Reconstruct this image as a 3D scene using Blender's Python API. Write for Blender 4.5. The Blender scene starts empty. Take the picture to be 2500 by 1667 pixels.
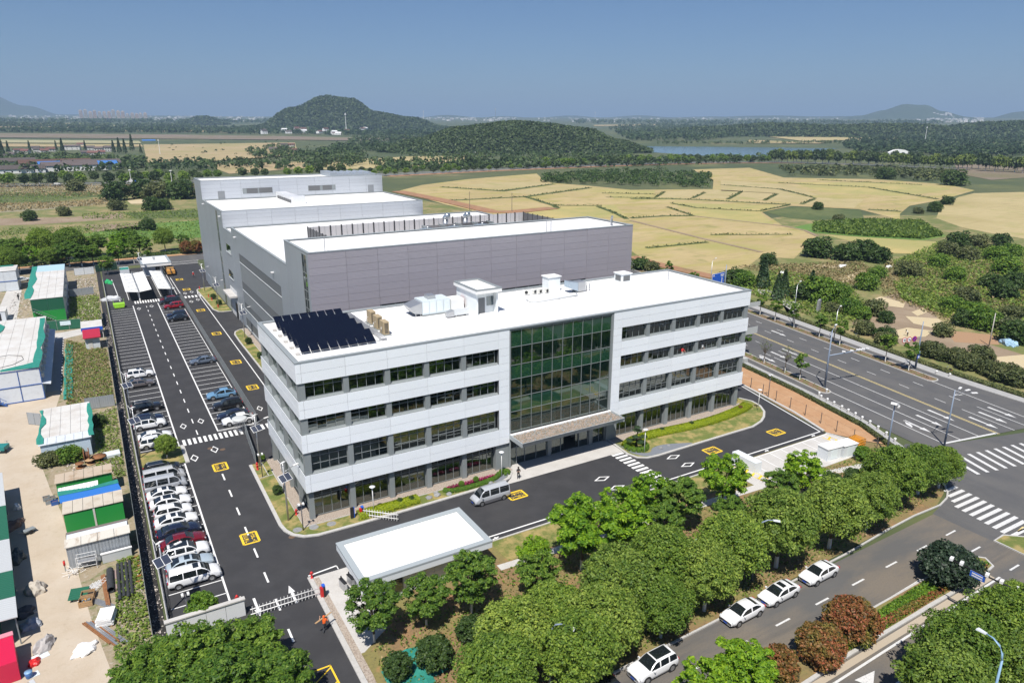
import bpy, bmesh, math, random
from mathutils import Vector, Matrix

# ------------------------------------------------------------------ camera
RAD = math.radians
SC = bpy.context.scene
FPX, CAM = 1739.946, Vector((-17.150,-76.185,45.362))
YAW, PIT, ROL = 0.53321,0.29792,0.00216
FW = Vector((math.sin(YAW) * math.cos(PIT), math.cos(YAW) * math.cos(PIT),-math.sin(PIT)))
_r = Vector((math.cos(YAW),-math.sin(YAW),0)); _u = _r.cross(FW)
RT = _r * math.cos(ROL) + _u * math.sin(ROL); UP = -_r * math.sin(ROL) + _u * math.cos(ROL)
cam_data = bpy.data.cameras.new("camera")
cam_data.sensor_width = 36.0; cam_data.lens = FPX / 2500.0 * 36.0
cam_data.clip_start = 0.5; cam_data.clip_end = 90000.0
cam = bpy.data.objects.new("camera", cam_data); SC.collection.objects.link(cam)
m3 = Matrix((RT, UP, -FW)).transposed()
cam.matrix_world = Matrix.Translation(CAM) @ m3.to_4x4()
SC.camera = cam

# ------------------------------------------------------------------ light
SUN_EL, SUN_AZ = RAD(59.0), math.atan2(-0.655,-0.755)      # sun stands towards (-x, -y); shadows fall to (+x, +y)
SUN_DIR = Vector((-0.655 * math.cos(SUN_EL),-0.755 * math.cos(SUN_EL), math.sin(SUN_EL))).normalized()
world = bpy.data.worlds.new("World"); SC.world = world; world.use_nodes = True
wn = world.node_tree.nodes; wl = world.node_tree.links
for n in list(wn): wn.remove(n)
sky = wn.new("ShaderNodeTexSky"); sky.sky_type = 'NISHITA'; sky.sun_disc = False
sky.sun_elevation = SUN_EL; sky.sun_rotation = math.atan2(SUN_DIR.x, SUN_DIR.y)
sky.altitude = 0; sky.air_density = 1.0; sky.dust_density = 0.4; sky.ozone_density = 1.6
bg = wn.new("ShaderNodeBackground"); bg.inputs["Strength"].default_value = 0.054
wo = wn.new("ShaderNodeOutputWorld")
tint = wn.new("ShaderNodeMix"); tint.data_type = 'RGBA'; tint.blend_type = 'MULTIPLY'; tint.inputs[0].default_value = 1.0; tint.inputs[7].default_value = (0.60,0.80,1.12,1)   # hazy blue air all round
wl.new(sky.outputs[0], tint.inputs[6]); wl.new(tint.outputs[2], bg.inputs[0]); wl.new(bg.outputs[0], wo.inputs[0])
sun_data = bpy.data.lights.new("sun", 'SUN'); sun_data.energy = 5.0; sun_data.angle = RAD(0.53); sun_data.color = (1.0,0.95,0.88)
sun = bpy.data.objects.new("sun", sun_data); SC.collection.objects.link(sun)
sun.rotation_euler = SUN_DIR.to_track_quat('Z', 'Y').to_euler(); sun.location = (0,-60,120)
SC.view_settings.view_transform = 'Standard'; SC.view_settings.look = 'None'
SC.view_settings.exposure = 0.38; SC.view_settings.gamma = 1.0; SC.view_settings.use_curve_mapping = False
SC.render.engine = 'CYCLES'
cy = SC.cycles
cy.use_denoising = True
try: cy.denoiser = 'OPENIMAGEDENOISE'
except Exception: pass
cy.max_bounces = 6; cy.diffuse_bounces = 3; cy.glossy_bounces = 3; cy.transmission_bounces = 4
cy.transparent_max_bounces = 8; cy.volume_bounces = 0; cy.caustics_reflective = False; cy.caustics_refractive = False
cy.use_adaptive_sampling = True; cy.adaptive_threshold = 0.02; cy.sample_clamp_indirect = 4.0

# ------------------------------------------------------------------ helpers
C = SC.collection
rnd = random.Random(7)
MAPS = {'K1': (0,600,640/2334), 'K2': (0,950,420/1780), 'K3': (0,1250,640/2352), 'K4': (280,880,480/1792), 'K5': (420,1250,580/2181),
        'K6': (620,700,640/1673), 'K7': (1200,650,660/1882), 'K8': (450,400,650/2352), 'L1': (1700,650,800/2352), 'L2': (1000,1050,700/2352),
        'L3': (1000,1250,700/2352), 'L4': (1700,1000,800/1881), 'L5': (0,220,900/2352), 'L6': (850,220,850/2352), 'L7': (1600,220,900/2352),
        'L8': (650,620,850/2352), 'N1': (1900,840,300/2352), 'N2': (380,1400,300/2352), 'N3': (1120,680,300/2352), 'N4': (660,1150,240/2352),
        'N5': (1220,1050,340/2352), 'N6': (250,620,270/2352), 'O1': (460,580,340/1904), 'P1': (0,420,500/2352), 'P2': (1540,420,480/2352),
        'P3': (1980,420,520/1699), 'P4': (940,380,620/2352), 'P5': (0,640,280/1220), 'P6': (0,330,450/2352), 'P7': (2000,1280,500/2026),
        'P8': (780,1330,420/1954), 'S': (0,0,1.0)}

def G(m, x, y, z=0.0):
    """point where the sight line of a photograph pixel meets the level z"""
    a, b, s = MAPS[m]; px, py = a + x * s, b + y * s
    d = FW * FPX + RT * (px - 1250.0) - UP * (py - 833.5)
    return CAM + d * ((z - CAM.z) / d.z)

def lin(c):
    return tuple(((v / 255.0) / 12.92 if v / 255.0 <= 0.04045 else ((v / 255.0 + 0.055) / 1.055) ** 2.4) for v in c)

MATS = {}
def mat(name, col, rough=0.6, metal=0.0, spec=0.5, var=(), bump=None, objvar=0.0, island=0.0, translucent=0.0, coat=0.0, ior=None, sheen=0):
    """procedural principled material; var = ((scale, colour, low, high[, stretch]),...) noise overlays in world metres"""
    if name in MATS: return MATS[name]
    m = bpy.data.materials.new(name); m.use_nodes = True; MATS[name] = m
    nt = m.node_tree; N = nt.nodes; L = nt.links
    b = N["Principled BSDF"]
    b.inputs["Base Color"].default_value = (*col, 1); b.inputs["Roughness"].default_value = rough
    b.inputs["Metallic"].default_value = metal; b.inputs["Specular IOR Level"].default_value = spec
    if coat: b.inputs["Coat Weight"].default_value = coat; b.inputs["Coat Roughness"].default_value = 0.04
    cur = None
    def rgb(c):
        n = N.new("ShaderNodeRGB"); n.outputs[0].default_value = (*c, 1); return n.outputs[0]
    geo = None
    if var or bump or island:
        geo = N.new("ShaderNodeNewGeometry")
    for i, v in enumerate(var):
        sc, c2, lo, hi = v[:4]
        src = geo.outputs["Position"]
        if len(v) > 4:
            mp = N.new("ShaderNodeMapping"); L.new(src, mp.inputs[0]); mp.inputs["Scale"].default_value = v[4]
            if len(v) > 5: mp.inputs["Rotation"].default_value = (0,0, v[5])
            src = mp.outputs[0]
        nz = N.new("ShaderNodeTexNoise"); nz.inputs["Scale"].default_value = sc; nz.inputs["Detail"].default_value = 5; nz.inputs["Roughness"].default_value = 0.62
        L.new(src, nz.inputs["Vector"])
        mr = N.new("ShaderNodeMapRange"); L.new(nz.outputs["Fac"], mr.inputs[0])
        mr.inputs[1].default_value = lo; mr.inputs[2].default_value = hi
        mx = N.new("ShaderNodeMix"); mx.data_type = 'RGBA'
        L.new(mr.outputs[0], mx.inputs[0])
        if cur is None: mx.inputs[6].default_value = (*col, 1)
        else: L.new(cur, mx.inputs[6])
        mx.inputs[7].default_value = (*c2,1)
        cur = mx.outputs[2]
    def scale_by(sock, amount, cur):
        mr = N.new("ShaderNodeMapRange"); L.new(sock, mr.inputs[0]); mr.inputs[3].default_value = 1 - amount; mr.inputs[4].default_value = 1 + amount
        hs = N.new("ShaderNodeHueSaturation"); L.new(mr.outputs[0], hs.inputs["Value"])
        hm = N.new("ShaderNodeMapRange"); L.new(sock, hm.inputs[0]); hm.inputs[3].default_value = 0.5 + amount * 0.04; hm.inputs[4].default_value = 0.5 - amount * 0.06
        L.new(hm.outputs[0], hs.inputs["Hue"])
        if cur is None: hs.inputs["Color"].default_value = (*col, 1)
        else: L.new(cur, hs.inputs["Color"])
        return hs.outputs[0]
    if objvar:
        oi = N.new("ShaderNodeObjectInfo"); cur = scale_by(oi.outputs["Random"], objvar, cur)
    if island:
        cur = scale_by(geo.outputs["Random Per Island"], island, cur)
    if cur is not None: L.new(cur, b.inputs["Base Color"])
    if bump:
        nz = N.new("ShaderNodeTexNoise"); nz.inputs["Scale"].default_value = bump[0]; nz.inputs["Detail"].default_value = 4
        src = geo.outputs["Position"]
        if len(bump) > 2:
            mp = N.new("ShaderNodeMapping"); L.new(src, mp.inputs[0]); mp.inputs["Scale"].default_value = bump[2]; src = mp.outputs[0]
        L.new(src, nz.inputs["Vector"])
        bp = N.new("ShaderNodeBump"); bp.inputs["Strength"].default_value = bump[1]; bp.inputs["Distance"].default_value = 0.05
        L.new(nz.outputs["Fac"], bp.inputs["Height"]); L.new(bp.outputs[0], b.inputs["Normal"])
    if translucent:
        out = N["Material Output"]
        tr = N.new("ShaderNodeBsdfTranslucent"); mxs = N.new("ShaderNodeMixShader"); mxs.inputs[0].default_value = translucent
        if cur is not None: L.new(cur, tr.inputs[0])
        else: tr.inputs[0].default_value = (*col, 1)
        L.new(b.outputs[0], mxs.inputs[1]); L.new(tr.outputs[0], mxs.inputs[2]); L.new(mxs.outputs[0], out.inputs[0])
    return m

def glass_mat(name, tint, clear, rough=0.02, base_refl=0.10):
    """reflective tinted glazing: fresnel mirror over tinted see-through"""
    if name in MATS: return MATS[name]
    m = bpy.data.materials.new(name); m.use_nodes = True; MATS[name] = m
    N = m.node_tree.nodes; L = m.node_tree.links
    for n in list(N): N.remove(n)
    out = N.new("ShaderNodeOutputMaterial"); gl = N.new("ShaderNodeBsdfGlossy"); gl.inputs["Roughness"].default_value = rough
    gl.inputs["Color"].default_value = (0.86,0.95,0.92,1)
    tr = N.new("ShaderNodeBsdfTransparent"); tr.inputs[0].default_value = (*[t * 1.0 for t in clear],1)
    df = N.new("ShaderNodeBsdfDiffuse"); df.inputs[0].default_value = (*tint, 1)
    m1 = N.new("ShaderNodeMixShader"); m1.inputs[0].default_value = 0.5
    L.new(df.outputs[0], m1.inputs[1]); L.new(tr.outputs[0], m1.inputs[2])
    fr = N.new("ShaderNodeFresnel"); fr.inputs[0].default_value = 1.5
    ma = N.new("ShaderNodeMath"); ma.operation = 'MULTIPLY_ADD'; ma.inputs[1].default_value = 0.9; ma.inputs[2].default_value = base_refl
    L.new(fr.outputs[0], ma.inputs[0])
    m2 = N.new("ShaderNodeMixShader"); L.new(ma.outputs[0], m2.inputs[0]); L.new(m1.outputs[0], m2.inputs[1]); L.new(gl.outputs[0], m2.inputs[2])
    L.new(m2.outputs[0], out.inputs[0])
    return m

def thing(name, label, cat, loc=(0,0,0), rz=0.0, group=None):
    o = bpy.data.objects.new(name, None); C.objects.link(o)
    o.location = loc; o.rotation_euler = (0,0, rz); o.empty_display_size = 0.5
    o["label"] = label; o["category"] = cat
    if group: o["group"] = group
    return o

def tag(o, label, cat, group=None):
    o["label"] = label; o["category"] = cat
    if group: o["group"] = group
    return o

def dup(root, loc, rz=0.0, label=None, group=None, scale=None):
    r = root.copy(); C.objects.link(r); r.location = loc; r.rotation_euler = (0,0, rz)
    if scale is not None: r.scale = scale if hasattr(scale, '__len__') else (scale,) * 3
    if label: r["label"] = label
    if group: r["group"] = group
    for ch in list(root.children):
        c = ch.copy(); C.objects.link(c); c.parent = r
        for g in list(ch.children):
            d = g.copy(); C.objects.link(d); d.parent = c
    return r

class MB:
    """collects faces; build() links them as one mesh object"""
    def __init__(s): s.v = []; s.f = []; s.mi = []; s.m = 0
    def quad(s, a, b, c, d):
        n = len(s.v); s.v += [tuple(a), tuple(b), tuple(c), tuple(d)]; s.f.append((n, n+1, n+2, n+3)); s.mi.append(s.m); return s
    def tri(s, a, b, c):
        n = len(s.v); s.v += [tuple(a), tuple(b), tuple(c)]; s.f.append((n, n+1, n+2)); s.mi.append(s.m); return s
    def poly(s, pts):
        n = len(s.v); s.v += [tuple(p) for p in pts]; s.f.append(tuple(range(n, n+len(pts)))); s.mi.append(s.m); return s
    def hexa(s, p):
        """8 points: bottom 4 (ccw), top 4"""
        n = len(s.v); s.v += [tuple(q) for q in p]
        for f in ((3,2,1,0),(4,5,6,7),(0,1,5,4),(1,2,6,5),(2,3,7,6),(3,0,4,7)):
            s.f.append(tuple(n+i for i in f)); s.mi.append(s.m)
        return s
    def box(s, x0, y0, z0, x1, y1, z1):
        return s.hexa([(x0, y0, z0),(x1, y0, z0),(x1, y1, z0),(x0, y1, z0),(x0, y0, z1),(x1, y0, z1),(x1, y1, z1),(x0, y1, z1)])
    def obox(s, c, size, rz=0.0, tilt=0.0):
        R = Matrix.Rotation(rz, 3, 'Z') @ Matrix.Rotation(tilt, 3, 'Y')
        hx, hy, hz = size[0]/2, size[1]/2, size[2]/2; c = Vector(c)
        return s.hexa([c + R @ Vector(q) for q in ((-hx, -hy, -hz),(hx, -hy, -hz),(hx, hy, -hz),(-hx, hy, -hz),(-hx, -hy, hz),(hx, -hy, hz),(hx, hy, hz),(-hx, hy, hz))])
    def prism(s, pts, z0, z1):
        n = len(s.v); k = len(pts)
        s.v += [(p[0], p[1], z0) for p in pts] + [(p[0], p[1], z1) for p in pts]
        s.f.append(tuple(range(n+k-1, n-1,-1))); s.f.append(tuple(range(n+k, n+2*k))); s.mi += [s.m, s.m]
        for i in range(k):
            j = (i+1) % k; s.f.append((n+i, n+j, n+k+j, n+k+i)); s.mi.append(s.m)
        return s
    def tube(s, pts, r, n=6, cap=True):
        pts = [Vector(p) for p in pts]; rs = r if hasattr(r, '__len__') else [r]*len(pts)
        base = len(s.v)
        for i, p in enumerate(pts):
            t = (pts[min(i+1, len(pts)-1)] - pts[max(i-1,0)])
            if t.length < 1e-9: t = Vector((0,0,1))
            t.normalize()
            a = t.cross(Vector((0,0,1)) if abs(t.z) < 0.9 else Vector((1,0,0))); a.normalize(); b2 = t.cross(a)
            for k in range(n):
                an = 2*math.pi*k/n; s.v.append(tuple(p + (a*math.cos(an) + b2*math.sin(an))*rs[i]))
        for i in range(len(pts)-1):
            for k in range(n):
                k2 = (k+1) % n
                s.f.append((base+i*n+k, base+(i+1)*n+k, base+(i+1)*n+k2, base+i*n+k2)); s.mi.append(s.m)
        if cap:
            s.f.append(tuple(base+k for k in range(n))); s.mi.append(s.m)
            s.f.append(tuple(base+(len(pts)-1)*n+k for k in range(n-1,-1,-1))); s.mi.append(s.m)
        return s
    def cyl(s, c, r, h, n=12, r2=None):
        return s.tube([c, (c[0], c[1], c[2]+h)],[r, r if r2 is None else r2], n)
    def lathe(s, c, prof, n=12):
        base = len(s.v)
        for (r, z) in prof:
            for k in range(n):
                an = 2*math.pi*k/n; s.v.append((c[0]+r*math.cos(an), c[1]+r*math.sin(an), c[2]+z))
        for i in range(len(prof)-1):
            for k in range(n):
                k2 = (k+1) % n; s.f.append((base+i*n+k, base+i*n+k2, base+(i+1)*n+k2, base+(i+1)*n+k)); s.mi.append(s.m)
        s.f.append(tuple(base+(len(prof)-1)*n+k for k in range(n))); s.mi.append(s.m)
        return s
    def strip(s, pts, w, z0, z1, closed=False):
        """a bar of width w following a polyline (kerbs, walls)"""
        P = [Vector((p[0], p[1])) for p in pts]; n = len(P); Lp = []; Rp = []
        for i in range(n):
            if closed: a, b = P[i-1], P[(i+1) % n]
            else: a, b = P[max(i-1,0)], P[min(i+1, n-1)]
            d = (b-a); d.normalize(); q = Vector((-d.y, d.x))
            e = P[i] - P[i-1] if i or closed else d
            cosv = max(0.5, abs(q.dot(Vector((-e.y, e.x)).normalized()))) if e.length > 1e-6 else 1
            Lp.append(P[i] + q*w/2/cosv); Rp.append(P[i] - q*w/2/cosv)
        for i in range(n if closed else n-1):
            j = (i+1) % n
            s.hexa([(*Rp[i], z0),(*Rp[j], z0),(*Lp[j], z0),(*Lp[i], z0),(*Rp[i], z1),(*Rp[j], z1),(*Lp[j], z1),(*Lp[i], z1)])
        return s
    def mesh(s, name, mats, smooth=False, origin=None):
        me = bpy.data.meshes.new(name)
        if origin is not None:
            ox, oy, oz = origin; vs = [(x-ox, y-oy, z-oz) for x, y, z in s.v]
        else: vs = s.v
        me.from_pydata(vs, [], s.f)
        for m in (mats if isinstance(mats, (list, tuple)) else [mats]): me.materials.append(m)
        if any(s.mi): me.polygons.foreach_set("material_index", s.mi)
        if smooth: me.polygons.foreach_set("use_smooth", [True]*len(s.f))
        me.update(); return me
    def build(s, name, mats, parent=None, smooth=False, local=False, kind=None):
        """world coordinates unless local; the origin is put at the middle of the mesh"""
        xs = [v[0] for v in s.v]; ys = [v[1] for v in s.v]; zs = [v[2] for v in s.v]
        o0 = Vector(((min(xs)+max(xs))/2,(min(ys)+max(ys))/2, min(zs)))
        o = bpy.data.objects.new(name, s.mesh(name, mats, smooth, o0)); C.objects.link(o)
        if parent is not None:
            o.parent = parent
            base = Vector((0,0,0)) if local else wloc(parent)
            o.location = o0 - base
        else: o.location = o0
        if kind: o["kind"] = kind
        return o

def _sh(meth):
    """one-shape part: f(parent, name, material, flags, *shape); flags 1 = local coordinates, 2 = smooth"""
    def f(t, name, m, fl, *a):
        b = MB(); getattr(b, meth)(*a); return b.build(name, m, t, bool(fl & 2), bool(fl & 1))
    return f
bx, tb, hx, ob, lt, cl, sr = (_sh(k) for k in ('box', 'tube', 'hexa', 'obox', 'lathe', 'cyl', 'strip'))

def wloc(o):
    p = Vector(o.location)
    while o.parent is not None:
        o = o.parent; p = p + Vector(o.location)
    return p

BOXES = {}
def piece(name, x0, y0, z0, x1, y1, z1, m, parent):
    """one box-shaped piece; alike pieces share their mesh"""
    key = (name, round(x1-x0,2), round(y1-y0,2), round(z1-z0,2), m.name)
    if key not in BOXES:
        b = MB(); hx, hy, h = (x1-x0)/2,(y1-y0)/2, z1-z0
        b.box(-hx, -hy, 0, hx, hy, h); BOXES[key] = b.mesh(name, m)
    o = bpy.data.objects.new(name, BOXES[key]); C.objects.link(o)
    o.parent = parent; o.location = Vector(((x0+x1)/2,(y0+y1)/2, z0)) - (wloc(parent) if parent else Vector())
    return o

def struct(name, mb, m, smooth=False):
    o = mb.build(name, m, None, smooth); o["kind"] = "structure"; return o

def patch(name, pts, z, m):
    b = MB(); P = [(p[0], p[1], z) for p in pts]
    ar = sum(P[i][0]*P[(i+1) % len(P)][1] - P[(i+1) % len(P)][0]*P[i][1] for i in range(len(P)))
    b.poly(P if ar > 0 else P[::-1]); return struct(name, b, m)

def rect(x0, y0, x1, y1): return [(x0, y0),(x1, y0),(x1, y1),(x0, y1)]
def arc(cx, cy, r, a0, a1, n=8): return [(cx + r*math.cos(RAD(a0+(a1-a0)*i/n)), cy + r*math.sin(RAD(a0+(a1-a0)*i/n))) for i in range(n+1)]
def spline(pts, n=6):
    P = [Vector((p[0], p[1])) for p in pts]; out = []
    for i in range(len(P)-1):
        p0, p1, p2, p3 = P[max(i-1,0)], P[i], P[i+1], P[min(i+2, len(P)-1)]
        for k in range(n):
            t = k/n; out.append(0.5*((2*p1) + (p2-p0)*t + (2*p0-5*p1+4*p2-p3)*t*t + (3*p1-p0-3*p2+p3)*t*t*t))
    out.append(P[-1]); return [(q.x, q.y) for q in out]

# ------------------------------------------------------------------ materials
ASPH = mat('new_asphalt', (0.032,0.032,0.035),0.85, var=((0.35,(0.046,0.046,0.049),.42,.72),(0.06,(0.055,0.053,0.052),.55,.8),(9,(0.022,0.022,0.024),.5,.9),(2.2,(0.075,0.073,0.07),.66,.86)), bump=(30,.25))
ASPH_OLD = mat('worn_asphalt', (0.088,0.088,0.09),0.85, var=((0.3,(0.11,0.108,0.105),.4,.7),(5,(0.07,0.07,0.072),.5,.9),(.25,(0.125,0.12,0.114),.5,.8,(1,.08,1), RAD(-10))), bump=(25,.2))
ASPH_DUST = mat('dusty_asphalt', (0.10,0.098,0.095),0.88, var=((0.25,(0.165,0.14,0.11),.38,.62,(0.35,1,1)),(6,(0.08,0.08,0.08),.5,.9),(.5,(0.07,0.07,0.07),.55,.8,(.05,1,1))), bump=(25,.2))
KERB = mat('kerb_stone', (0.46,0.45,0.43),0.8, var=((3,(0.36,0.35,0.33),.45,.8),))
CONC = mat('pale_concrete', (0.50,0.485,0.46),0.85, var=((0.5,(0.42,0.40,0.375),.4,.75),(6,(0.55,0.54,0.52),.5,.85)))
SITECONC = mat('dusty_site_concrete', (0.43,0.355,0.265),0.9, var=((0.25,(0.49,0.425,0.34),.35,.7),(1.6,(0.38,0.31,0.225),.55,.8),(7,(0.5,0.42,0.33),.5,.8)))
PAVE = mat('grey_paving', (0.36,0.36,0.355),0.85, var=((1.2,(0.30,0.30,0.295),.4,.8),))
PAINT = mat('white_road_paint', (0.74,0.74,0.73),0.6, var=((7,(0.5,0.5,0.5),.62,.85),))
PAINT_OLD = mat('worn_road_paint', (0.60,0.60,0.59),0.7, var=((6,(0.3,0.3,0.3),.52,.8),))
YPAINT = mat('yellow_road_paint', (0.80,0.53,0.03),0.6, var=((6,(0.5,0.29,0.03),.6,.9),))
YPALE = mat('pale_yellow_paint', (0.62,0.50,0.22),0.7, var=((5,(0.35,0.30,0.2),.55,.85),))
LAWN = mat('patchy_turf', (0.115,0.15,0.030),0.95, var=((0.55,(0.33,0.26,0.10),.44,.60),(1.6,(0.09,0.14,0.022),.55,.75),(14,(0.25,0.22,0.07),.5,.85)), bump=(40,.6))
DIRT = mat('orange_soil', (0.40,0.225,0.115),0.95, var=((0.5,(0.46,0.29,0.165),.4,.7),(5,(0.30,0.165,0.085),.5,.85)), bump=(9,.5))
GRAVEL = mat('mixed_gravel', (0.40,0.34,0.28),0.9, var=((7,(0.24,0.19,0.155),.45,.62),(11,(0.55,0.5,0.44),.55,.75),(3,(0.32,0.22,0.15),.58,.8)), bump=(14,1.0))
ROOFW = mat('white_roof_membrane', (0.80,0.80,0.79),0.55, var=((0.12,(0.74,0.73,0.71),.5,.8),(0.9,(0.66,0.63,0.58),.68,.9)))
WPANEL = mat('white_composite_panel', (0.82,0.86,0.90),0.32, spec=0.5, objvar=0.025)
GREYM = mat('grey_metal_trim', (0.235,0.26,0.265),0.45, spec=0.5)
GREYD = mat('dark_joint', (0.13,0.14,0.145),0.7)
FRAME = mat('window_frame_grey', (0.24,0.265,0.27),0.4, metal=0.2)
GL_WIN = glass_mat('tinted_window_glass', (0.004,0.008,0.007),(0.36,0.46,0.42), base_refl=0.13)
GL_CW = glass_mat('green_curtain_glass', (0.006,0.024,0.016),(0.30,0.50,0.40), base_refl=0.15)
GL_SP = glass_mat('green_spandrel_glass', (0.030,0.115,0.062),(0.0,0.0,0.0), base_refl=0.10)
GL_CLEAR = glass_mat('clear_shop_glass', (0.02,0.03,0.03),(0.62,0.72,0.70), base_refl=0.1)
DARKIN = mat('dim_interior', (0.10,0.10,0.10),0.8)
INCOL = mat('interior_white', (0.55,0.56,0.55),0.7)
STEEL = mat('galvanised_steel', (0.50,0.51,0.52),0.38, metal=0.7)
POLE = mat('grey_pole_paint', (0.34,0.35,0.37),0.45)
BLUEPOLE = mat('blue_grey_pole_paint', (0.20,0.25,0.33),0.45)
WHITE = mat('white_paint', (0.78,0.78,0.77),0.5)
DARK = mat('black_plastic', (0.02,0.02,0.022),0.5)
RED = mat('red_enamel', (0.55,0.02,0.02),0.4)
BLUE = mat('blue_enamel', (0.02,0.11,0.55),0.45)
# ------------------------------------------------------------------ ground, roads, markings
TERR = mat('mixed_farmland', (0.17,0.155,0.06),0.95, var=((0.004,(0.085,0.115,0.035),.42,.58),(0.012,(0.33,0.26,0.12),.52,.68),(0.03,(0.06,0.09,0.03),.6,.75),(0.6,(0.22,0.2,0.08),.5,.85)), bump=(1.5,.5))
WEEDS = mat('weedy_ground', (0.14,0.16,0.045),0.95, var=((0.08,(0.30,0.235,0.115),.42,.62),(0.35,(0.085,0.13,0.03),.5,.7),(2.5,(0.24,0.21,0.09),.55,.8)), bump=(3,.8))
SITEDIRT = mat('site_rubble_soil', (0.30,0.245,0.165),0.95, var=((0.6,(0.13,0.15,0.05),.5,.65),(2.2,(0.42,0.38,0.32),.55,.75),(6,(0.17,0.13,0.085),.55,.8)), bump=(4,.9))
DITCH = mat('wet_black_soil', (0.028,0.026,0.024),0.6, var=((1.5,(0.07,0.06,0.05),.5,.75),(5,(0.2,0.19,0.17),.68,.85)), bump=(5,1.0))
ground = MB(); ground.quad((-32000,-32000,-0.06),(32000,-32000,-0.06),(32000,32000,-0.06),(-32000,32000,-0.06))
struct('ground', ground, TERR)
MD, MN, M0 = Vector((0.1823,0.9832)), Vector((0.9832,-0.1823)), Vector((97.94,-27.69))
def MR(m, n): q = M0 + MD*m + MN*n; return (q.x, q.y)

patch('weedy_verge', rect(-150,201,160,530),-0.03, WEEDS)
patch('site_ground', rect(-90,-60,-17.7,190),-0.03, SITEDIRT)
patch('site_path', [(-90,-60),(-19.0,-60),(-21.2,-15.4),(-22.6,-6.4),(-23.7,3.1),(-25.3,17.7),(-26.6,25),(-28.2,36),(-26,63),(-25.8,66),(-45,66),(-90,66)],-0.022, SITECONC)
patch('alley_path', rect(-30.5,66,-25.85,108),-0.022, PAVE)
patch('shed_path', [(-36.5,108),(-25.9,108),(-22,109.5),(-22,104),(-25.8,102),(-36.5,102)],-0.018, CONC)
patch('far_path', [(-40.5,116),(-35.5,118),(-36.5,165),(-40,165)],-0.018, CONC)
patch('asphalt_yard', [(-16.2,-14.0),(75.3,-14.2),(80.3,7.2),(88,60),(88,150),(12,160),(12,182),(-16.2,182)],0.0, ASPH)
patch('gate_road', rect(-9.8,-37.5,-2.95,-14.0),0.0, ASPH)
patch('rear_gate_road', rect(2.5,182,12.5,188),0.0, ASPH)
patch('rear_street', rect(-160,187.5,150,199.5),0.0, ASPH_OLD)
patch('rear_footway', rect(-160,199.8,150,203),0.02, DIRT)
# front street and crossroads
patch('front_street', [(-120,-50.6),(66,-50.6),(66,-36.2),(28.8,-36.95),(-120,-38.2)],0.0, ASPH_DUST)
patch('crossroads', [(66,-90),(120,-90), MR(-2,30), MR(-2,18.4), MR(0,-11.4), MR(2,-16.5),(80.5,-23.2),(76.5,-30.5),(74.2,-33),(72.5,-34.2),(68.7,-35.5),(66,-36.1)],0.0, ASPH_OLD)
patch('main_road', [MR(0,-15), MR(0,18.5), MR(160,15), MR(285,15), MR(285,-15), MR(160,-15)],0.004, ASPH_OLD)
patch('planting_strip', [(-2.3,-37.6),(28.8,-36.7),(57.9,-35.4),(68.5,-35.2),(72.3,-33.9),(74,-32.8),(76,-30.4),(80.2,-23.2),(77.5,-19),(75.4,-14.35),(-2.3,-14.35)],0.03,
      mat('bare_planting_soil', (0.22,0.14,0.07),0.95, var=((0.22,(0.20,0.175,0.06),.42,.58),(0.5,(0.36,0.19,0.085),.55,.72),(3,(0.10,0.085,0.04),.52,.8)), bump=(5,.8)))
patch('roadside_verge', [(80.6,-23.0),(84.3,-15.6),(86.9,-4.5), MR(25,-14.8), MR(49,-14.9), MR(180,-15),(94,150),(90.5,60),(80.5,7.2),(75.6,-14.2),(77.8,-19)],0.028, DIRT)
patch('field_verge', [MR(0,18.9), MR(60,16.9), MR(180,16.9),(300,170),(420,90),(330,-60),(150,-60)],-0.02, WEEDS)
patch('south_verge', [(-120,-110),(66,-110),(66,-50.8),(-120,-50.8)],0.02, WEEDS)
# left pavement of the main road and right pavement
patch('pavement_left', [MR(24.5,-14.85), MR(49,-14.9), MR(180,-14.9), MR(180,-16.7), MR(49,-16.7), MR(24.5,-16.2),(84.4,-8.5),(82.8,-15.6),(79.4,-22.9),(80.6,-23.3),(84.1,-15.7),(86.2,-8.5)],0.13, PAVE)
patch('pavement_right', [MR(-2,17.6), MR(10,16), MR(23,14.6), MR(180,14.6), MR(180,16.8), MR(23,16.8), MR(10,17.9), MR(-2,19)],0.13, PAVE)
kb = MB()
kb.strip([MR(180,-14.8), MR(49,-14.8), MR(24.5,-14.7),(86.5,-8.5),(84.2,-15.7),(80.7,-23.2)],0.18,0,0.14)
kb.strip([MR(180,14.5), MR(23,14.5), MR(10,15.9), MR(-2,17.5)],0.18,0,0.14)
kb.strip([(-2.5,-37.9),(28.8,-36.9),(49.2,-36.2),(57.9,-35.55),(63.5,-35.3),(68.7,-35.45),(71.2,-34.9),(72.6,-34.2),(74.2,-33),(76.3,-30.5),(80.6,-23.2)],0.2,0,0.14)
for n0, n1, m0, m1 in ((-12.9,-10.9,22.3,190),(10.1,12.5,20.5,190)):
    pl = [MR(m1, n0), MR(m0+1, n0), *[MR(m0+1-math.sin(RAD(a))*1.0,(n0+n1)/2 - (n1-n0)/2*math.cos(RAD(a))) for a in range(15,180,15)], MR(m0+1, n1), MR(m1, n1)]
    kb.strip(pl, 0.22,0,0.15)
    patch('median_bed', pl, 0.10, mat('median_soil', (0.19,0.12,0.075),0.95, var=((0.7,(0.11,0.12,0.03),.45,.62),(3,(0.26,0.17,0.12),.5,.8)), bump=(6,.8)))
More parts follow.
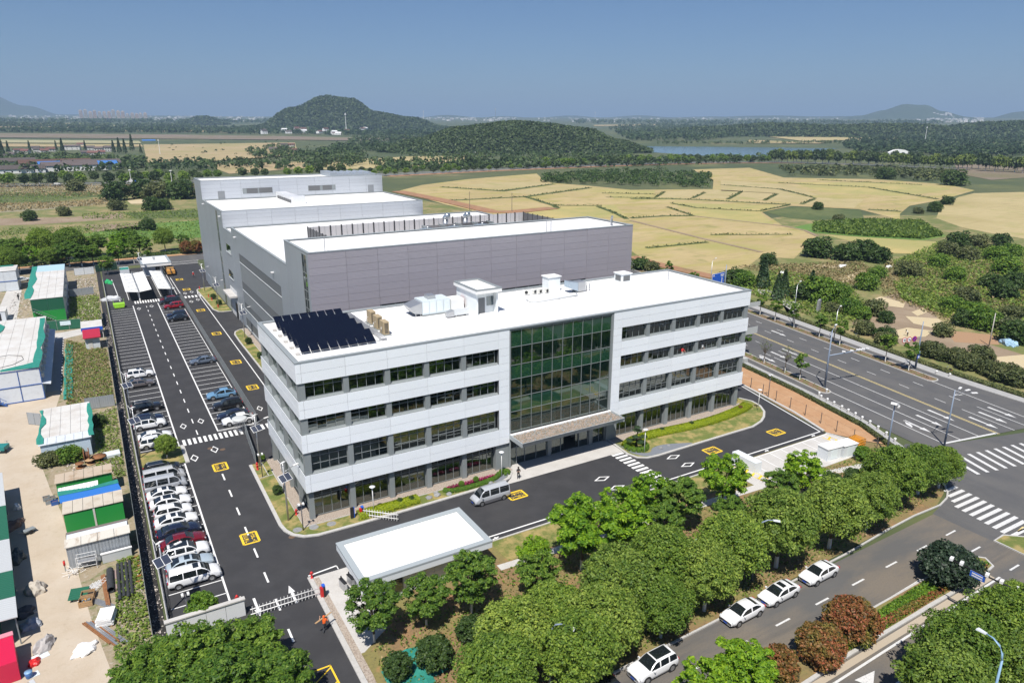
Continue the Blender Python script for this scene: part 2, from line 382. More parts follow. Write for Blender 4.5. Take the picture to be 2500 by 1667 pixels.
# median of the front street
MEDP = [(28.0,-44.1),(43.3,-43.35),(52.5,-43.2),(58,-42.9),(60.6,-43.3),(61.6,-44.4),(60.8,-45.6),(58.5,-45.9),(48.8,-45.85),(36.2,-46.2),(28,-46.6)]
patch('median_bed', MEDP, 0.12, MATS['bare_planting_soil'])
kb.strip(MEDP[1:],0.2,0,0.15); kb.strip([(28,-46.5),(36.2,-46.15),(58.5,-45.85)],0.35,0,0.16)
patch('gutter_strip', [(28,-47.3),(58.9,-46.75),(59,-46.05),(28,-46.7)],0.006, mat('tan_gutter', (0.40,0.34,0.26),0.9))
ISL = [(66.1,-43.1),(68.2,-43.0),(72.5,-46.6),(66,-46.4)]
patch('traffic_island', ISL, 0.12, LAWN); kb.strip(ISL, 0.2,0,0.15, True)
# compound kerbs and lawns
K_LEFT = [(-2.95,18.9),(-3.0,10),(-3.05,1.2),(-2.85,-0.3),(-2.3,-1.6),(-1.3,-2.6),(0.2,-3.1),(4.5,-3.15),(11.6,-3.1),(20.5,-2.9),(24.3,-2.9),(26,-2.3),(27.2,-1.0),(27.9,0.45)]
kb.strip(K_LEFT, 0.42,0,0.13)
patch('lawn', K_LEFT + [(27.9,0.9),(0.5,0.9),(0.5,18.9)],0.11, LAWN)
K_RIGHT = [(44.85,0.4),(44.6,-2),(44.35,-4.6),(44.8,-6.2),(46,-7.0),(47.8,-7.2),(55,-7.1),(63.8,-7.0),(67.4,-7.0),(70.2,-6.2),(72.0,-5.2),(73.8,-3.7),(75.2,-1.6),(75.6,0.5),(74.8,2.6)]
kb.strip(K_RIGHT, 0.36,0,0.13)
patch('lawn', K_RIGHT + [(72.6,2.6),(71.8,0.9),(44.9,0.9)],0.11, LAWN)
K_H1 = [(10.2,140),(8,140),(6.7,139.2),(6.0,137.4),(6.15,132),(6.5,112.6),(7.3,109.6),(8.4,108.9),(10.3,108.8)]
kb.strip(K_H1,0.3,0,0.13); patch('lawn', K_H1,0.11, LAWN)
K_H2 = [(10.2,90.4),(8.8,90.1),(7.6,88.8),(7.05,86.5),(6.95,80),(7.1,60),(7.1,24.5),(10.2,24.5)]
kb.strip(K_H2,0.3,0,0.13); patch('lawn', K_H2,0.11, LAWN)
patch('lawn', rect(-15.9,24.4,-10.5,30.3),0.11, LAWN); kb.strip([(-10.3,24.2),(-10.3,30.5)],0.55,0,0.14)
patch('lawn', rect(-15.9,-12.7,-10.6,-10.95),0.11, LAWN); kb.strip([(-16,-10.85),(-10.5,-10.85)],0.22,0,0.14); kb.strip([(-10.3,-10.7),(-10.3,-12.9)],0.7,0,0.2)
patch('lawn', [(16.5,-18.5),(52,-19),(52,-14.45),(16.5,-14.45)],0.05, LAWN)
kb.strip([(-2.85,-10.6),(-2.85,-28),(-2.85,-37.2)],0.5,0,0.14)
kb.strip([(14.3,-14.3),(52.5,-14.35),(55.8,-14.4)],0.2,0,0.1)
kb.strip([(75.2,-14.3),(76.2,-17.6)],0.3,0,0.15); kb.strip([(75.6,-13.6),(77.9,-6.2),(80.5,7.2),(90.7,60)],0.45,0,0.15)
struct('kerb', kb, KERB)
# gravel margins round the office and hall
gv = MB()
for a in (rect(-0.75,-0.75,27.6,0.95), rect(-0.75,0.95,0.6,19.6), rect(44.9,-0.75,72.9,0.95), rect(9.3,24.5,10.35,90)):
    gv.poly([(p[0], p[1],0.135) for p in a])
struct('gravel_margin', gv, GRAVEL)
ed = MB()
ed.strip([(27.5,-0.8),(-0.8,-0.8),(-0.8,16.0)],0.09,0.1,0.17); ed.strip([(45,-0.8),(73,-0.8)],0.09,0.1,0.17); ed.strip([(9.25,90),(9.25,24.5)],0.09,0.1,0.17)
ed.strip([(-2.7,14.2),(-0.8,14.4)],0.1,0.1,0.17); ed.strip([(-1.5,14.4),(-1.5,18.6)],0.1,0.1,0.19)
struct('gravel_edging', ed, KERB)
patch('grey_apron', spline([(44.9,-4.7),(45.8,-6.4),(47.8,-6.95),(54.5,-6.85),(54.0,-6.2),(51.0,-5.0),(48.8,-5.0),(47.4,-5.9),(46.2,-5.4),(45.3,-3.2),(45.05,-1),(44.9,-4.7)],4)[:-1],0.125, mat('dark_slate_chips', (0.17,0.185,0.21),0.9, bump=(20,.6)))
patch('grey_apron', spline([(24.5,-2.6),(26.0,-1.9),(27.3,-0.2),(26.8,-0.2),(25.4,-1.5),(23.4,-2.0),(24.5,-2.6)],4)[:-1],0.125, MATS['dark_slate_chips'])
patch('entrance_forecourt', [(28.1,1.4),(44.6,1.4),(44.3,-3.65),(24.7,-3.65),(26.3,-2.4),(27.5,-0.8)],0.02, CONC)
patch('guard_plaza', [(-2.55,-10.7),(14.5,-10.9),(14.5,-11.5),(2.5,-19.5),(1.2,-22),(-1.6,-24),(-2.55,-24)],0.036, CONC)
patch('gravel_margin', [(-2.55,-11),(-2.0,-11),(-1.9,-27),(-2.55,-37)],0.05, GRAVEL)
patch('visitor_lot', [(52.8,-14.5),(75.2,-14.4),(76.1,-17.7),(74.5,-21.5),(52.8,-21.5)],0.04, CONC)
patch('ditch', rect(-17.7,-14,-16.6,186),-0.012, DITCH)
patch('front_walk', [(15,-19.6),(53,-21.4),(75,-25.4),(75,-24.2),(53,-20.2),(15,-18.6)],0.055, CONC)

# paint
def line(b, p, q, w, z=0.008):
    d = Vector((q[0]-p[0], q[1]-p[1])); d.normalize(); n = Vector((-d.y, d.x))*w/2
    b.quad((p[0]-n.x, p[1]-n.y, z),(q[0]-n.x, q[1]-n.y, z),(q[0]+n.x, q[1]+n.y, z),(p[0]+n.x, p[1]+n.y, z))
def dashes(b, p, q, w, on, off, z=0.008, start=0.0):
    L = (Vector(q)-Vector(p)).length; d = (Vector(q)-Vector(p))/L; t = start
    while t < L:
        e = min(L, t+on); line(b, Vector(p)+d*t, Vector(p)+d*e, w, z); t += on+off
STALL0 = -8.85                       # stall lines every 2.5 m from here
pl = MB()
for k in range(60):
    y = STALL0 + 2.5*k
    if y < 124.5 and not (24.4 < y < 30): line(pl, (-15.95, y),(-10.7, y),0.13)
    if 33.5 < y < 127.5: line(pl, (-4.85, y),(0.35, y),0.13)
for y0, y1 in ((-10.9,24.2),(30.4,127)): line(pl, (-10.7, y0),(-10.7, y1),0.2)
line(pl, (-4.9,33.3),(-4.9,127.2),0.2); line(pl, (-4.9,33.3),(0.3,33.3),0.16); line(pl, (0.4,33.3),(0.4,117),0.12)
for x in (-11.2,-8.7,-3.4): line(pl, (x, 134.5),(x, 165),0.14)
line(pl, (-13.3,134),(-14,166),0.16); line(pl, (0.6,134.4),(0.9,165),0.14)
struct('parking_lines', pl, PAINT)
lm = MB()
dashes(lm, (-7.75,33.5),(-7.75,125),0.16,1.9,3.1)
dashes(lm, (-6.73,18.6),(-6.73,-24),0.2,2.0,3.1, start=0.3)
line(lm, (5.65,22),(5.65,132.5),0.17); line(lm, (5.65,132.5),(6.1,138.5),0.17); line(lm, (6.1,138.5),(8.2,140.6),0.17); line(lm, (1.5,134),(1.5,160),0.16)
line(lm, (-2.9,-10.2),(0.2,-9.9),0.2); line(lm, (0.2,-9.9),(0.2,-10.6),.1)
line(lm, (14.0,-13.3),(75.0,-13.45),0.2); line(lm, (75.0,-13.45),(80.0,7.2),0.2); line(lm, (80.0,7.2),(89,50),0.2)
for (x0, x1, ya, yb, n) in ((-10.1,-4.2,129.0,132.2,10),(2.0,6.0,129.3,131.8,5),(-10.1,-1.7,30.3,32.5,12),(0.3,2.4,30.6,32.6,3)):
    st = (x1-x0)/(n-0.45)
    for k in range(n): line(lm, (x0+st*k+st*.275, ya),(x0+st*k+st*.275, yb), st*.55)
for k in range(11): line(lm, (42.1,-3.95 - k*0.88),(44.15,-3.95 - k*0.88),0.5)
def diamond(b, cx, cy, hx, hy, w=0.3):
    P = [(0, hy),(hx, 0),(0,-hy),(-hx, 0)]
    for i in range(4):
        a, c = P[i], P[(i+1) % 4]; k = 1-w
        b.quad((cx+a[0], cy+a[1],.008),(cx+a[0]*k, cy+a[1]*k, .008),(cx+c[0]*k, cy+c[1]*k, .008),(cx+c[0], cy+c[1],.008))
for c_ in ((-9.25,38,.5,1.25),(-6.6,38.8,.5,1.25),(-9.3,25.3,.55,1.3),(-6.4,26.8,.55,1.3),(2.6,39.5,.5,1.25),(-9.6,123,.5,1.4),(-6.6,124.3,.5,1.4),
           (2.7,135.5,.5,1.5),(4.5,136.5,.5,1.5),(2.9,124.5,.5,1.5),(4.7,126,.5,1.5),(36.7,-8.65,1.3,.62),(36.9,-11.6,1.3,.62),(49.4,-8.6,1.3,.6),(49.5,-11.4,1.3,.6)): diamond(lm, *c_)
def arrow(b, x, y, L, up, w=0.22):
    s = 1 if up else -1
    line(b, (x, y - s*L/2),(x, y + s*L*0.1), w)
    b.tri(*([(x-.33, y+s*L*.1,.008),(x+.33, y+s*L*.1,.008),(x, y+s*L/2,.008)][::1 if up else -1]))
arrow(lm, -8.58,-12.7,3.2, False, .25); arrow(lm, -5.06,-12.4,3.2, True, .25)
struct('lane_markings', lm, PAINT)
# worn paint on the public roads
om = MB(); Z = 0.012
dashes(om, (20,-40.5),(66,-39.55),0.2,2.0,3.9, start=1.3); dashes(om, (-20,-41),(18,-40.55),.2,2,3.9)
dashes(om, (61.6,-42.88),(64,-42.86),0.2,2.0,9); dashes(om, (61.7,-46.85),(66,-46.8),0.2,1.9,9)
line(om, (28,-47.75),(59.5,-46.95),0.22); line(om, (28,-50.5),(66,-49.85),0.22); line(om, (28,-43.85),(52,-42.98),0.16)
for k in range(13): line(om, (75.4 - .17*k, -33.8 - .98*k),(max(70.6 - .2*k, 67) if k > 2 else 72.8 - .9*k, -33.8 - .98*k + .05),0.5, Z)
for k in range(15):                                  # crossing of the main road
    n = -14.2 + k*1.75; line(om, MR(-3.6, n), MR(-8.6, n - .9),0.55, Z)
line(om, MR(0.2,-11.1), MR(0.2,0.2),0.4, Z)
for n in (-3.65,-7.4): line(om, MR(0.4, n), MR(42, n),0.16, Z)
line(om, MR(0.4,-11.0), MR(24,-11.0),0.16, Z)
for n in (-3.65,-7.4,3.6,7.0): dashes(om, MR(43 if n < 0 else 12, n), MR(190, n),0.15,2.2,5.2, Z)
for n in (3.6,7.0): line(om, MR(0, n), MR(9, n),.15, Z)
line(om, MR(2,10.2), MR(22,10.6),0.16, Z)
def road_arrow(b, m, n, L=5.5, turn=0):
    for (a, c, w) in ((0, L*.62,.16),): b.poly([(*MR(m+a, n-w), Z),(*MR(m+a, n+w), Z),(*MR(m+c, n+w*1.6), Z),(*MR(m+c, n-w*1.6), Z)][::-1])
    b.tri((*MR(m-1.7, n), Z),(*MR(m, n-.5), Z),(*MR(m, n+.5), Z))
    if turn: b.poly([(*MR(m+L*.45, n), Z),(*MR(m+L*.62, n), Z),(*MR(m+L*.38, n-1.0*turn), Z),(*MR(m+L*.12, n-1.25*turn), Z),(*MR(m+L*.2, n-.7*turn), Z)])
for m, n, t in ((5.5,-9.3,1),(6.5,-5.6,0),(7.5,-1.9,0),(41,-9.2,1),(42,-5.5,0),(43,-1.9,0)): road_arrow(om, m, n, 5.2, t)
for m, n in ((3,1.8),(4,5.2),(5,8.6),(55,5.2)): road_arrow(om, m, n, 5.2)
om.poly([(32.6,-49.3, Z),(33.6,-48.9, Z),(33.3,-48.3, Z),(35.8,-48.5, Z),(33.4,-49.9, Z),(33.5,-49.3, Z),(32.5,-49.7, Z)])
struct('road_markings', om, PAINT_OLD)
ym = MB()
for n in (-0.17,0.17): line(ym, MR(-0.2, n), MR(190, n),0.15, Z)
ym.strip([(70.6,-43.4),(72.2,-43.2),(77,-47)],.18,.008,.012); ym.strip([(70.6,-43.4),(74,-43.6),(78,-44)],.18,.008,.012)
for k in range(3): line(ym, MR(-4.6 - k*1.5,4.5), MR(-6.4 - k*1.5,7.2),.16,.014)
struct('centre_line', ym, YPALE)
yb = MB()
for p, q in (((-9.2,-24.0),(-4.7,-24.0)),((-4.75,-24.0),(-4.6,-31)),((-9.2,-24),(-9.2,-31)),((-9.2,-31),(-4.6,-31))): line(yb, p, q, 0.16)
for k in range(4):
    y = -24.2 - k*1.9
    line(yb, (-9.1, y),(-4.7, y-3.2),.12,.0085); line(yb, (-4.7, y),(-9.1, y-3.2),.12,.0095)
for (x, y) in ((54.5,-15.0),(73.4,-15.0)):
    line(yb, (x, y),(x+.15, y-5),.12,.046); line(yb, (x+1.1, y),(x+1.3, y-5),.12,.046)
    for k in range(4): line(yb, (x+.1, y-1-k*1.1),(x+1.15, y-.6-k*1.1),.32,.046)
struct('yellow_box_marking', yb, YPAINT)
vl = MB()
for k in range(8): line(vl, (57.5+k*2.35,-14.7),(57.2+k*2.35,-20),.12,.046)
line(vl, (53,-14.7),(75,-14.6),.12,.046)
for x in (1.0,17.5,53.5,62.5,72.8): vl.obox((x, -13.9,.009),(.9,.16,.002),.2); vl.obox((x+.05,-13.9,.0095),(.16,.5,.002),.3)
struct('lot_lines', vl, PAINT)

# yellow painted notices (four characters in each of two columns)
def glyph_mesh(txt, size):
    cu = bpy.data.curves.new('notice_text', 'FONT'); cu.body = txt; cu.size = size; cu.offset = .012; cu.align_x = 'CENTER'; cu.align_y = 'CENTER'
    o = bpy.data.objects.new('t', cu); C.objects.link(o)
    bpy.context.view_layer.update()
    me = bpy.data.meshes.new_from_object(o.evaluated_get(bpy.context.evaluated_depsgraph_get()))
    bpy.data.objects.remove(o); return me
def text_obj(name, txt, size, m, parent, loc, rot):
    me = glyph_mesh(txt, size); me.materials.clear(); me.materials.append(m)
    o = bpy.data.objects.new(name, me); C.objects.link(o); o.location = loc; o.rotation_euler = rot
    if parent is not None: o.parent = parent
    return o
GLY = {}
def notice(x, y, rz, sx=1.0, sy=1.0):
    key = 'n'
    if key not in GLY:
        b = MB(); hx, hy = .84,1.15
        for p, q in (((-hx, -hy),(hx, -hy)),((hx, -hy),(hx, hy)),((hx, hy),(-hx, hy)),((-hx, hy),(-hx, -hy))): line(b, p, q, .26,0)
        me = b.mesh('painted_notice', YPAINT)
        bm = bmesh.new(); bm.from_mesh(me)
        for cx, txt in ((-.38, '减速慢行'),(.38, '礼让行人')):
            for i, ch in enumerate(txt):
                g = glyph_mesh(ch, .44); g.transform(Matrix.Translation((cx, .72-.48*i, 0)) @ Matrix.Diagonal((1.15,1.0,1,1))); bm.from_mesh(g)
        bm.to_mesh(me); bm.free(); GLY[key] = me
    o = bpy.data.objects.new('painted_notice', GLY[key]); C.objects.link(o); o["kind"] = "structure"
    o.location = (x, y, .010); o.rotation_euler = (0,0, rz); o.scale = (sx, sy, 1)
for a in ((-6.7,.3,0),(-6.6,20.6,0),(24.6,-6.65,-math.pi/2),(55.7,-9.9, math.pi/2),(68.9,-10.2, math.pi/2),(3.6,156,0),(3.7,140.5,0),(3.7,113.5,0),(3.7,89.5,0),(3.7,66.5,0),(3.6,50.3,0)): notice(*a)
# manhole covers and oil stains on the yard
for x, y in ((-6.9,27.5),(-5.4,26.2),(-2.5,-1.9)):
    b = MB(); b.lathe((x, y, 0.004),[(.38,0),(.38,.012)],14); struct('manhole_cover', b, mat('rusty_iron', (.13,.085,.055),.7, var=((8,(.2,.13,.08),.5,.8),)))
# ------------------------------------------------------------------ office building
OW, OD, OH = 72.1,19.4,19.9
office = thing('office_building', 'white four-storey office block with grey pilasters, green glass centre and flat white roof', 'office building', (36,9.7,0))
BANDS = [(3.9,5.0,6.13),(8.96,10.07,11.2),(13.18,14.28,15.36),(17.45,18.67,19.86)]
GAPS = [(0.14,3.9),(6.13,8.96),(11.2,13.18),(15.36,17.45)]
JT, TH = 0.028,0.05
backing = MB()
def panel_y(x0, x1, z0, z1, y=0.0, out=-1):
    piece('wall_panel', x0+JT/2, y, z0+JT/2, x1-JT/2, y+TH, z1-JT/2, WPANEL, office)
XL = [0.0,0.6,5.65,10.72,15.79,20.86,25.86]; XR = [46.08,51.1,56.13,61.16,66.2,71.45, OW]
for xs in (XL, XR):
    for i in range(len(xs)-1):
        for (z0, zm, z1) in BANDS:
            panel_y(xs[i], xs[i+1], z0, zm); panel_y(xs[i], xs[i+1], zm, z1)
zl = sorted(set([b for t in BANDS for b in t]))
zl = [3.9,5.0,6.13,7.5,8.96,10.07,11.2,12.2,13.18,14.28,15.36,16.4,17.45,18.67,19.86]
for (x0, x1) in ((25.86,27.46),(44.55,46.08)):
    for a, b in zip(zl[:-1], zl[1:]): panel_y(x0, x1, a, b)
YL = [TH, 0.6,5.2,9.9,14.6, OD-TH]
for i in range(len(YL)-1):
    for (z0, zm, z1) in BANDS:
        for a, b in ((z0, zm),(zm, z1)):
            piece('wall_panel', 0, YL[i]+JT/2, a+JT/2, TH, YL[i+1]-JT/2, b-JT/2, WPANEL, office)
            piece('wall_panel', OW-TH, YL[i]+JT/2, a+JT/2, OW, YL[i+1]-JT/2, b-JT/2, WPANEL, office)
for (z0, zm, z1) in BANDS:                      # spandrel cores behind the panels and the rear bands
    backing.box(TH+.01, TH+.01, z0+.02,27.44,.62, z1-.02); backing.box(44.57, TH+.01, z0+.02, OW-TH-.01,.62, z1-.02)
    backing.box(TH+.01,.62, z0+.02,.62, OD-.1, z1-.02); backing.box(OW-.62,.62, z0+.02, OW-TH-.01, OD-.1, z1-.02)
backing.box(25.88, TH+.012,3.92,27.44,.60,19.84); backing.box(44.57, TH+.012,3.92,46.06,.60,19.84)
backing.build('panel_backing', GREYD, office)['kind'] = 'stuff'
rear = MB(); rear.box(.66, OD-.3,0, OW-.66, OD, 19.84); rear.build('rear_wall', WPANEL, office)
# parapet cap and roof
cap = MB(); cw = 0.5
cap.box(-.05,-.05,19.86, OW+.05, cw, 19.98); cap.box(-.05, OD-cw, 19.86, OW+.05, OD+.05,19.98); cap.box(-.05, cw, 19.86, cw, OD-cw, 19.98); cap.box(OW-cw, cw, 19.86, OW+.05, OD-cw, 19.98)
cap.build('parapet_cap', mat('grey_coping', (.27,.30,.31),.5), office)
rf = MB(); rf.box(cw, cw, 19.5, OW-cw, OD-cw, 19.78); rf.build('roof_deck', ROOFW, office)
# interior: slabs, back walls and round columns seen through the glazing
inn = MB()
for z in (4.1,9.2,13.6): inn.box(.9,1.0, z, 27.3,9, z+.25); inn.box(44.8,1.0, z, OW-.9,9, z+.25)
inn.box(.9,8.9,0, OW-.9,9.1,19.4); inn.box(27.2,1.2,0.0,27.35,9,19.4); inn.box(44.65,1.2,0.0,44.8,9,19.4)
inn.box(27.4,3.2,4.6,44.6,9,4.9); inn.box(27.4,3.4,13.9,44.6,9,14.3); inn.box(27.4,3.4,9.2,44.6,9,9.6)
inn.box(.9,1.0,.05, OW-.9,9,.1)
inn.build('interior', DARKIN, office)
for x in (30.2,35.9,40.2,43.4):
    b = MB(); b.cyl((x, 1.9,.1),.26,19.3,12); b.build('interior_column', INCOL, office, True)
blinds = MB()
for k, x in enumerate(XL[1:-1]+XR[:-1]):
    for (z0, z1) in GAPS[1:]:
        if rnd.random() < .5:
            h = (z1-z0)*rnd.uniform(.2,.6); blinds.box(x+.5,1.1, z1-h, x+4.4,1.13, z1)
    for q in range(3): blinds.box(x+.8+q*1.2,2.2,6.6, x+1.7+q*1.2,3.4,7.3)
blinds.build('interior_blinds', mat('blind_fabric', (.42,.44,.43),.8), office)['kind'] = 'stuff'
# windows
npane = [0]
def window(plane, a0, a1, z0, z1, cols, rows, ax, detailed, glass=None):
    """a window whose frame stands in the plane; ax 0: along x (front),1: along y (side)"""
    glass = glass or GL_WIN
    fw, fd = 0.07,0.12; f = MB()
    def bar(u0, u1, w0, w1, d=0.0):
        if ax == 0: f.box(u0, plane-d, w0, u1, plane+fd, w1)
        else: f.box(plane-d if plane < 30 else plane-fd, u0, w0, plane+fd if plane < 30 else plane+d, u1, w1)
    bar(a0, a1, z0, z0+fw); bar(a0, a1, z1-fw, z1); bar(a0, a0+fw, z0+fw, z1-fw); bar(a1-fw, a1, z0+fw, z1-fw)
    us = [a0 + (a1-a0)*i/cols for i in range(cols+1)]; ws = [z0 + (z1-z0)*r for r in rows]
    for u in us[1:-1]: bar(u-.03, u+.03, z0+fw, z1-fw)
    for w in ws[1:-1]:
        for i in range(cols): bar(us[i]+(.03 if i else fw), us[i+1]-(.03 if i < cols-1 else fw), w-.03, w+.03)
    wo_ = f.build('window', FRAME, office)
    joined = MB()
    for i in range(cols):
        for j in range(len(ws)-1):
            t = rnd.uniform(-.004,.004); t2 = rnd.uniform(-.003,.003); g = MB() if detailed else joined
            u0, u1, w0, w1 = us[i]+.01, us[i+1]-.01, ws[j]+.01, ws[j+1]-.01
            q = [(u0, w0,-t-t2),(u1, w0, t-t2),(u1, w1, t+t2),(u0, w1,-t+t2)]
            if ax == 0: g.quad(*[(u, plane+.06+d, w) for u, w, d in q])
            else: g.quad(*[(plane+(.06+d if plane < 30 else -.06+d), u, w) for u, w, d in (q[::-1] if plane < 30 else q)])
            if detailed: g.build('pane', glass, wo_); npane[0] += 1
    if not detailed:
        o = joined.build('panes', glass, wo_); o["kind"] = "stuff"
    return wo_
ROWS = [[0,.72,1],[0,.36,.72,1],[0,.66,1],[0,.66,1]]

for wing, xs in ((0, XL[1:]),(1, XR[:-1])):
    for i in range(5):
        x0, x1 = xs[i]+.33, xs[i+1]-.33
        for fl, (z0, z1) in enumerate(GAPS):
            pl_ = .95 if fl == 0 else .48
            det = wing == 0 or (fl < 2 and npane[0] < 240)
            window(pl_, x0 if not (wing == 1 and i == 0) else 46.12, x1, z0+(.06 if fl == 0 else .16), z1-.02,4, ROWS[fl],0, det)
for wing, (xa, xb) in ((0,(.35,25.84)),(1,(46.1, OW-.35))):
    for fl, (z0, z1) in enumerate(GAPS):
        if fl: MB().hexa([(xa, .1, z0-.02),(xb, .1, z0-.02),(xb, .62, z0-.02),(xa, .62, z0-.02),(xa, .1, z0+.02),(xb, .1, z0+.02),(xb, .5, z0+.16),(xa, .5, z0+.16)]).build('window_sill', GREYM, office)
for fl, (z0, z1) in enumerate(GAPS):
    if fl: MB().hexa([(.1,.93, z0-.02),(.62,.93, z0-.02),(.62, OD-.35, z0-.02),(.1, OD-.35, z0-.02),(.1,.93, z0+.02),(.5,.93, z0+.16),(.5, OD-.35, z0+.16),(.1, OD-.35, z0+.02)]).build('window_sill', GREYM, office)
# pilasters and corner columns
def pil(x0, y0, z0, x1, y1, z1): piece('pilaster', x0, y0, z0, x1, y1, z1, GREYM, office)
for fl, (z0, z1) in enumerate(GAPS):
    yo = .45 if fl == 0 else .14; d = .75 if fl == 0 else .55
    for k, xs in enumerate((XL, XR)):
        for x in xs[1:-1]:
            if k == 1 and x > 71: continue
            if not (k == 0 and x < 1) and not (k == 1 and x < 47): pil(x-.33, yo, z0, x+.33, yo+d, z1)
    pil(.16 if fl else .3,.16 if fl else .45, z0,.93,.93, z1)                      # front left corner
    pil(OW-.98,.16 if fl else .45, z0, OW-(.16 if fl else .3),.93, z1)              # front right corner
    pil(.16, OD-.9, z0,.93, OD-.16, z1); pil(OW-.93, OD-.9, z0, OW-.16, OD-.16, z1)
    for i, y in enumerate(YL[2:-1]):
        pil(.14 if fl else .3, y-.35, z0,.75, y+.35, z1)
        pil(OW-.75, y-.35, z0, OW-.14, y+.35, z1)
    ye = [.93]+YL[2:-1]+[OD-.9]
    for i in range(4):
        y0 = ye[i]+(.0 if i == 0 else .35); y1 = ye[i+1]-(.35 if i < 3 else 0)
        window(.5 if fl else .8, y0, y1, z0+(.06 if fl == 0 else .16), z1-.02,3, ROWS[fl],1, fl == 1 and npane[0] < 300)
        window(OW-.5 if fl else OW-.8, y0, y1, z0+(.06 if fl == 0 else .16), z1-.02,3, ROWS[fl],1, False)
    if fl == 0: pil(25.5,.3, z0,27.68,.9, z1); pil(44.25,.3, z0,46.1,.9, z1)
# curtain wall
cwf = MB(); cx = [27.72 + 1.648*i for i in range(11)]; cz = [5.2,8.23,10.26,12.85,14.82,17.33,19.6]
for i, x in enumerate(cx): cwf.box(x-(.028),.16,5.2, x+.028,.32,19.6)
for z in cz[1:-1]:
    for i in range(10): cwf.box(cx[i]+.029,.17, z-.028, cx[i+1]-.029,.31, z+.028)
cwo = cwf.build('curtain_wall_frame', FRAME, office)
for i in range(10):
    for j in range(6):
        t, t2 = rnd.uniform(-.006,.006), rnd.uniform(-.004,.004); b = MB(); x0, x1, z0, z1 = cx[i]+.01, cx[i+1]-.01, cz[j]+.01, cz[j+1]-.01
        b.quad((x0,.24-t-t2, z0),(x1,.24+t-t2, z0),(x1,.24+t+t2, z1),(x0,.24-t+t2, z1)); b.build('pane', GL_SP if j in (1,3,5) else GL_CW, cwo)
b = MB(); b.box(27.47,.06,.14,27.70,.6,19.86); b.build('pilaster', GREYM, office)
b = MB(); b.box(44.25,.06,4.0,44.54,.6,19.86); b.build('pilaster', GREYM, office)
b = MB(); b.box(27.7,.06,19.6,44.25,.6,19.86); b.build('head_trim', GREYM, office)
# canopy
cn = MB(); cn.hexa([(27.7,-3.0,4.5),(44.3,-3.0,4.5),(44.3,.1,4.5),(27.7,.1,4.5),(27.55,-3.3,5.0),(44.45,-3.3,5.0),(44.45,.1,5.0),(27.55,.1,5.0)])
can = cn.build('canopy', mat('canopy_soffit_grey', (.24,.27,.28),.5), office)
for i in range(10):
    x0 = 27.5 + i*1.7; b = MB(); x1 = x0+1.68
    b.hexa([(x0,-3.1,4.45),(x1,-3.1,4.45),(x1,-3.02,4.45),(x0,-3.02,4.45),(x0,-3.42,5.12),(x1,-3.42,5.12),(x1,-3.3,5.12),(x0,-3.3,5.12)]); b.build('fascia_panel', mat('canopy_fascia', (.36,.39,.40),.4), can)
for x0, x1 in ((27.42,27.54),(44.46,44.58)):
    b = MB(); b.box(x0,-3.3,4.5, x1,.1,5.12); b.build('fascia_panel', MATS['canopy_fascia'], can)
b = MB(); b.box(27.55,-.35,5.0,44.45,.05,5.14); b.build('upstand', WHITE, can)
gb = MB()
for k in range(2600):
    x, y, s = rnd.uniform(27.7,44.3), rnd.uniform(-3.22,-.42), rnd.uniform(.05,.11)
    gb.obox((x, y, 5.02+rnd.uniform(0,.04)),(s*1.3, s, s*.8), rnd.uniform(0,3))
gbo = gb.build('gravel_bed', mat('tan_gravel', (.36,.29,.22),.9, island=.45), can); gbo["kind"] = "stuff"
# entrance glazing below the canopy
eb = MB()
EX = [27.75,29.0,30.35,32.2,34.0,34.7,36.4,39.6,41.2,42.0,43.2,44.2]
for x in EX: eb.box(x-.05,.72,.05, x+.05,.86,4.5)
for x in (34.35,41.6): eb.box(x-.32,.5,.05, x+.32,.9,4.5)
eb.box(27.7,.71,2.55,44.25,.85,2.65); eb.box(27.7,.7,4.36,44.25,.9,4.5)
ebo = eb.build('entrance_frame', GREYM, office)
for i in range(len(EX)-1):
    x0, x1 = EX[i]+.06, EX[i+1]-.06
    if EX[i] == 36.4: x1 -= 0;
    if x1-x0 < .5: continue
    for z0, z1 in ((.08,2.54),(2.66,4.35)):
        if EX[i] == 36.4 and z0 < 1:                     # open doorway with the leaves slid aside
            for a, b_ in ((x0, x0+.5),(x1-.5, x1)):
                g = MB(); g.box(a, .9,.08, b_, .93,2.5); g.build('door_leaf', GL_CLEAR, ebo)
            continue
        g = MB(); g.quad((x0,.79, z0),(x1,.79, z0),(x1,.79, z1),(x0,.79, z1)); g.build('pane', GL_CLEAR, ebo)
lob = MB(); lob.box(27.6,4.0,.1,35.5,4.2,4.5); lob.box(40.6,4.0,.1,44.4,4.2,4.5); lob.build('lobby_wall', mat('lobby_white', (.55,.55,.53),.7), office)
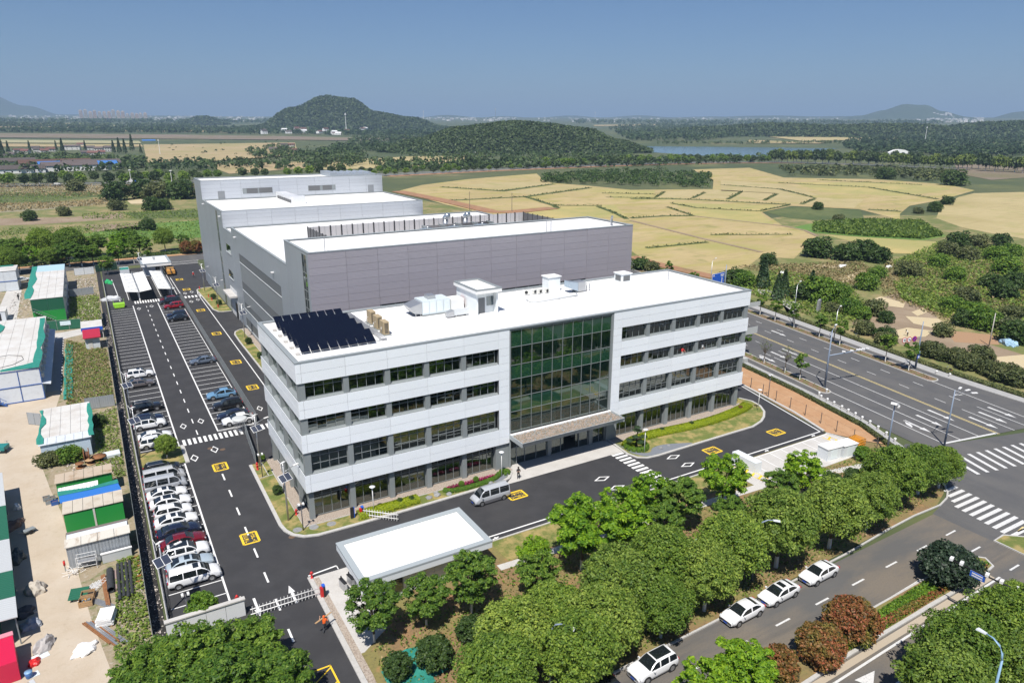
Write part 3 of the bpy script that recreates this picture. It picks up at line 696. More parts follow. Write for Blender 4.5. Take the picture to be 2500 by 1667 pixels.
# stair penthouse on the roof
ph = MB(); x0, x1, y0, y1, z0, z1 = 27.1,30.5,8.4,14.6,19.79,22.9
ph.box(x0, y0+.9, z0, x1, y1, z1); ph.box(x0, y0, z0, x0+.25, y0+.9, z1); ph.box(x1-.25, y0, z0, x1, y0+.9, z1)
pho = ph.build('stair_penthouse', mat('penthouse_white', (.74,.78,.79),.6), office)
pc = MB(); a0, a1, b0, b1 = x0-.35, x1+.35, y0-.6, y1+.3
for q in ((a0, b0, a1, b0+.35),(a0, b1-.35, a1, b1),(a0, b0+.35, a0+.35, b1-.35),(a1-.35, b0+.35, a1, b1-.35)): pc.box(q[0], q[1], z1+.5, q[2], q[3], z1+.62)
pc.build('roof_coping', GREYM, pho)
pd = MB(); pd.box(a0+.03, b0+.03, z1+.01, a1-.03, b1-.03, z1+.3)
for q in ((a0+.03, b0+.03, a1-.03, b0+.3),(a0+.03, b1-.3, a1-.03, b1-.03),(a0+.03, b0+.3, a0+.3, b1-.3),(a1-.3, b0+.3, a1-.03, b1-.3)): pd.box(q[0], q[1], z1+.3, q[2], q[3], z1+.5)
pd.build('roof_slab', ROOFW, pho)
b = MB(); b.box(27.4, y0+.84, z0,28.85, y0+.89, z0+2.2); b.build('door', mat('door_grey', (.16,.17,.18),.5), pho)
b = MB(); b.box(29.15, y0+.85, z0+1.0,30.2, y0+.89, z0+2.3); b.build('window', glass_mat('blue_window_glass', (.03,.06,.10),(.2,.25,.3), base_refl=.15), pho)
# wall lamp, cameras
for x, y in ((19,2),): pass

# ------------------------------------------------------------------ production hall
HX, HX1 = 10.4,73.4
hall = thing('production_hall', 'long stepped grey metal-clad production hall behind the white office', 'factory hall', (42,91,0))
def clad(name, col, rough=.42, metal=.25, axis='z', freq=6.0, st=.25):
    """profiled sheet: fine ribs as bump"""
    if name in MATS: return MATS[name]
    m = mat(name, col, rough, metal, objvar=.03); N = m.node_tree.nodes; L = m.node_tree.links
    g = N.new("ShaderNodeNewGeometry"); sp = N.new("ShaderNodeSeparateXYZ"); L.new(g.outputs["Position"], sp.inputs[0])
    mu = N.new("ShaderNodeMath"); mu.operation = 'MULTIPLY'; mu.inputs[1].default_value = freq*6.283; L.new(sp.outputs[{'x': 0, 'y': 1, 'z': 2}[axis]], mu.inputs[0])
    sn = N.new("ShaderNodeMath"); sn.operation = 'SINE'; L.new(mu.outputs[0], sn.inputs[0])
    bp = N.new("ShaderNodeBump"); bp.inputs["Strength"].default_value = st; bp.inputs["Distance"].default_value = .02
    L.new(sn.outputs[0], bp.inputs["Height"]); L.new(bp.outputs[0], N["Principled BSDF"].inputs["Normal"]); return m
MAUVE = clad('mauve_grey_sheet', (.355,.335,.365),.45,.15, 'z', 5)
SILVER = clad('silver_sheet', (.62,.645,.68),.33,.55, 'z', 4,.15)
SIDE = clad('blue_grey_sheet', (.33,.365,.40),.42,.2, 'y', 5)
SIDE2 = clad('mid_grey_sheet', (.235,.255,.265),.5,.1, 'y', 5)
COPE = MATS['grey_coping']
def block(x0, x1, y0, y1, h, front, rows, xj, low=0.0, yj=None, side=SIDE):
    core = MB(); core.box(x0+.07, y0+.07,0, x1-.07, y1-.01, h-.25); core.build('core_wall', GREYD, hall)
    for i in range(len(xj)-1):
        n = len(rows)-1
        for j in range(n): piece('wall_panel', xj[i]+.02, y0, rows[j]+.012, xj[i+1]-.02, y0+.06, rows[j+1]-.012, front, hall)
    if yj:
        for i in range(len(yj)-1): piece('side_panel', x0, yj[i]+.02,.15, x0+.06, yj[i+1]-.02, h-.05, side, hall)
    piece('side_panel', x1-.06, y0+.07,.15, x1, y1-.02, h-.05, side, hall)
    piece('rear_panel', x0+.07, y1-.07,.15, x1-.07, y1, h-.05, side, hall)
    c_ = MB(); w = .4
    for q in ((x0-.05, y0-.05, x1+.05, y0+w),(x0-.05, y1-w, x1+.05, y1+.02),(x0-.05, y0+w, x0+w, y1-w),(x1-w, y0+w, x1+.05, y1-w)): c_.box(q[0], q[1], h-.05, q[2], q[3], h+.08)
    c_.build('parapet_cap', COPE, hall)
    r_ = MB(); r_.box(x0+w, y0+w, h-.6, x1-w, y1-w, h-.2); r_.build('roof_deck', ROOFW, hall)
def lins(a, b, n): return [a+(b-a)*i/n for i in range(n+1)]
XJ = [HX, 16.3,21.45,26.6,31.75,36.88,42.0,47.1,52.25,57.4,62.5,67.6, HX1]
block(HX, HX1,31.2,45.9,26.45, MAUVE, [17.12]+lins(18.3,26.4,7), XJ, yj=[31.27,35.2,38.1,42,45.88])
lower = MB()
for i in range(len(XJ)-1):                   # below the slot windows
    dark = 2 <= i <= 9
    piece('wall_panel', XJ[i]+.02,31.2,.1, XJ[i+1]-.02,31.26,15.6 if dark else 17.1, MAUVE, hall)
    if dark:
        g = MB(); g.box(XJ[i]+.02,31.25,15.6, XJ[i+1]-.02,31.35,17.1)
        wno = g.build('slot_window', GL_WIN, hall); f = MB()
        for k in (0,1,2): f.box(XJ[i]+.1+k*2.4,31.18,15.62, XJ[i]+.2+k*2.4,31.245,17.08)
        f.build('mullion', FRAME, wno)
YB = [45.92,51.2,57.6,64.2,70.3,76.7,83.2,90.3,97.3]
block(HX, HX1+.6,45.9,97.3,22.3, SILVER, [.1,22.2],[HX, HX1+.6], yj=None)
for i in range(len(YB)-1):
    if i in (0,7): zs = [.15,22.25]
    else: zs = [.15,.8] + [2.9,4.95] + [6.5,9.3] + [11.2,15.5] + [17.45,22.25]
    for k in range(0, len(zs)-1,2):
        gz = 4 <= k <= 6 and i not in (0,7)
        piece('side_panel', HX+(.05 if gz else 0), YB[i]+.02, zs[k]+.01, HX+.12, YB[i+1]-.02, zs[k+1]-.01, SIDE2 if gz else SIDE, hall)
    if i not in (0,7):
        for (z0, z1) in ((.8,2.9),(4.95,6.5),(9.3,11.2),(15.5,17.45)):
            y0, y1 = YB[i]+.02, YB[i+1]-.02
            piece('window_pier', HX+.08, y0, z0, HX+.3, y0+1.3, z1, GREYM, hall)
            piece('sill', HX-.06, y0, z0-.12, HX+.25, y1, z0, mat('pale_sill', (.45,.48,.49),.5), hall)
            f = MB(); f.box(HX+.12, y0+1.3, z0, HX+.2, y1, z0+.08); f.box(HX+.12, y0+1.3, z1-.08, HX+.2, y1, z1)
            for q in range(4): yy = y0+1.3+(y1-y0-1.3)*q/3; f.box(HX+.12, yy-.04, z0+.08, HX+.2, yy+.04, z1-.08)
            fo = f.build('window', FRAME, hall); g = MB(); g.quad((HX+.17, y1, z0),(HX+.17, y0+1.3, z0),(HX+.17, y0+1.3, z1),(HX+.17, y1, z1)); g.build('pane', GL_WIN, fo)
# gap block and the two rear blocks
block(HX, 62.6,97.3,107.9,20.9, SILVER, [.1,20.8],[HX, 62.6], yj=[97.4,102.6,107.85])
XC = lins(HX, 62.8,9)
block(HX, 62.8,107.9,138.0,24.8, SILVER, [.1,20.2]+lins(20.95,24.75,4), XC, yj=[107.97,111.5,114.2,116.8,120.5,124.2,128,131.6,135,137.95])
XD = lins(HX, 62.6,10)
block(HX, 62.6,138.0,150.6,29.9, SILVER, [.1,24.4]+lins(24.75,29.85,5), XD, yj=[138.05,142.2,146.4,150.5])
def wall_feature(kind, y, x0, x1, z0, z1, m, sub=None, depth=.08):
    b = MB(); b.box(x0, y-depth, z0, x1, y-.005, z1); return b.build(kind, m, hall)
LOUV = clad('dark_louvre', (.14,.145,.15),.6,.1, 'x', 8,.4)
for x in (14.6,57.9): wall_feature('door', 138.0, x, x+1.8,24.7,27.0, mat('roof_door_grey', (.22,.235,.25),.5))
for x, (p, q) in ((21.2,(0,1)),(39.6,(1,0))):
    wall_feature('louvre_window', 138.0, x, x+8.2,26.0,27.5, GREYM, depth=.05)
    wall_feature('louvre_panel', 138.0, x+.1+p*.1+q*1.0, x+3.5+q*.6,26.05,27.45, LOUV); wall_feature('louvre_panel', 138.0, x+4.3+q*.2, x+7.1+q*1.0,26.05,27.45, LOUV)
dk = MB(); dk.box(30.2,118,24.6,33.0,137.9,26.2); dk.box(30.0,117.2,24.6,33.2,119.6,26.6); dk.build('roof_ridge_duct', mat('bright_roof_metal', (.78,.79,.80),.35,.3), hall)
dk = MB()
for k in range(7): dk.box(29.93,120.5+k*2.2,24.65,29.99+.2,122+k*2.2,25.4)
dk.build('duct_louvre', LOUV, hall)
dk = MB(); dk.box(49,139.5,29.6,61,149.5,30.3); dk.box(46.8,139.4,29.6,49,149.5,31.0)
dk.build('roof_plant_deck', mat('blue_grey_plant', (.36,.40,.44),.45,.3), hall)
dk = MB()
for k in range(5): dk.tube([(51+k*2.1,139.8,30.32),(51+k*2.1,149,30.32)],.55,10)
dk.build('vault_cover', mat('pale_plant_metal', (.52,.56,.60),.35,.5), hall)
# vertical glazed strips on the side wall
for (y0, y1, zt, n) in ((32.2,34.6,26.0,9),(114.3,116.7,24.4,9)):
    f = MB(); x = HX-.03
    for q in (y0, y1,(y0+y1)/2): f.box(x-.05, q-.05,.3, x+.08, q+.05, zt)
    for k in range(n+1): z = .3+(zt-.3)*k/n; f.box(x-.04, y0+.05, z-.05, x+.07, y1-.05, z+.05)
    fo = f.build('glazed_strip', FRAME, hall)
    for k in range(n):
        for a, b_ in ((y0,(y0+y1)/2),((y0+y1)/2, y1)):
            g = MB(); za = .3+(zt-.3)*k/n; zb = .3+(zt-.3)*(k+1)/n; t = rnd.uniform(-.01,.01)
            g.quad((x-t, b_, za),(x+t, a, za),(x+t, a, zb),(x-t, b_, zb)); g.build('pane', GL_WIN, fo)
for (y0, y1, z0, z1) in ((100.2,106,15.7,17.6),(100.8,106.2,9.4,11.3)):
    b = MB(); b.box(HX-.05, y0, z0, HX+.05, y1, z1); wno = b.build('window', FRAME, hall); g = MB()
    for k in range(3): g.quad((HX-.06, y0+.1+(k+.95)*1.8, z0+.1),(HX-.06, y0+.1+k*1.8, z0+.1),(HX-.06, y0+.1+k*1.8, z1-.1),(HX-.06, y0+.1+(k+.95)*1.8, z1-.1))
    go = g.build('panes', GL_WIN, wno)
    b = MB(); b.box(HX-.2, y0-.1, z0-.25, HX+.02, y1+.1, z0); b.build('sill', MATS['pale_sill'], wno)
b = MB(); b.box(HX-.08,98.6,.05, HX+.02,107,6.9); dro = b.build('loading_door', mat('door_white', (.62,.63,.63),.5), hall)
b = MB(); b.box(HX-1.8,98.2,5.6, HX-.02,107.4,6.0); b.build('door_canopy', CONC, dro)
b = MB(); b.box(HX-.12,98.6,.05, HX-.09,101.5,3.9); b.build('doorway_shade_panel', DARK, dro)  # black sheet on the door stands in for the shade inside an opening
b = MB(); b.box(HX-.08,139.5,.05, HX+.02,146.8,3.0); b.build('side_door', mat('bluish_shutter', (.28,.32,.36),.45), hall)
for (y, z) in ((136,24),(110.5,23.4),(92,20.8),(56,19.2)):
    b = MB(); b.box(HX-.5, y-.25, z-.12, HX-.02, y+.25, z+.1); b.build('wall_lamp', WHITE, hall)
pi = MB(); pi.tube([(13.5,32.6,26.2),(13.5,32.6,28.6)],.06); pi.build('lightning_rod', POLE, hall)
for x in (53.9,54.8):
    pi = MB(); pi.tube([(x, 31.9,26.2),(x, 31.9,28.6)],.07); pi.build('vent_pipe', POLE, hall)
pi = MB(); pi.tube([(70.3,34,26.2),(70.3,34,27.6),(70.1,33.6,28),(69.6,33,27.9)],.22,8); pi.build('gooseneck_vent', STEEL, hall)

# louvred plant screen and cooling fans on the hall's middle roof
scr = thing('plant_screen', 'tall dark louvred screen fence round the rooftop cooling plant', 'screen fence', (48,65,22.1))
SCRM = clad('screen_mesh', (.105,.105,.11),.6,.1, 'z', 4,.5)
SX0, SX1, SY0, SY1 = 21.7,74.2,56,73.3
gx = MB()
nn = 22
for k in range(nn+1):
    x = SX0 + (SX1-SX0)*k/nn; piece('post', x-.11, SY1-.11,22.1, x+.11, SY1+.11,24.6, DARK, scr)
for k in range(nn):
    x0 = SX0 + (SX1-SX0)*k/nn; piece('screen_panel', x0+.12, SY1+.02,22.2, x0+(SX1-SX0)/nn-.12, SY1+.07,24.45, mat('pale_perforated_sheet', (.40,.39,.40),.5), scr)
    piece('rail', x0+1.15, SY1-.03,22.2, x0+1.2, SY1+.015,24.5, FRAME, scr)
for k in range(8):
    y = SY0 + (SY1-SY0)*k/8
    for x in (SX0, SX1): piece('screen_panel', x-.03, y+.05,22.2, x+.03, y+(SY1-SY0)/8-.05,24.45, SCRM, scr)
    for x in (SX0, SX1): piece('post', x-.1, y-.05,22.1, x+.1, y+.05,24.6, DARK, scr)
for i, (x, y) in enumerate(((42.5,59),(48.6,59),(55.2,59))):
    t = thing('cooling_fan', ('leftmost', 'middle', 'rightmost')[i] + ' of three large metal cooling tower fans behind the parapet', 'cooling fan', (x, y, 22.1),0, 'rooftop cooling fans')
    bx(t, 'base', STEEL, 1,-2.6,-2.6,0,2.6,2.6,1.5)
    lt(t, 'fan_dome', mat('shiny_steel', (.55,.60,.63),.22,.8),3,(0,0,1.5),[(2.4,0),(2.3,.5),(1.9,.75),(.9,.95),(.25,1.0)],24)
    cl(t, 'motor', STEEL, 3,(0,0,2.45),.3,.35,10)
for i, x in enumerate((51.2,56.2)):
    t = thing('exhaust_cowl', ('left', 'right')[i] + ' of two bright metal exhaust cowls rising from the screened roof', 'exhaust cowl', (x, 69,22.1),0, 'rooftop exhaust cowls')
    cl(t, 'stack', STEEL, 3,(0,0,0),.55,2.6,14)
    tb(t, 'elbow', mat('shiny_steel', (.6,.6,.6),.2,.9),3,[(0,0,2.5),(0,-.1,3.0),(.2,-.4,3.4),(.5,-.9,3.4)],.62,14)
t = thing('pipe_rack', 'dark pipework rack between the cooling fans and the screen', 'pipe rack', (52,66,22.1))
for k in range(6):
    tb(t, 'pipe', mat('dark_pipe', (.12,.12,.13),.5),3,[(-7,-1+.5*k, .6+.2*k),(9,-1+.5*k, .6+.2*k)],.14)
for k in range(5):
    bx(t, 'support', GREYM, 1,-7+k*4,-1.4,0,-6.8+k*4,2,1.9)
# ------------------------------------------------------------------ cars
GLASSC = mat('car_glass', (.012,.016,.018),.04, spec=.9, coat=.4)
TYRE = mat('tyre_rubber', (.016,.016,.017),.8); RIM = mat('alloy_rim', (.45,.46,.47),.3,.8)
LAMPG = mat('headlight_lens', (.55,.58,.60),.08, spec=.8, coat=.5); TAIL = mat('tail_light_red', (.40,.012,.015),.15, coat=.5); PLATE = mat('blue_plate', (.03,.10,.5),.4)
TRIMB = mat('black_trim', (.02,.02,.022),.45)
PAINTS = {}
def car_paint(n):
    cols = {'white': (.76,.77,.78), 'silver': (.44,.46,.49), 'black': (.014,.015,.018), 'navy': (.014,.02,.045), 'darkred': (.17,.010,.018), 'red': (.30,.012,.022), 'grey': (.13,.115,.115),
            'bluegrey': (.12,.15,.20), 'skyblue': (.16,.32,.50), 'palesilver': (.42,.50,.56), 'beigesilver': (.50,.51,.52)}
    return mat('car_paint_'+n, cols[n],.25,.15 if n not in ('white',) else 0, coat=.8)
CT = {   # length, width, height, belt profile (t, z, w) rear to front, cabin (rear base, front base, roof rear, roof front), belt z, side window splits, wheel t, wheel radius
 'sedan': (4.72,1.80,1.45,[(0,.56,.78),(.012,.80,.88),(.04,.96,.94),(.10,1.0,.97),(.2,.98,1),(.5,.93,1),(.70,.93,1),(.78,.93,.99),(.88,.85,.97),(.955,.74,.92),(.985,.62,.85),(1,.5,.78)],(.095,.735,.29,.555),.90,((.08,.47),(.52,.93)),(.195,.80),.33),
 'suv': (4.60,1.86,1.68,[(0,.62,.82),(.012,.95,.91),(.04,1.06,.96),(.2,1.05,1),(.5,1.02,1),(.70,1.03,1),(.80,1.03,.99),(.90,.96,.97),(.965,.84,.92),(.988,.66,.86),(1,.55,.8)],(.025,.725,.10,.55),1.0,((.05,.30),(.34,.62),(.66,.95)),(.185,.805),.36),
 'coupe_suv': (4.75,1.90,1.62,[(0,.62,.82),(.012,.92,.91),(.04,1.05,.96),(.2,1.04,1),(.5,1.0,1),(.70,1.0,1),(.80,1.0,.99),(.90,.92,.97),(.965,.80,.92),(.988,.66,.86),(1,.55,.8)],(.04,.735,.27,.545),.98,((.06,.46),(.51,.95)),(.185,.805),.37),
 'hatch': (4.25,1.77,1.52,[(0,.58,.82),(.012,.86,.91),(.05,.98,.96),(.2,.97,1),(.5,.95,1),(.70,.95,1),(.80,.95,.99),(.90,.87,.97),(.965,.76,.92),(.988,.62,.86),(1,.5,.8)],(.03,.745,.14,.545),.92,((.06,.44),(.49,.94)),(.185,.805),.32),
 'mpv': (5.15,1.88,1.78,[(0,.60,.84),(.01,.95,.92),(.04,1.06,.96),(.2,1.04,1),(.5,1.02,1),(.76,1.02,1),(.86,1.0,.98),(.94,.88,.94),(.975,.74,.88),(1,.55,.8)],(.02,.80,.07,.635),1.0,((.04,.34),(.36,.66),(.68,.95)),(.19,.80),.34),
 'van': (5.05,1.76,1.98,[(0,.55,.90),(.008,1.0,.96),(.03,1.10,.98),(.2,1.10,1),(.5,1.10,1),(.80,1.09,1),(.90,1.03,.98),(.955,.92,.95),(.985,.74,.9),(1,.5,.84)],(.012,.875,.03,.72),1.07,((.03,.33),(.36,.64),(.68,.93)),(.2,.82),.33),
}
CARM = {}
def car_meshes(kind):
    if kind in CARM: return CARM[kind]
    L, W, H, prof, (cr, cf, rr, rf), zb, splits, wt, wr = CT[kind]; X = lambda t: (t-.5)*L; hw = W/2
    b = MB(); rings = []; zf = .20
    for (t, z, w) in prof:
        h = hw*w; zl = zf if .05 < t < .95 else zf+.10
        sec = [(0, zl),(h*.82, zl),(h*.97, zl+.10),(h*1.0, zl+.32),(h*.985, z-.16),(h*.94, z-.03),(h*.80, z+.012),(0, z+.03)]
        rings.append([(X(t), y, zz) for y, zz in sec] + [(X(t),-y, zz) for y, zz in sec[-2:0:-1]])
    n = len(rings[0])
    for r in rings: b.v += r
    for i in range(len(rings)-1):
        for k in range(n): k2 = (k+1) % n; b.f.append((i*n+k, (i+1)*n+k, (i+1)*n+k2, i*n+k2)); b.mi.append(0)
    b.f.append(tuple(range(n))); b.f.append(tuple((len(rings)-1)*n+k for k in range(n-1,-1,-1))); b.mi += [0,0]
    bm = bmesh.new(); me = b.mesh('car_shell', WHITE, True); bm.from_mesh(me)
    # cabin: lofted roof with glazed sides and screens
    wb, wtop = hw*.915, hw*.70
    sp = sorted(set([cr, cr+(rr-cr)*.3, cr+(rr-cr)*.65, rr, rr+(rf-rr)*.5, rf, rf+(cf-rf)*.35, rf+(cf-rf)*.7, cf] + [cr+(cf-cr)*u for q in splits for u in q]))
    def roof_z(t):
        if t <= rr: k = (t-cr)/max(1e-6, rr-cr); return zb+.03+(H-.03-zb-.03)*(1-(1-k)**1.55)
        if t >= rf: k = (cf-t)/max(1e-6, cf-rf); return zb+.03+(H-.05-zb-.03)*(1-(1-k)**1.45)
        k = (t-rr)/(rf-rr); return H-.03-.02*k+.035*4*k*(1-k)
    secs = []
    for t in sp:
        z = roof_z(t); k = min(1.0, max(0.0,(z-zb)/(H-zb))); wt_ = wb+(wtop-wb)*k*.95
        sh = .04+.06*k
        secs.append([(X(t), wb, zb-.06),(X(t), wb-.01, zb+.03*k),(X(t), wt_+.04*k, z-sh),(X(t), wt_*.90, z-.02*k),(X(t),0, z+.012)])
    c = MB(); g = MB()
    for i in range(len(sp)-1):
        tm = (sp[i]+sp[i+1])/2; A, Bs = secs[i], secs[i+1]; u = (tm-cr)/(cf-cr)
        side = any(q[0] < u < q[1] for q in splits)
        screen = tm < rr-.012 or tm > rf+.008
        for s_ in (1,-1):
            for l in range(4):
                P4 = [Vector((p[0], s_*p[1], p[2])) for p in (A[l], Bs[l], Bs[l+1], A[l+1])]
                if s_ > 0: P4 = P4[::-1]
                tgt = c
                if l == 1 and side: tgt = g
                if l == 3 and screen: tgt = g
                if tgt is g:
                    nrm = (P4[1]-P4[0]).cross(P4[3]-P4[0]);
                    P4 = [p for p in P4]
                tgt.quad(*P4)
    m2 = c.mesh('cab', WHITE, True); b2 = bmesh.new(); b2.from_mesh(m2); bmesh.ops.remove_doubles(b2, verts=b2.verts, dist=.0005); b2.to_mesh(m2); b2.free()
    bm.from_mesh(m2)
    bm.to_mesh(me); bm.free(); me.polygons.foreach_set("use_smooth", [True]*len(me.polygons)); me.materials.clear(); me.materials.append(WHITE)
    try: me.set_sharp_from_angle(angle=RAD(50))
    except Exception: pass
    gme = g.mesh('car_windows', GLASSC, True); b2 = bmesh.new(); b2.from_mesh(gme); bmesh.ops.remove_doubles(b2, verts=b2.verts, dist=.0005); b2.to_mesh(gme); b2.free(); gme.polygons.foreach_set("use_smooth", [True]*len(gme.polygons))
    try: gme.set_sharp_from_angle(angle=RAD(45))
    except Exception: pass
    w_ = MB(); w_.tube([(0,-.10,0),(0,.10,0)], wr, 18); w_.m = 0
    tme = w_.mesh('tyre', TYRE)
    r_ = MB()
    for s in (-1,1): r_.tube([(0, s*.085,0),(0, s*.112,0)], wr*.66,14)
    for k in range(5):
        an = k*2*math.pi/5
        for s in (-1,1): r_.obox((math.cos(an)*wr*.36, s*.118, math.sin(an)*wr*.36),(.05,.012,.05))
    rme = r_.mesh('rim', RIM)
    ar = MB(); ar.tube([(0,-.02,0),(0,.02,0)], wr+.065,20); ame = ar.mesh('wheel_arch', TRIMB)
    zl = prof[-2][1]; hl = MB(); hl.hexa([(-.16,-.19,-.05),(.02,-.16,-.05),(.0,.15,-.05),(-.05,.2,-.05),(-.2,-.19,.07),(-.06,-.16,.06),(-.08,.15,.05),(-.12,.2,.05)]); hme = hl.mesh('headlight', LAMPG)
    hl = MB(); hl.box(-.03,-.16,-.07,.05,.16,.08); tlme = hl.mesh('tail_light', TAIL)
    mi_ = MB(); mi_.obox((0,0,0),(.12,.2,.13),.2); mme = mi_.mesh('mirror', WHITE)
    pm = MB(); pm.box(-.01,-.22,-.07,.01,.22,.07); pme = pm.mesh('number_plate', PLATE)
    gr = MB(); gr.box(-.02,-.5,-.06,.02,.5,.06); gme2 = gr.mesh('grille', TRIMB)
    bp = MB(); bp.box(-.03,-hw*.7,-.05,.03, hw*.7,.05); bme = bp.mesh('bumper_trim', TRIMB)
    CARM[kind] = dict(body=me, win=gme, tyre=tme, rim=rme, arch=ame, head=hme, tail=tlme, mirror=mme, plate=pme, grille=gme2, bump=bme); return CARM[kind]
def car(kind, paint, x, y, rz, label, group=None, roof=None, rack=False, contrast=None, low=None):
    L, W, H, prof, (cr, cf, rr, rf), zb, splits, wt, wr = CT[kind]; M = car_meshes(kind); X = lambda t: (t-.5)*L
    t = thing('parked_'+{'sedan': 'sedan', 'suv': 'suv', 'coupe_suv': 'suv', 'hatch': 'hatchback', 'mpv': 'minivan', 'van': 'van'}[kind], label, {'sedan': 'car', 'suv': 'suv', 'coupe_suv': 'suv', 'hatch': 'car', 'mpv': 'minivan', 'van': 'van'}[kind],(x, y, 0.0), rz, group)
    def part(n, me, loc, m=None, par=t, rot=None):
        o = bpy.data.objects.new(n, me); C.objects.link(o); o.parent = par; o.location = loc
        if rot: o.rotation_euler = rot
        if m is not None: o.material_slots[0].link = 'OBJECT'; o.material_slots[0].material = m
        return o
    pm = car_paint(paint)
    body = part('body', M['body'],(0,0,0), pm); part('windows', M['win'],(0,0,0))
    for s in (-1,1):
        for tt in wt:
            yw = s*(W/2-.12); part('wheel_arch', M['arch'],(X(tt), s*(W/2-.012), wr), None, body)
            w = part('wheel', M['tyre'],(X(tt), s*(W/2-.095), wr)); part('rim', M['rim'],(0,0,0), None, w)
        fz = prof[-3][1] if len(prof) > 10 else prof[-2][1]
        part('headlight', M['head'],(L/2-.10, s*W*.345, fz-.06), None, t, (0,0,-s*.25))
        part('tail_light', M['tail'],(-L/2+.03, s*W*.37, zb-.08))
        part('mirror', M['mirror'],(X(cf)-.32, s*(W/2+.07), zb+.06), pm)
    part('number_plate', M['plate'],(L/2+.012,0,.42)); part('number_plate', M['plate'],(-L/2-.012,0,.72 if kind != 'van' else .6)); part('grille', M['grille'],(L/2-.005,0,.58 if kind != 'sedan' else .55), None, body)
    part('bumper_trim', M['bump'],(L/2-.06,0,.30), None, body)
    if roof:
        b = MB(); x0, x1 = {'sun': (X(rf)-.75, X(rf)-.22), 'pano': (X(rr)+.25, X(rf)-.12)}[roof]; h = W*.24 if roof == 'sun' else W*.27
        b.box(x0,-h, H-.03, x1, h, H+.022); b.build('sunroof', GLASSC, t, local=True)
    if rack:
        for s in (-1,1):
            tb(t, 'roof_rail', RIM, 1,[(X(rr)+.1, s*W*.32, H-.03),(X(rr)+.3, s*W*.33, H+.04),(X(rf)-.1, s*W*.33, H+.03),(X(rf)+.1, s*W*.33, H-.06)],.025,5)
    if contrast:
        bx(t, 'roof_panel', car_paint(contrast),1, X(rr)+.06,-W*.335, H-.05, X(rf)-.06, W*.335, H+.018)
    if low:
        for s in (-1,1):
            bx(t, 'sill_panel', mat('grey_lower_body', (.12,.12,.13),.5),1, X(wt[0])+.4, s*(W/2-.02) - .02,.22, X(wt[1])-.4, s*(W/2-.02) + .02,.62)
    return t
LB = -13.35
row = 'cars parked along the boundary railing'
for a in (
 ('mpv', 'white', -13.2,-5.05, 'white minivan with small sunroof, last in the row before the two empty stalls', 'sun'),
 ('sedan', 'palesilver', -13.3,-2.5, 'pale silver-blue sedan with sunroof between white minivan and white SUV', 'sun'),
 ('suv', 'white', -13.3,0.0, 'white SUV with long panoramic roof beside the dark red sedan', 'pano'),
 ('sedan', 'darkred', -13.35,2.5, 'dark red sedan parked among white and navy cars', None),
 ('sedan', 'navy', -13.5,5.0, 'navy black sedan parked next to the dark red sedan', None),
 ('sedan', 'white', -13.55,7.5, 'white sedan with sunroof parked next to the navy sedan', 'sun'),
 ('hatch', 'white', -13.6,10.0, 'small white hatchback without sunroof between two white sedans', None),
 ('sedan', 'white', -13.65,12.5, 'white sedan with long black glass roof in the middle of the white cars', 'pano'),
 ('sedan', 'white', -13.8,15.0, 'white sedan with sunroof parked right beside the silver minibus', 'sun'),
 ('van', 'silver', -13.7,17.5, 'silver minibus with five side windows between white sedan and grey-roofed van', None),
 ('van', 'beigesilver', -13.6,20.0, 'silver-grey van with pale roof between minibus and black SUV', None),
 ('suv', 'black', -13.6,22.6, 'black SUV with roof rails parked against the small lawn', 'pano'),
 ('suv', 'white', -13.45,32.3, 'white SUV half hidden behind the small round tree on the lawn', None),
 ('sedan', 'white', -13.5,34.8, 'white sedan between the tree-side SUV and the two-tone SUV', None),
 ('suv', 'white', -13.7,40.1, 'white SUV with black roof parked beside a navy sedan', None),
 ('sedan', 'navy', -13.8,42.5, 'navy sedan squeezed behind the black-roofed white SUV', None),
 ('suv', 'black', -13.5,48.0, 'black SUV with silver roof rails and empty stalls around it', None),
 ('sedan', 'grey', -13.6,60.8, 'brownish grey sedan parked beside a white SUV far up the row', None),
 ('suv', 'white', -13.2,66.3, 'white SUV with sunroof, last car before the long empty stalls', 'sun')):
    kind, pt, x, y, lb, rfo = a
    car(kind, pt, x, y, rnd.uniform(-.03,.03), lb, row, rfo, rack=(kind == 'suv' and pt == 'black'), contrast='black' if 'black roof' in lb else None)
row2 = 'cars parked along the inner fence'
for a in (
 ('coupe_suv', 'white', -1.6,35.0, 'white car parked beside the crossing and the turnstile', None),
 ('sedan', 'navy', -1.9,37.6, 'dark navy sedan between the white car and the black SUV', None),
 ('suv', 'black', -1.9,42.4, 'black SUV parked between dark sedan and sky blue car', None),
 ('coupe_suv', 'skyblue', -2.0,47.9, 'sky blue fastback SUV parked along the inner fence', None),
 ('sedan', 'bluegrey', -2.0,69.0, 'blue-grey sedan standing alone among empty stalls by the fence', None),
 ('sedan', 'black', -2.3,105.9, 'black sedan in front of a second dark car by the fence', None),
 ('suv', 'navy', -2.3,109.0, 'dark navy car parked behind the black sedan by the fence', None),
 ('suv', 'red', -1.9,119.2, 'bright red SUV parked by the far end of the fence', None),
 ('mpv', 'black', -2.1,124.6, 'black minivan parked between two red cars near the carport', None),
 ('hatch', 'darkred', -2.2,127.6, 'dark red hatchback almost hidden behind the black minivan', None)):
    kind, pt, x, y, lb, rfo = a
    car(kind, pt, x, y, math.pi + rnd.uniform(-.03,.03), lb, row2, rfo)
car('van', 'silver', 21.1,-6.05, math.pi+.02, 'silver van with dark lower sides standing in front of the office', low=True)
st = 'white cars parked along the street kerb'
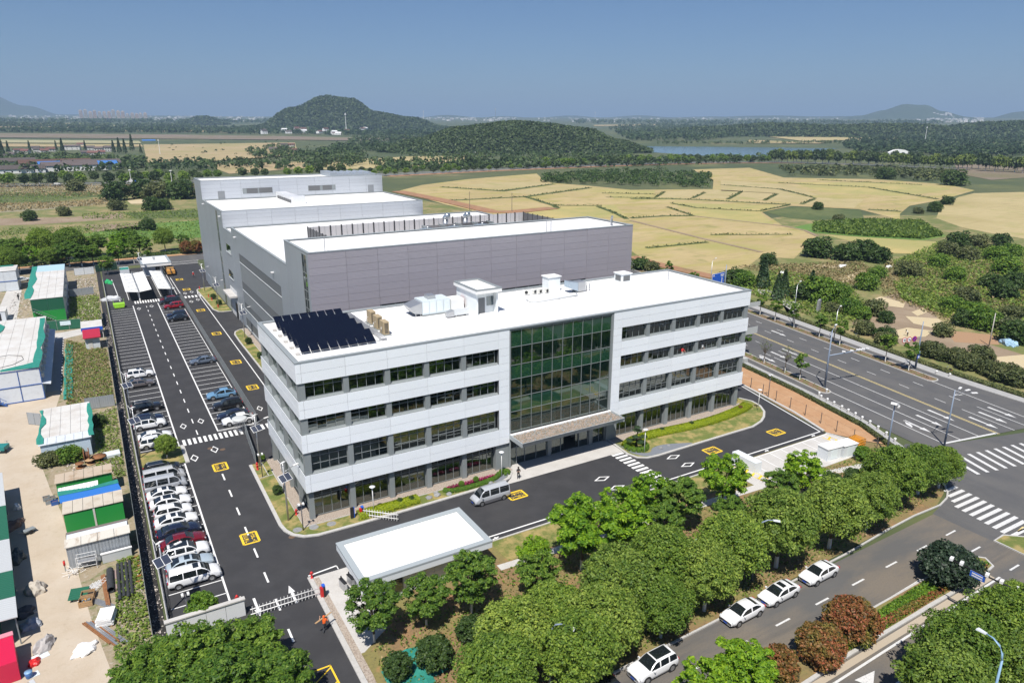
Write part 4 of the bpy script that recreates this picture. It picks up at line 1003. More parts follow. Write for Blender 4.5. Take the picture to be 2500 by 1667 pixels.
for x, y, k, lb, rfo in ((31.3,-37.7, 'sedan', 'white sedan under the trees at the street kerb, first of three', None),(36.7,-37.5, 'sedan', 'white sedan with open sunroof, middle of three at the street kerb', 'sun'),
                    (43.0,-37.35, 'sedan', 'white sedan at the street kerb, nearest to the crossroads', None),(19.1,-38.8, 'suv', 'white SUV in tree shade at the bottom street kerb', 'pano')):
    car(k, 'white', x, y, math.pi+.03, lb, st, rfo)
car('hatch', 'black', 13.2,-38.9, math.pi+.02, 'dark car hidden in tree shade ahead of the white SUV', st)
car('sedan', 'white', -36.9,176,.3, 'white car parked behind the container sheds', None)

# ------------------------------------------------------------------ solar array and machines on the office roof
PV = mat('solar_collector_glass', (.004,.006,.015),.25, spec=.5)
for r in range(5):
    y0 = 3.05 + 2.85*r; nm = ('front', 'second', 'third', 'fourth', 'rear')[r]
    t = thing('solar_panel_row', nm + ' row of tilted dark blue solar panels on the white roof', 'solar panels', (6.3, y0,19.79),0, 'solar panel rows on the office roof')
    tl = RAD(25); npan = 8
    me = BOXES.get('pv')
    if me is None:
        b = MB(); b.hexa([(-.51,0,.30),(.51,0,.30),(.51,2.45*math.cos(tl),.30+2.45*math.sin(tl)),(-.51,2.45*math.cos(tl),.30+2.45*math.sin(tl)),(-.51,-.035,.36),(.51,-.035,.36),(.51,2.45*math.cos(tl)-.035,.36+2.45*math.sin(tl)),(-.51,2.45*math.cos(tl)-.035,.36+2.45*math.sin(tl))])
        me = b.mesh('solar_panel', PV); BOXES['pv'] = me
    for k in range(npan):
        o = bpy.data.objects.new('solar_panel', me); C.objects.link(o); o.parent = t; o.location = (-4.45+.22 + k*1.135,0,0)
    for k in range(npan):
        for yy, h in ((.12,.36),(1.75,1.12)):
            tb(t, 'leg', STEEL, 1,[(-4.3+k*1.135+.22-.4, yy, 0),(-4.3+k*1.135+.22-.4, yy, h)],.03,5)
    tb(t, 'manifold_pipe', STEEL, 3,[(-4.9,.1,.24),(4.9,.1,.24)],.03,6)
    bx(t, 'ballast_block', CONC, 1,-5.3,-.1,0,-4.9,.5,.22)
TANM = mat('tan_unit_casing', (.42,.33,.20),.5)
for i, (x, y) in enumerate(((12.9,6.4),(13.05,9.2),(13.2,12.0))):
    t = thing('heat_pump', 'tan heat pump unit, ' + ('nearest to the roof edge', 'middle of three', 'farthest from the roof edge')[i] + ', beside the solar panels', 'heat pump', (x, y, 19.79),0, 'tan heat pumps')
    bx(t, 'casing', TANM, 1,-.36,-.75,.12,.36,.75,1.75)
    for s in (-1,1):
        tb(t, 'fan_grille', DARK, 1,[(.35, s*.36,1.2),(.40, s*.36,1.2)],.3,14)
    b = MB()
    for k in range(9): b.box(-.25,-.752-.012,.3+k*.15,.25,-.748,.38+k*.15)
    b.build('louvres', DARK, t, local=True)
    bx(t, 'plinth', GREYM, 1,-.6,-.95,0,.6,.95,.1)
t = thing('roof_pipe_run', 'bundle of steel pipes running between the solar panels and heat pumps', 'pipes', (11.9,10,19.79))
for k in range(4):
    tb(t, 'pipe', STEEL, 3,[(-.4+.18*k, -6.5,.35),(-.4+.18*k, 7.5,.35)],.055,6)
for k in range(5):
    bx(t, 'support', STEEL, 1,-.6,-6+k*3,0,.4,-5.9+k*3,.3)
for k in range(3):
    tb(t, 'branch_pipe', WHITE, 3,[(.2,-3.8+k*2.8,.35),(.5,-3.8+k*2.8,.35),(.5,-3.8+k*2.8,1.0),(.8,-3.8+k*2.8,1.0)],.05,6)
PALE = mat('pale_machine_casing', (.66,.73,.76),.4,.1)
t = thing('air_handling_unit', 'large pale air handling unit with tapered duct inlet on the office roof', 'ventilation unit', (22.6,13.2,19.79))
for k in range(4):
    b = MB(); b.box(-2.1+k*1.06,-1.4,.2,-1.07+k*1.06,1.4,2.1); o = b.build('cabinet', PALE, t, local=True)
    d = MB(); d.box(-2.0+k*1.06,-1.44,.4,-1.17+k*1.06,-1.41,1.9); d.build('access_door', mat('pale_door', (.70,.77,.80),.35), o, local=True).location -= o.location
hx(t, 'inlet_duct', STEEL, 1,[(-3.3,-1.3,.5),(-2.12,-1.3,.3),(-2.12,1.3,.3),(-3.3,1.3,.5),(-3.9,-1.3,1.4),(-2.12,-1.3,1.9),(-2.12,1.3,1.9),(-3.9,1.3,1.4)])
for x in (-3.0,-2.3):
    for y in (-1.1,1.1):
        bx(t, 'leg', STEEL, 1, x-.05, y-.05,0, x+.05, y+.05,.5)
bx(t, 'base_frame', GREYM, 1,-2.15,-1.5,.05,2.15,1.5,.19)
bx(t, 'top_duct', STEEL, 1,-.9,-.7,2.1,.2,.7,2.6)
t = thing('white_fan_box', 'white fan housing with red flexible joint beside the roof penthouse', 'fan box', (25.7,12.6,19.79))
bx(t, 'casing', WHITE, 1,-.9,-1.1,.3,1.0,1.1,1.9)
bx(t, 'flexible_joint', RED, 1,1.0,-.6,.5,1.25,.6,1.7)
bx(t, 'stand', STEEL, 1,-.8,-1.0,0,.9,1.0,.29)
t = thing('duct_fan', 'small silver inline duct fan in front of the white fan housing', 'duct', (24.7,9.6,19.79))
hx(t, 'duct_hood', STEEL, 1,[(-1.7,-.4,.15),(-.7,-.5,.15),(-.7,.5,.15),(-1.7,.4,.15),(-1.7,-.4,.7),(-.7,-.5,1.0),(-.7,.5,1.0),(-1.7,.4,.7)])
bx(t, 'duct_body', mat('pale_duct', (.66,.69,.70),.35,.4),1,-.68,-.4,.25,1.6,.4,.95)
for x in (-.4,1.2):
    bx(t, 'support', STEEL, 1, x, -.4,0, x+.1,.4,.25)
for i, x in enumerate((39.7,41.0,41.9,43.0)):
    t = thing('condenser_unit', ('leftmost', 'second', 'third', 'rightmost')[i] + ' of four small grey air-conditioner outdoor units on the roof', 'air conditioner', (x, 15.6-.2*i, 19.79),.3 if i else -.6, 'outdoor units on the office roof')
    bx(t, 'casing', mat('unit_ivory', (.62,.62,.58),.5),1,-.42,-.17,.1,.42,.17,.75)
    tb(t, 'fan_grille', DARK, 1,[(-.08,-.18,.42),(-.08,-.2,.42)],.25,14)
t = thing('roof_shaft', 'tall white box shaft beside the outdoor units on the roof', 'roof shaft', (44.6,16.2,19.79))
bx(t, 'shaft', MATS['penthouse_white'],1,-1.1,-.9,0,1.1,.9,2.3)
bx(t, 'cap', ROOFW, 1,-1.25,-1.05,2.3,1.25,1.05,2.45)
t = thing('duct_elbow', 'bent galvanised duct with pipe loop beside the white roof shaft', 'duct', (47.4,13.6,19.79))
hx(t, 'elbow', mat('bluish_galvanised', (.42,.50,.58),.3,.6),1,[(-1.6,-.7,.9),(.1,-.7,.2),(.1,.7,.2),(-1.6,.7,.9),(-1.6,-.7,1.9),(.1,-.7,1.6),(.1,.7,1.6),(-1.6,.7,1.9)])
bx(t, 'duct_body', STEEL, 1,.1,-.75,.15,1.5,.75,1.65)
tb(t, 'pipe_loop', STEEL, 3,[(1.8,-.6,.05),(1.8,-.6,1.4),(2.4,-.6,1.4),(2.4,-.6,.3)],.09,6)
bx(t, 'plinth', GREYM, 1,-.2,-.5,0,1.2,.5,.15)
t = thing('roof_conduit', 'pale pipe lying in a bend across the white office roof', 'pipe', (41.5,11,19.79))
tb(t, 'pipe', mat('pale_pipe', (.60,.62,.63),.45),3,[(-3.9,1.2,.15),(-3.9,.3,.15),(-3.5,-.2,.15),(-2,-.3,.15),(4.6,.15,.15),(5.2,1.2,.15)],.14,8)
for x in (-2,1,4):
    bx(t, 'bracket', STEEL, 1, x-.1,-.35,0, x+.1,.2,.05)
t = thing('roof_vent_box', 'white cube vent with dark louvres near the rear roof edge', 'roof vent', (58.6,15.6,19.79))
bx(t, 'box', MATS['penthouse_white'],1,-1.0,-1.0,0,1.0,1.0,1.5)
bx(t, 'cap', ROOFW, 1,-1.15,-1.15,1.5,1.15,1.15,1.62)
bx(t, 'louvre', LOUV, 1,-.7,-1.03,.35,.7,-1.0,1.25)
bx(t, 'louvre', LOUV, 1,-1.03,-.7,.35,-1.0,.7,1.25)
t = MB(); t.tube([(66.2,12.8,19.78),(66.2,12.8,21.4)],.06); tag(t.build('lightning_rod', POLE), 'thin grey lightning rod standing on the right end of the roof', 'rod')

# ------------------------------------------------------------------ guard house and rear gatehouse
gh = thing('guard_house', 'single-storey white guard house with wide flat white roof by the gate', 'guard house', (7.1,-15.1,0))
b = MB(); b.box(.95,-17.9,0,13.3,-12.2,2.9); b.build('wall', mat('guard_wall_white', (.66,.70,.73),.5), gh)
b = MB(); b.box(0.0,-19.0,2.75,14.25,-11.2,3.4); b.build('roof_slab', MATS['guard_wall_white'], gh)
b = MB(); q = .62
for r_ in ((-.03,-19.03,14.28,-19.03+q),(-.03,-11.17-q, 14.28,-11.17),(-.03,-19.03+q, -.03+q, -11.17-q),(14.28-q, -19.03+q, 14.28,-11.17-q)): b.box(r_[0], r_[1],3.4, r_[2], r_[3],3.58)
b.build('roof_coping', mat('pale_grey_coping', (.34,.38,.40),.45), gh)
b = MB(); b.box(.6,-18.4,3.4,13.65,-11.8,3.46); b.build('roof_membrane', mat('stained_roof_membrane', (.80,.80,.79),.55, var=((.5,(.62,.55,.46),.66,.82),(1.4,(.45,.38,.3),.74,.9),(.12,(.74,.73,.7),.5,.8))), gh)
for i in range(7):
    piece('wall_panel', 1.0+i*1.77,-17.98,.1,2.74+i*1.77,-17.91,1.4, WPANEL, gh)
    if i != 0: piece('wall_panel', 1.0+i*1.77,-17.98,1.43,2.74+i*1.77,-17.91,2.72, WPANEL, gh)
for i in range(4): piece('wall_panel', .88,-17.85+i*1.42,.1,.94,-16.46+i*1.42,2.72, WPANEL, gh)
b = MB(); b.box(3.1,-18.02,.3,4.6,-17.985,2.4); wno = b.build('window', FRAME, gh); b = MB(); b.quad((3.2,-18.03,.4),(4.5,-18.03,.4),(4.5,-18.03,2.3),(3.2,-18.03,2.3)); b.build('pane', GL_WIN, wno)
b = MB(); b.box(.84,-15.8,.05,.875,-14.6,2.2); b.build('door', MATS['door_grey'], gh)
rg = thing('rear_gatehouse', 'small white gatehouse with flat roof at the far gate beside the carports', 'gatehouse', (-1.4,171,0))
b = MB(); b.box(-4.7,166.3,0,1.6,177,3.2); b.build('wall', MATS['guard_wall_white'], rg)
b = MB(); b.box(-5.65,165.0,3.0,2.75,178.8,3.75); b.build('roof_slab', WHITE, rg)
b = MB()
for r_ in ((-5.7,164.95,2.8,165.6),(-5.7,178.2,2.8,178.85),(-5.7,165.6,-5.05,178.2),(2.15,165.6,2.8,178.2)): b.box(r_[0], r_[1],3.75, r_[2], r_[3],3.95)
b.build('roof_coping', MATS['pale_grey_coping'], rg)
b = MB(); b.box(-5,165.6,3.75,2.1,178.2,3.82); b.build('roof_membrane', ROOFW, rg)
b = MB(); b.box(-1.8,166.24,.05,-.6,166.29,2.6); b.build('door', DARK, rg)
b = MB(); b.box(.2,166.24,.05,1.2,166.29,2.8); b.build('window', GL_WIN, rg)
b = MB(); b.cyl((-1.5,172,3.8),.35,.9,8); b.build('roof_vent', STEEL, rg)
# carports
CPW = mat('white_canopy_sheet', (.80,.80,.79),.45)
def carport(x0, xm, x1, label):
    t = thing('carport', label, 'carport', (xm, 146,0),0, 'white carports at the rear of the car park')
    for (a, b_) in ((x0, xm),(xm, x1)):
        if abs(a-b_) < .2: continue
        zo, zm = (2.95,2.55)
        for k in range(6):
            ya, yb = 131.4+k*4.6,131.4+(k+1)*4.6-.05
            za, zb_ = (zo, zm) if a == x0 else (zm, zo)
            q = MB(); q.hexa([(a+.02, ya, za-.06),(b_-.02, ya, zb_-.06),(b_-.02, yb, zb_-.06),(a+.02, yb, za-.06),(a+.02, ya, za),(b_-.02, ya, zb_),(b_-.02, yb, zb_),(a+.02, yb, za)]); q.build('canopy_panel', CPW, t)
    q = MB(); q.box(xm-.15,131.6,2.62, xm+.15,159,2.85); q.build('spine_beam', STEEL, t)
    for k in range(6):
        y = 132.4+k*5.0
        q = MB(); q.box(xm-.12, y-.12,0, xm+.12, y+.12,2.5); q.build('post', WHITE, t)
        for (a, b_) in ((x0, xm),(xm, x1)):
            if abs(a-b_) < .2: continue
            o_ = a if a == x0 else b_
            q = MB(); q.tube([(xm, y, 3.3),(o_*.75+xm*.25, y, 2.95)],.04,5); q.build('stay', GREYM, t)
        q = MB(); q.box(xm-.06, y-.06,2.86, xm+.06, y+.06,3.35); q.build('mast', GREYM, t)
    return t
carport(-11.8,-8.7,-5.6, 'double white carport with butterfly roof panels near the far gate')
carport(-4.1,-.9,-.9, 'single white carport roof beside the double carport near the far gate')

# ------------------------------------------------------------------ fences, gates and rails
def rail_fence(name, label, cat, pts, h, step, m, rails, pr=.03, panel=None, group=None, rr=.02):
    c0 = Vector(((pts[0][0]+pts[-1][0])/2,(pts[0][1]+pts[-1][1])/2,0)); t = thing(name, label, cat, c0,0, group)
    L = [0]
    for a, b_ in zip(pts[:-1], pts[1:]): L.append(L[-1]+(Vector(b_)-Vector(a)).length)
    def at(s):
        for i in range(len(pts)-1):
            if s <= L[i+1]+1e-6: k = (s-L[i])/max(1e-6, L[i+1]-L[i]); return Vector(pts[i]).lerp(Vector(pts[i+1]), k)
        return Vector(pts[-1])
    n = max(1, round(L[-1]/step)); P = [at(L[-1]*i/n) for i in range(n+1)]
    pm = MB(); pm.box(-pr, -pr, 0, pr, pr, h); pme = pm.mesh('post', m)
    for p in P:
        o = bpy.data.objects.new('post', pme); C.objects.link(o); o.parent = t; o.location = Vector((p[0], p[1],0)) - c0
    for z in rails:
        tb(t, 'rail', m, 0,[(p[0], p[1], z) for p in P], rr, 5)
    if panel:
        for i in range(n):
            a, b_ = P[i], P[i+1]; d = (b_-a).normalized()*pr*1.2; q = MB(); a2, b2 = a+d, b_-d; nn_ = Vector((-d.y, d.x)).normalized()*panel[2]
            q.hexa([(a2.x-nn_.x, a2.y-nn_.y, panel[0]),(b2.x-nn_.x, b2.y-nn_.y, panel[0]),(b2.x+nn_.x, b2.y+nn_.y, panel[0]),(a2.x+nn_.x, a2.y+nn_.y, panel[0]),(a2.x-nn_.x, a2.y-nn_.y, panel[1]),(b2.x-nn_.x, b2.y-nn_.y, panel[1]),(b2.x+nn_.x, b2.y+nn_.y, panel[1]),(a2.x+nn_.x, a2.y+nn_.y, panel[1])])
            q.build('panel', panel[3], t)
    return t
rail_fence('boundary_railing', 'pale steel pipe railing on low wall along the parking bays', 'railing', [(-16.3,-12.5),(-16.3,165)],1.15,2.5, STEEL, (.55,.85,1.12),.035,(0,.38,.1, KERB), rr=.03)
MESHG = mat('dark_green_hoarding', (.015,.055,.035),.7, var=((1,(.03,.08,.05),.4,.8),))
rail_fence('green_hoarding', 'thin dark green hoarding fence along the ditch beside the work yard', 'fence', [(-17.75,-12),(-17.7,50)],1.9,3.0, GREYM, (1.9,),.03,(.05,1.85,.02, MESHG))
rail_fence('green_hoarding', 'dark green hoarding fence along the overgrown plot beside the ditch', 'fence', [(-17.7,53.5),(-17.7,90)],1.9,3.0, GREYM, (1.9,),.03,(.05,1.85,.02, MESHG))
GF = mat('grey_mesh_panel', (.20,.215,.22),.6)
rail_fence('inner_fence', 'dark grey mesh fence between parking bays and side road', 'fence', [(0.85,33.2),(0.95,129.5)],1.9,3.0, GREYM, (.1,1.0,1.9),.035,(.12,1.85,.008, GF))
rail_fence('gate_fence', 'short grey panel fence and gate between turnstile and lawn', 'fence', [(-1.45,30.2),(-2.2,19.0)],1.9,1.9, GREYM, (.1,1.9),.05,(.12,1.85,.02, GF))
rail_fence('perimeter_fence', 'thin wire fence posts along the orange soil verge', 'fence', [(77.0,-21.5),(76.3,-17.8),(77.9,-10.5),(79.6,.5),(81.3,8),(86,32),(92,62)],1.9,3.4, mat('dark_post', (.10,.09,.085),.6),(.5,1.8),.04, rr=.008)
wl_ = thing('boundary_wall', 'white rendered boundary wall with pale coping beside the car park corner', 'wall', (-13.4,-13.2,0))
for k in range(4):
    piece('wall_panel', -16.6+k*1.72,-13.35,0,-16.6+(k+1)*1.72-.03,-13.1,1.75, mat('render_white', (.66,.67,.68),.7), wl_)
b = MB(); b.box(-16.7,-13.45,1.75,-9.65,-12.95,1.87); b.build('coping', CONC, wl_)
b = MB(); b.box(-10.0,-13.3,0,-9.7,-10.8,.5); b.build('return_kerb', CONC, wl_)
for (x, y, sx, label) in ((-2.5,-14.4,-1, 'red and black barrier with long white boom gate across the gate road'),(5.9,-1.75,1, 'red and black barrier cabinet beside the lawn hedge with white boom gate')):
    t = thing('boom_barrier', label, 'boom gate', (x, y, 0))
    bx(t, 'cabinet', RED, 1,-.28,-.18,0,0,.18,1.15)
    bx(t, 'display_panel', DARK, 1,.0,-.2,0,.2,.2,1.25)
    bx(t, 'hood', BLUE, 1,-.1,-.2,1.25,.2,.2,1.4)
    if sx < 0: p0, p1 = Vector((-.25,.3,.95)), Vector((-6.9,.35,.95))
    else: p0, p1 = Vector((.05,-.3,1.0)), Vector((3.3,-3.4,1.0))
    for dz in (0,-.55):
        tb(t, 'boom', WHITE, 3,[p0+Vector((0,0, dz)), p1+Vector((0,0, dz))],.05,6)
    n = 20 if sx < 0 else 13
    for k in range(n):
        q = p0.lerp(p1,(k+.4)/n); bx(t, 'fence_bar', WHITE, 1, q.x-.025, q.y-.025, q.z-.85, q.x+.025, q.y+.025, q.z+.28)
t = thing('info_post', 'slim black and blue display post on the lawn next to the hedge barrier', 'display post', (4.75,-1.6,0))
bx(t, 'cabinet', DARK, 1,-.2,-.12,.1,.2,.12,1.5)
bx(t, 'side_trim', BLUE, 1,.2,-.12,.1,.28,.12,1.5)
for i, (x, y) in enumerate(((-.4,-14.2),(.5,-13.9))):
    t = thing('turnstile', ('outer', 'inner')[i] + ' of two steel tripod turnstiles on the guard plaza', 'turnstile', (x, y, 0),.15, 'plaza turnstiles')
    bx(t, 'cabinet', STEEL, 1,-.16,-.6,0,.16,.6,.95)
    bx(t, 'top_plate', DARK, 1,-.18,-.62,.95,.18,.62,1.02)
    tb(t, 'arm', STEEL, 1,[(.16,0,.8),(.5,0,.75)],.025,5)
    bx(t, 'card_reader', DARK, 1,-.06,.35,1.02,.06,.42,1.35)
def turnstile_cage(x, y, label):
    t = thing('full_height_turnstile', label, 'turnstile', (x, y, 0))
    lt(t, 'roof_disc', mat('pale_grey_disc', (.52,.54,.54),.5),3,(0,0,2.15),[(1.1,0),(1.1,.15),(.9,.2)],18)
    for k in range(14):
        an = k*2*math.pi/14
        if k in (0,1,7,8): continue
        tb(t, 'bar', STEEL, 1,[(math.cos(an)*.9, math.sin(an)*.9,0),(math.cos(an)*.9, math.sin(an)*.9,2.15)],.03,5)
    for k in range(8):
        tb(t, 'rotor_arm', STEEL, 1,[(-.75,0,.25+k*.25),(.75,0,.25+k*.25)],.02,5)
turnstile_cage(-1.9,31.3, 'full-height steel turnstile with pale round roof beside the near crossing')
turnstile_cage(-.9,133.2, 'full-height turnstile with grey round roof beside the far crossing')

# ------------------------------------------------------------------ lamps
SPV = mat('small_solar_panel', (.05,.06,.09),.2, coat=.3)
def solar_lamp(x, y, rz, label, h=7.6):
    t = thing('solar_street_lamp', label, 'street lamp', (x, y, 0), rz, 'wind and solar street lamps')
    tb(t, 'pole', STEEL, 3,[(0,0,0),(0,0, h)],[.12,.06],8)
    b = MB(); b.tube([(0,0, h-1.2),(.7,0, h-1.0),(1.5,0, h-.85)],.035,6); o = b.build('arm', STEEL, t, True, True)
    ob(t, 'lamp_head', WHITE, 1,(1.75,0, h-.85),(.7,.26,.08))
    b = MB(); R_ = Matrix.Rotation(RAD(40),3, 'X')
    q = [R_ @ Vector(p) for p in ((-.75,-.5,-.02),(.75,-.5,-.02),(.75,.5,-.02),(-.75,.5,-.02),(-.75,-.5,.02),(.75,-.5,.02),(.75,.5,.02),(-.75,.5,.02))]
    b.hexa([Vector(p)+Vector((-.1,-.35, h-1.7)) for p in q]); po = b.build('solar_panel', WHITE, t, local=True)
    for k in (-.36,.36):
        b = MB(); b.hexa([(R_ @ Vector(((p[0]*.44)+k, p[1]*.9, p[2]+.025)))+Vector((-.1,-.35, h-1.7)) for p in ((-.75,-.5,-.01),(.75,-.5,-.01),(.75,.5,-.01),(-.75,.5,-.01),(-.75,-.5,.01),(.75,-.5,.01),(.75,.5,.01),(-.75,.5,.01))])
        c_ = b.build('cell_field', SPV, po, local=True); c_.location -= po.location
    tb(t, 'turbine_body', WHITE, 3,[(-.3,0, h+.05),(.1,0, h+.1),(.55,0, h+.08)],[.05,.11,.02],8)
    for k in range(3):
        an = k*2.094+.5; hx(t, 'blade', WHITE, 1,[(-.3,0, h+.05),(-.28,0, h+.05),(-.28,.06*math.cos(an+1.57), h+.05+.06*math.sin(an+1.57)),(-.3,.06*math.cos(an+1.57), h+.05+.06*math.sin(an+1.57)),
            (-.3,.65*math.cos(an), h+.05+.65*math.sin(an)),(-.28,.65*math.cos(an), h+.05+.65*math.sin(an)),(-.28,.65*math.cos(an+.12), h+.05+.65*math.sin(an+.12)),(-.3,.65*math.cos(an+.12), h+.05+.65*math.sin(an+.12))])
    return t
for x, y, lb in ((-16.0,-9.2, 'solar street lamp beside the white minivan at the railing corner'),(-15.9,29.0, 'solar street lamp at the railing beside the small lawn'),(-15.9,45.0, 'solar street lamp above the black SUV at the railing'),
                 (-1.9,17.8, 'solar street lamp on the lawn corner beside the grey gate fence'),(-2.0,1.7, 'solar street lamp on the lawn at the office corner'),(8.5,82.5, 'solar street lamp on the second lawn beside the hall'),
                 (8.1,114.5, 'solar street lamp on the lawn beside the loading door'),(7.8,135.5, 'solar street lamp at the rounded far end of the lawn'),(-5.9,163.5, 'tall solar street lamp standing by the rear gatehouse')):
    solar_lamp(x, y, .4, lb)
def garden_lamp(x, y, label, h=3.6):
    t = thing('garden_lamp', label, 'lamp post', (x, y, .1),0, 'garden lamps on the lawns')
    tb(t, 'pole', WHITE, 3,[(0,0,0),(0,0, h)],.045,7)
    lt(t, 'lamp_disc', mat('lamp_white', (.8,.82,.83),.4),3,(0,0, h-.05),[(.06,-.15),(.1,0),(.34,.05),(.36,.1),(.1,.16)],14)
for x, y, lb in ((7.3,-1.95, 'white garden lamp rising from the yellow-green hedge by the barrier'),(25.3,-1.6, 'white garden lamp beside the flower bed near the entrance'),(46.6,-5.6, 'white garden lamp beside the bonsai pine'),(73.2,-2.9, 'white garden lamp at the rounded tip of the right lawn')): garden_lamp(x, y, lb)
def camera_post(x, y, label, h=3.5):
    t = thing('camera_post', label, 'camera post', (x, y, 0),0, 'dark camera posts')
    tb(t, 'pole', mat('dark_pole', (.09,.09,.10),.5),3,[(0,0,0),(0,0, h)],.06,7)
    for s in (-1,1):
        bx(t, 'camera', WHITE, 1,-.1+s*.25,-.25, h-.05,.1+s*.25,.15, h+.1)
    bx(t, 'crossarm', MATS['dark_pole'],1,-.35,-.03, h-.15,.35,.03, h-.08)
camera_post(-1.05,-1.35, 'dark camera post standing on the lawn at the office corner')
camera_post(-2.3,14.3, 'dark camera post beside the red hydrants on the lawn')
camera_post(-14.6,-12.3, 'dark post behind the white boundary wall beside a round bush')
camera_post(79.3,.2, 'dark post with junction box inside the wire fence at the right', 4.2)
def hydrant(x, y, label):
    t = thing('fire_hydrant', label, 'hydrant', (x, y, .1),0, 'red fire hydrants')
    lt(t, 'barrel', RED, 3,(0,0,0),[(.15,0),(.15,.06),(.10,.08),(.10,.6),(.14,.62),(.14,.7),(.05,.8)],12)
    for s in (-1,1):
        tb(t, 'outlet', RED, 3,[(0,0,.5),(s*.2,0,.5)],.06,8)
for x, y, lb in ((-.85,2.5, 'red fire hydrant on the lawn near the office corner'),(-2.4,16.9, 'front one of two red hydrants by the grey gate fence'),(-2.3,17.6, 'rear one of two red hydrants by the grey gate fence'),(-10.1,-11.0, 'small red hydrant at the car park corner kerb'),
                 (-2.7,-10.9, 'small red hydrant at the tip of the guard plaza kerb'),(7.6,127, 'red hydrant in the middle of the lawn beside the hall'),(7.7,122.5, 'second red hydrant farther along the lawn beside the hall'),(7.9,113.8, 'red hydrant at the near end of the hall lawn'),(6.9,138.5, 'red hydrant at the far rounded end of the hall lawn')): hydrant(x, y, lb)
t = thing('notice_board', 'white notice board standing on the left lawn', 'board', (-.9,10,.1))
bx(t, 'board', WHITE, 1,-.04,-1.2,.4,.04,1.2,1.2)
for y in (-1,1):
    bx(t, 'leg', STEEL, 1,-.03, y-.03,0,.03, y+.03,.4)
t = thing('charging_cabinet', 'pale grey equipment cabinet with sloped display in the visitor lot', 'cabinet', (56,-15.8,.04))
bx(t, 'casing', MATS['guard_wall_white'],1,-.6,-2.2,0,.6,2.0,1.5)
bx(t, 'display', DARK, 1,.62,-2.0,.6,.72,-1.0,1.4)
for i, (x, y) in enumerate(((68.4,-19.8),(71.3,-20.3))):
    t = thing('utility_box', ('left', 'right') [i] + ' of two white utility boxes behind the round shrub in the visitor lot', 'utility box', (x, y, .04),-.1, 'white utility boxes')
    bx(t, 'casing', MATS['guard_wall_white'],1,-1.3,-.9,0,1.3,.9,1.75)
    bx(t, 'roof', WHITE, 1,-1.4,-1.0,1.75,1.4,1.0,1.83)
    bx(t, 'door', mat('pale_door', (.7,.77,.8),.35),1,-.6,-.93,.2,.6,-.9,1.6)
t = thing('yellow_barrier', 'heap of orange-yellow folding barriers beside the wire fence', 'barrier', (75.7,-19.2,.05))
ORG = mat('orange_yellow_plastic', (.75,.33,.03),.5)
for k in range(5):
    b = MB(); dx = k*.35-.8
    for z in (.2,.6,1.0): b.box(dx, -.9, z, dx+.06,.9, z+.1)
    for y in (-.9,.8): b.box(dx, y, 0, dx+.06, y+.1,1.1)
    b.build('barrier_frame', ORG, t, local=True)
# ------------------------------------------------------------------ vegetation
import numpy as np
NR = np.random.default_rng(11)
def leafmat(name, col, var=.35, tr=.28, c2=None, ov=.14):
    return mat(name, col, .55, spec=.35, island=var, translucent=tr, objvar=ov, var=((.35, c2,.45,.7),) if c2 else ())
LF_CAM = leafmat('camphor_leaf', (.18,.295,.042),.42,.45,(.115,.215,.028))
LF_CAM2 = leafmat('young_camphor_leaf', (.235,.345,.06),.40,.45,(.15,.255,.036))
LF_OPEN = leafmat('bright_green_leaf', (.19,.37,.022),.45,.5)
LF_LUSH = leafmat('lush_green_leaf', (.12,.235,.03),.5,.45)
LF_DARK = leafmat('dark_green_leaf', (.05,.10,.022),.5,.3)
LF_LIME = leafmat('lime_hedge_leaf', (.26,.34,.010),.35,.3)
LF_BOX = leafmat('box_hedge_leaf', (.10,.21,.018),.4,.3)
LF_RED = leafmat('red_tip_leaf', (.23,.125,.035),.8,.35,(.13,.19,.03))
LF_OLIVE = leafmat('olive_scrub_leaf', (.115,.14,.05),.5,.3,(.065,.10,.03))
LF_FAR = leafmat('distant_leaf', (.055,.095,.027),.35,.25, None, .25)
LF_FARL = leafmat('distant_bright_leaf', (.13,.19,.035),.35,.3, None, .2)
LF_CON = leafmat('conifer_leaf', (.035,.075,.025),.4,.15)
LF_DRY = leafmat('dry_grass_blade', (.30,.25,.115),.4,.3)
LF_GRASS = leafmat('green_grass_blade', (.16,.25,.045),.45,.4)
LF_FLOWER = leafmat('flower_petal', (.28,.03,.05),.9,.2)
BARK = mat('brown_bark', (.10,.075,.05),.9, var=((6,(.055,.04,.03),.45,.75),), bump=(12,.6)); LIMEW = mat('whitewashed_bark', (.70,.69,.66),.85)

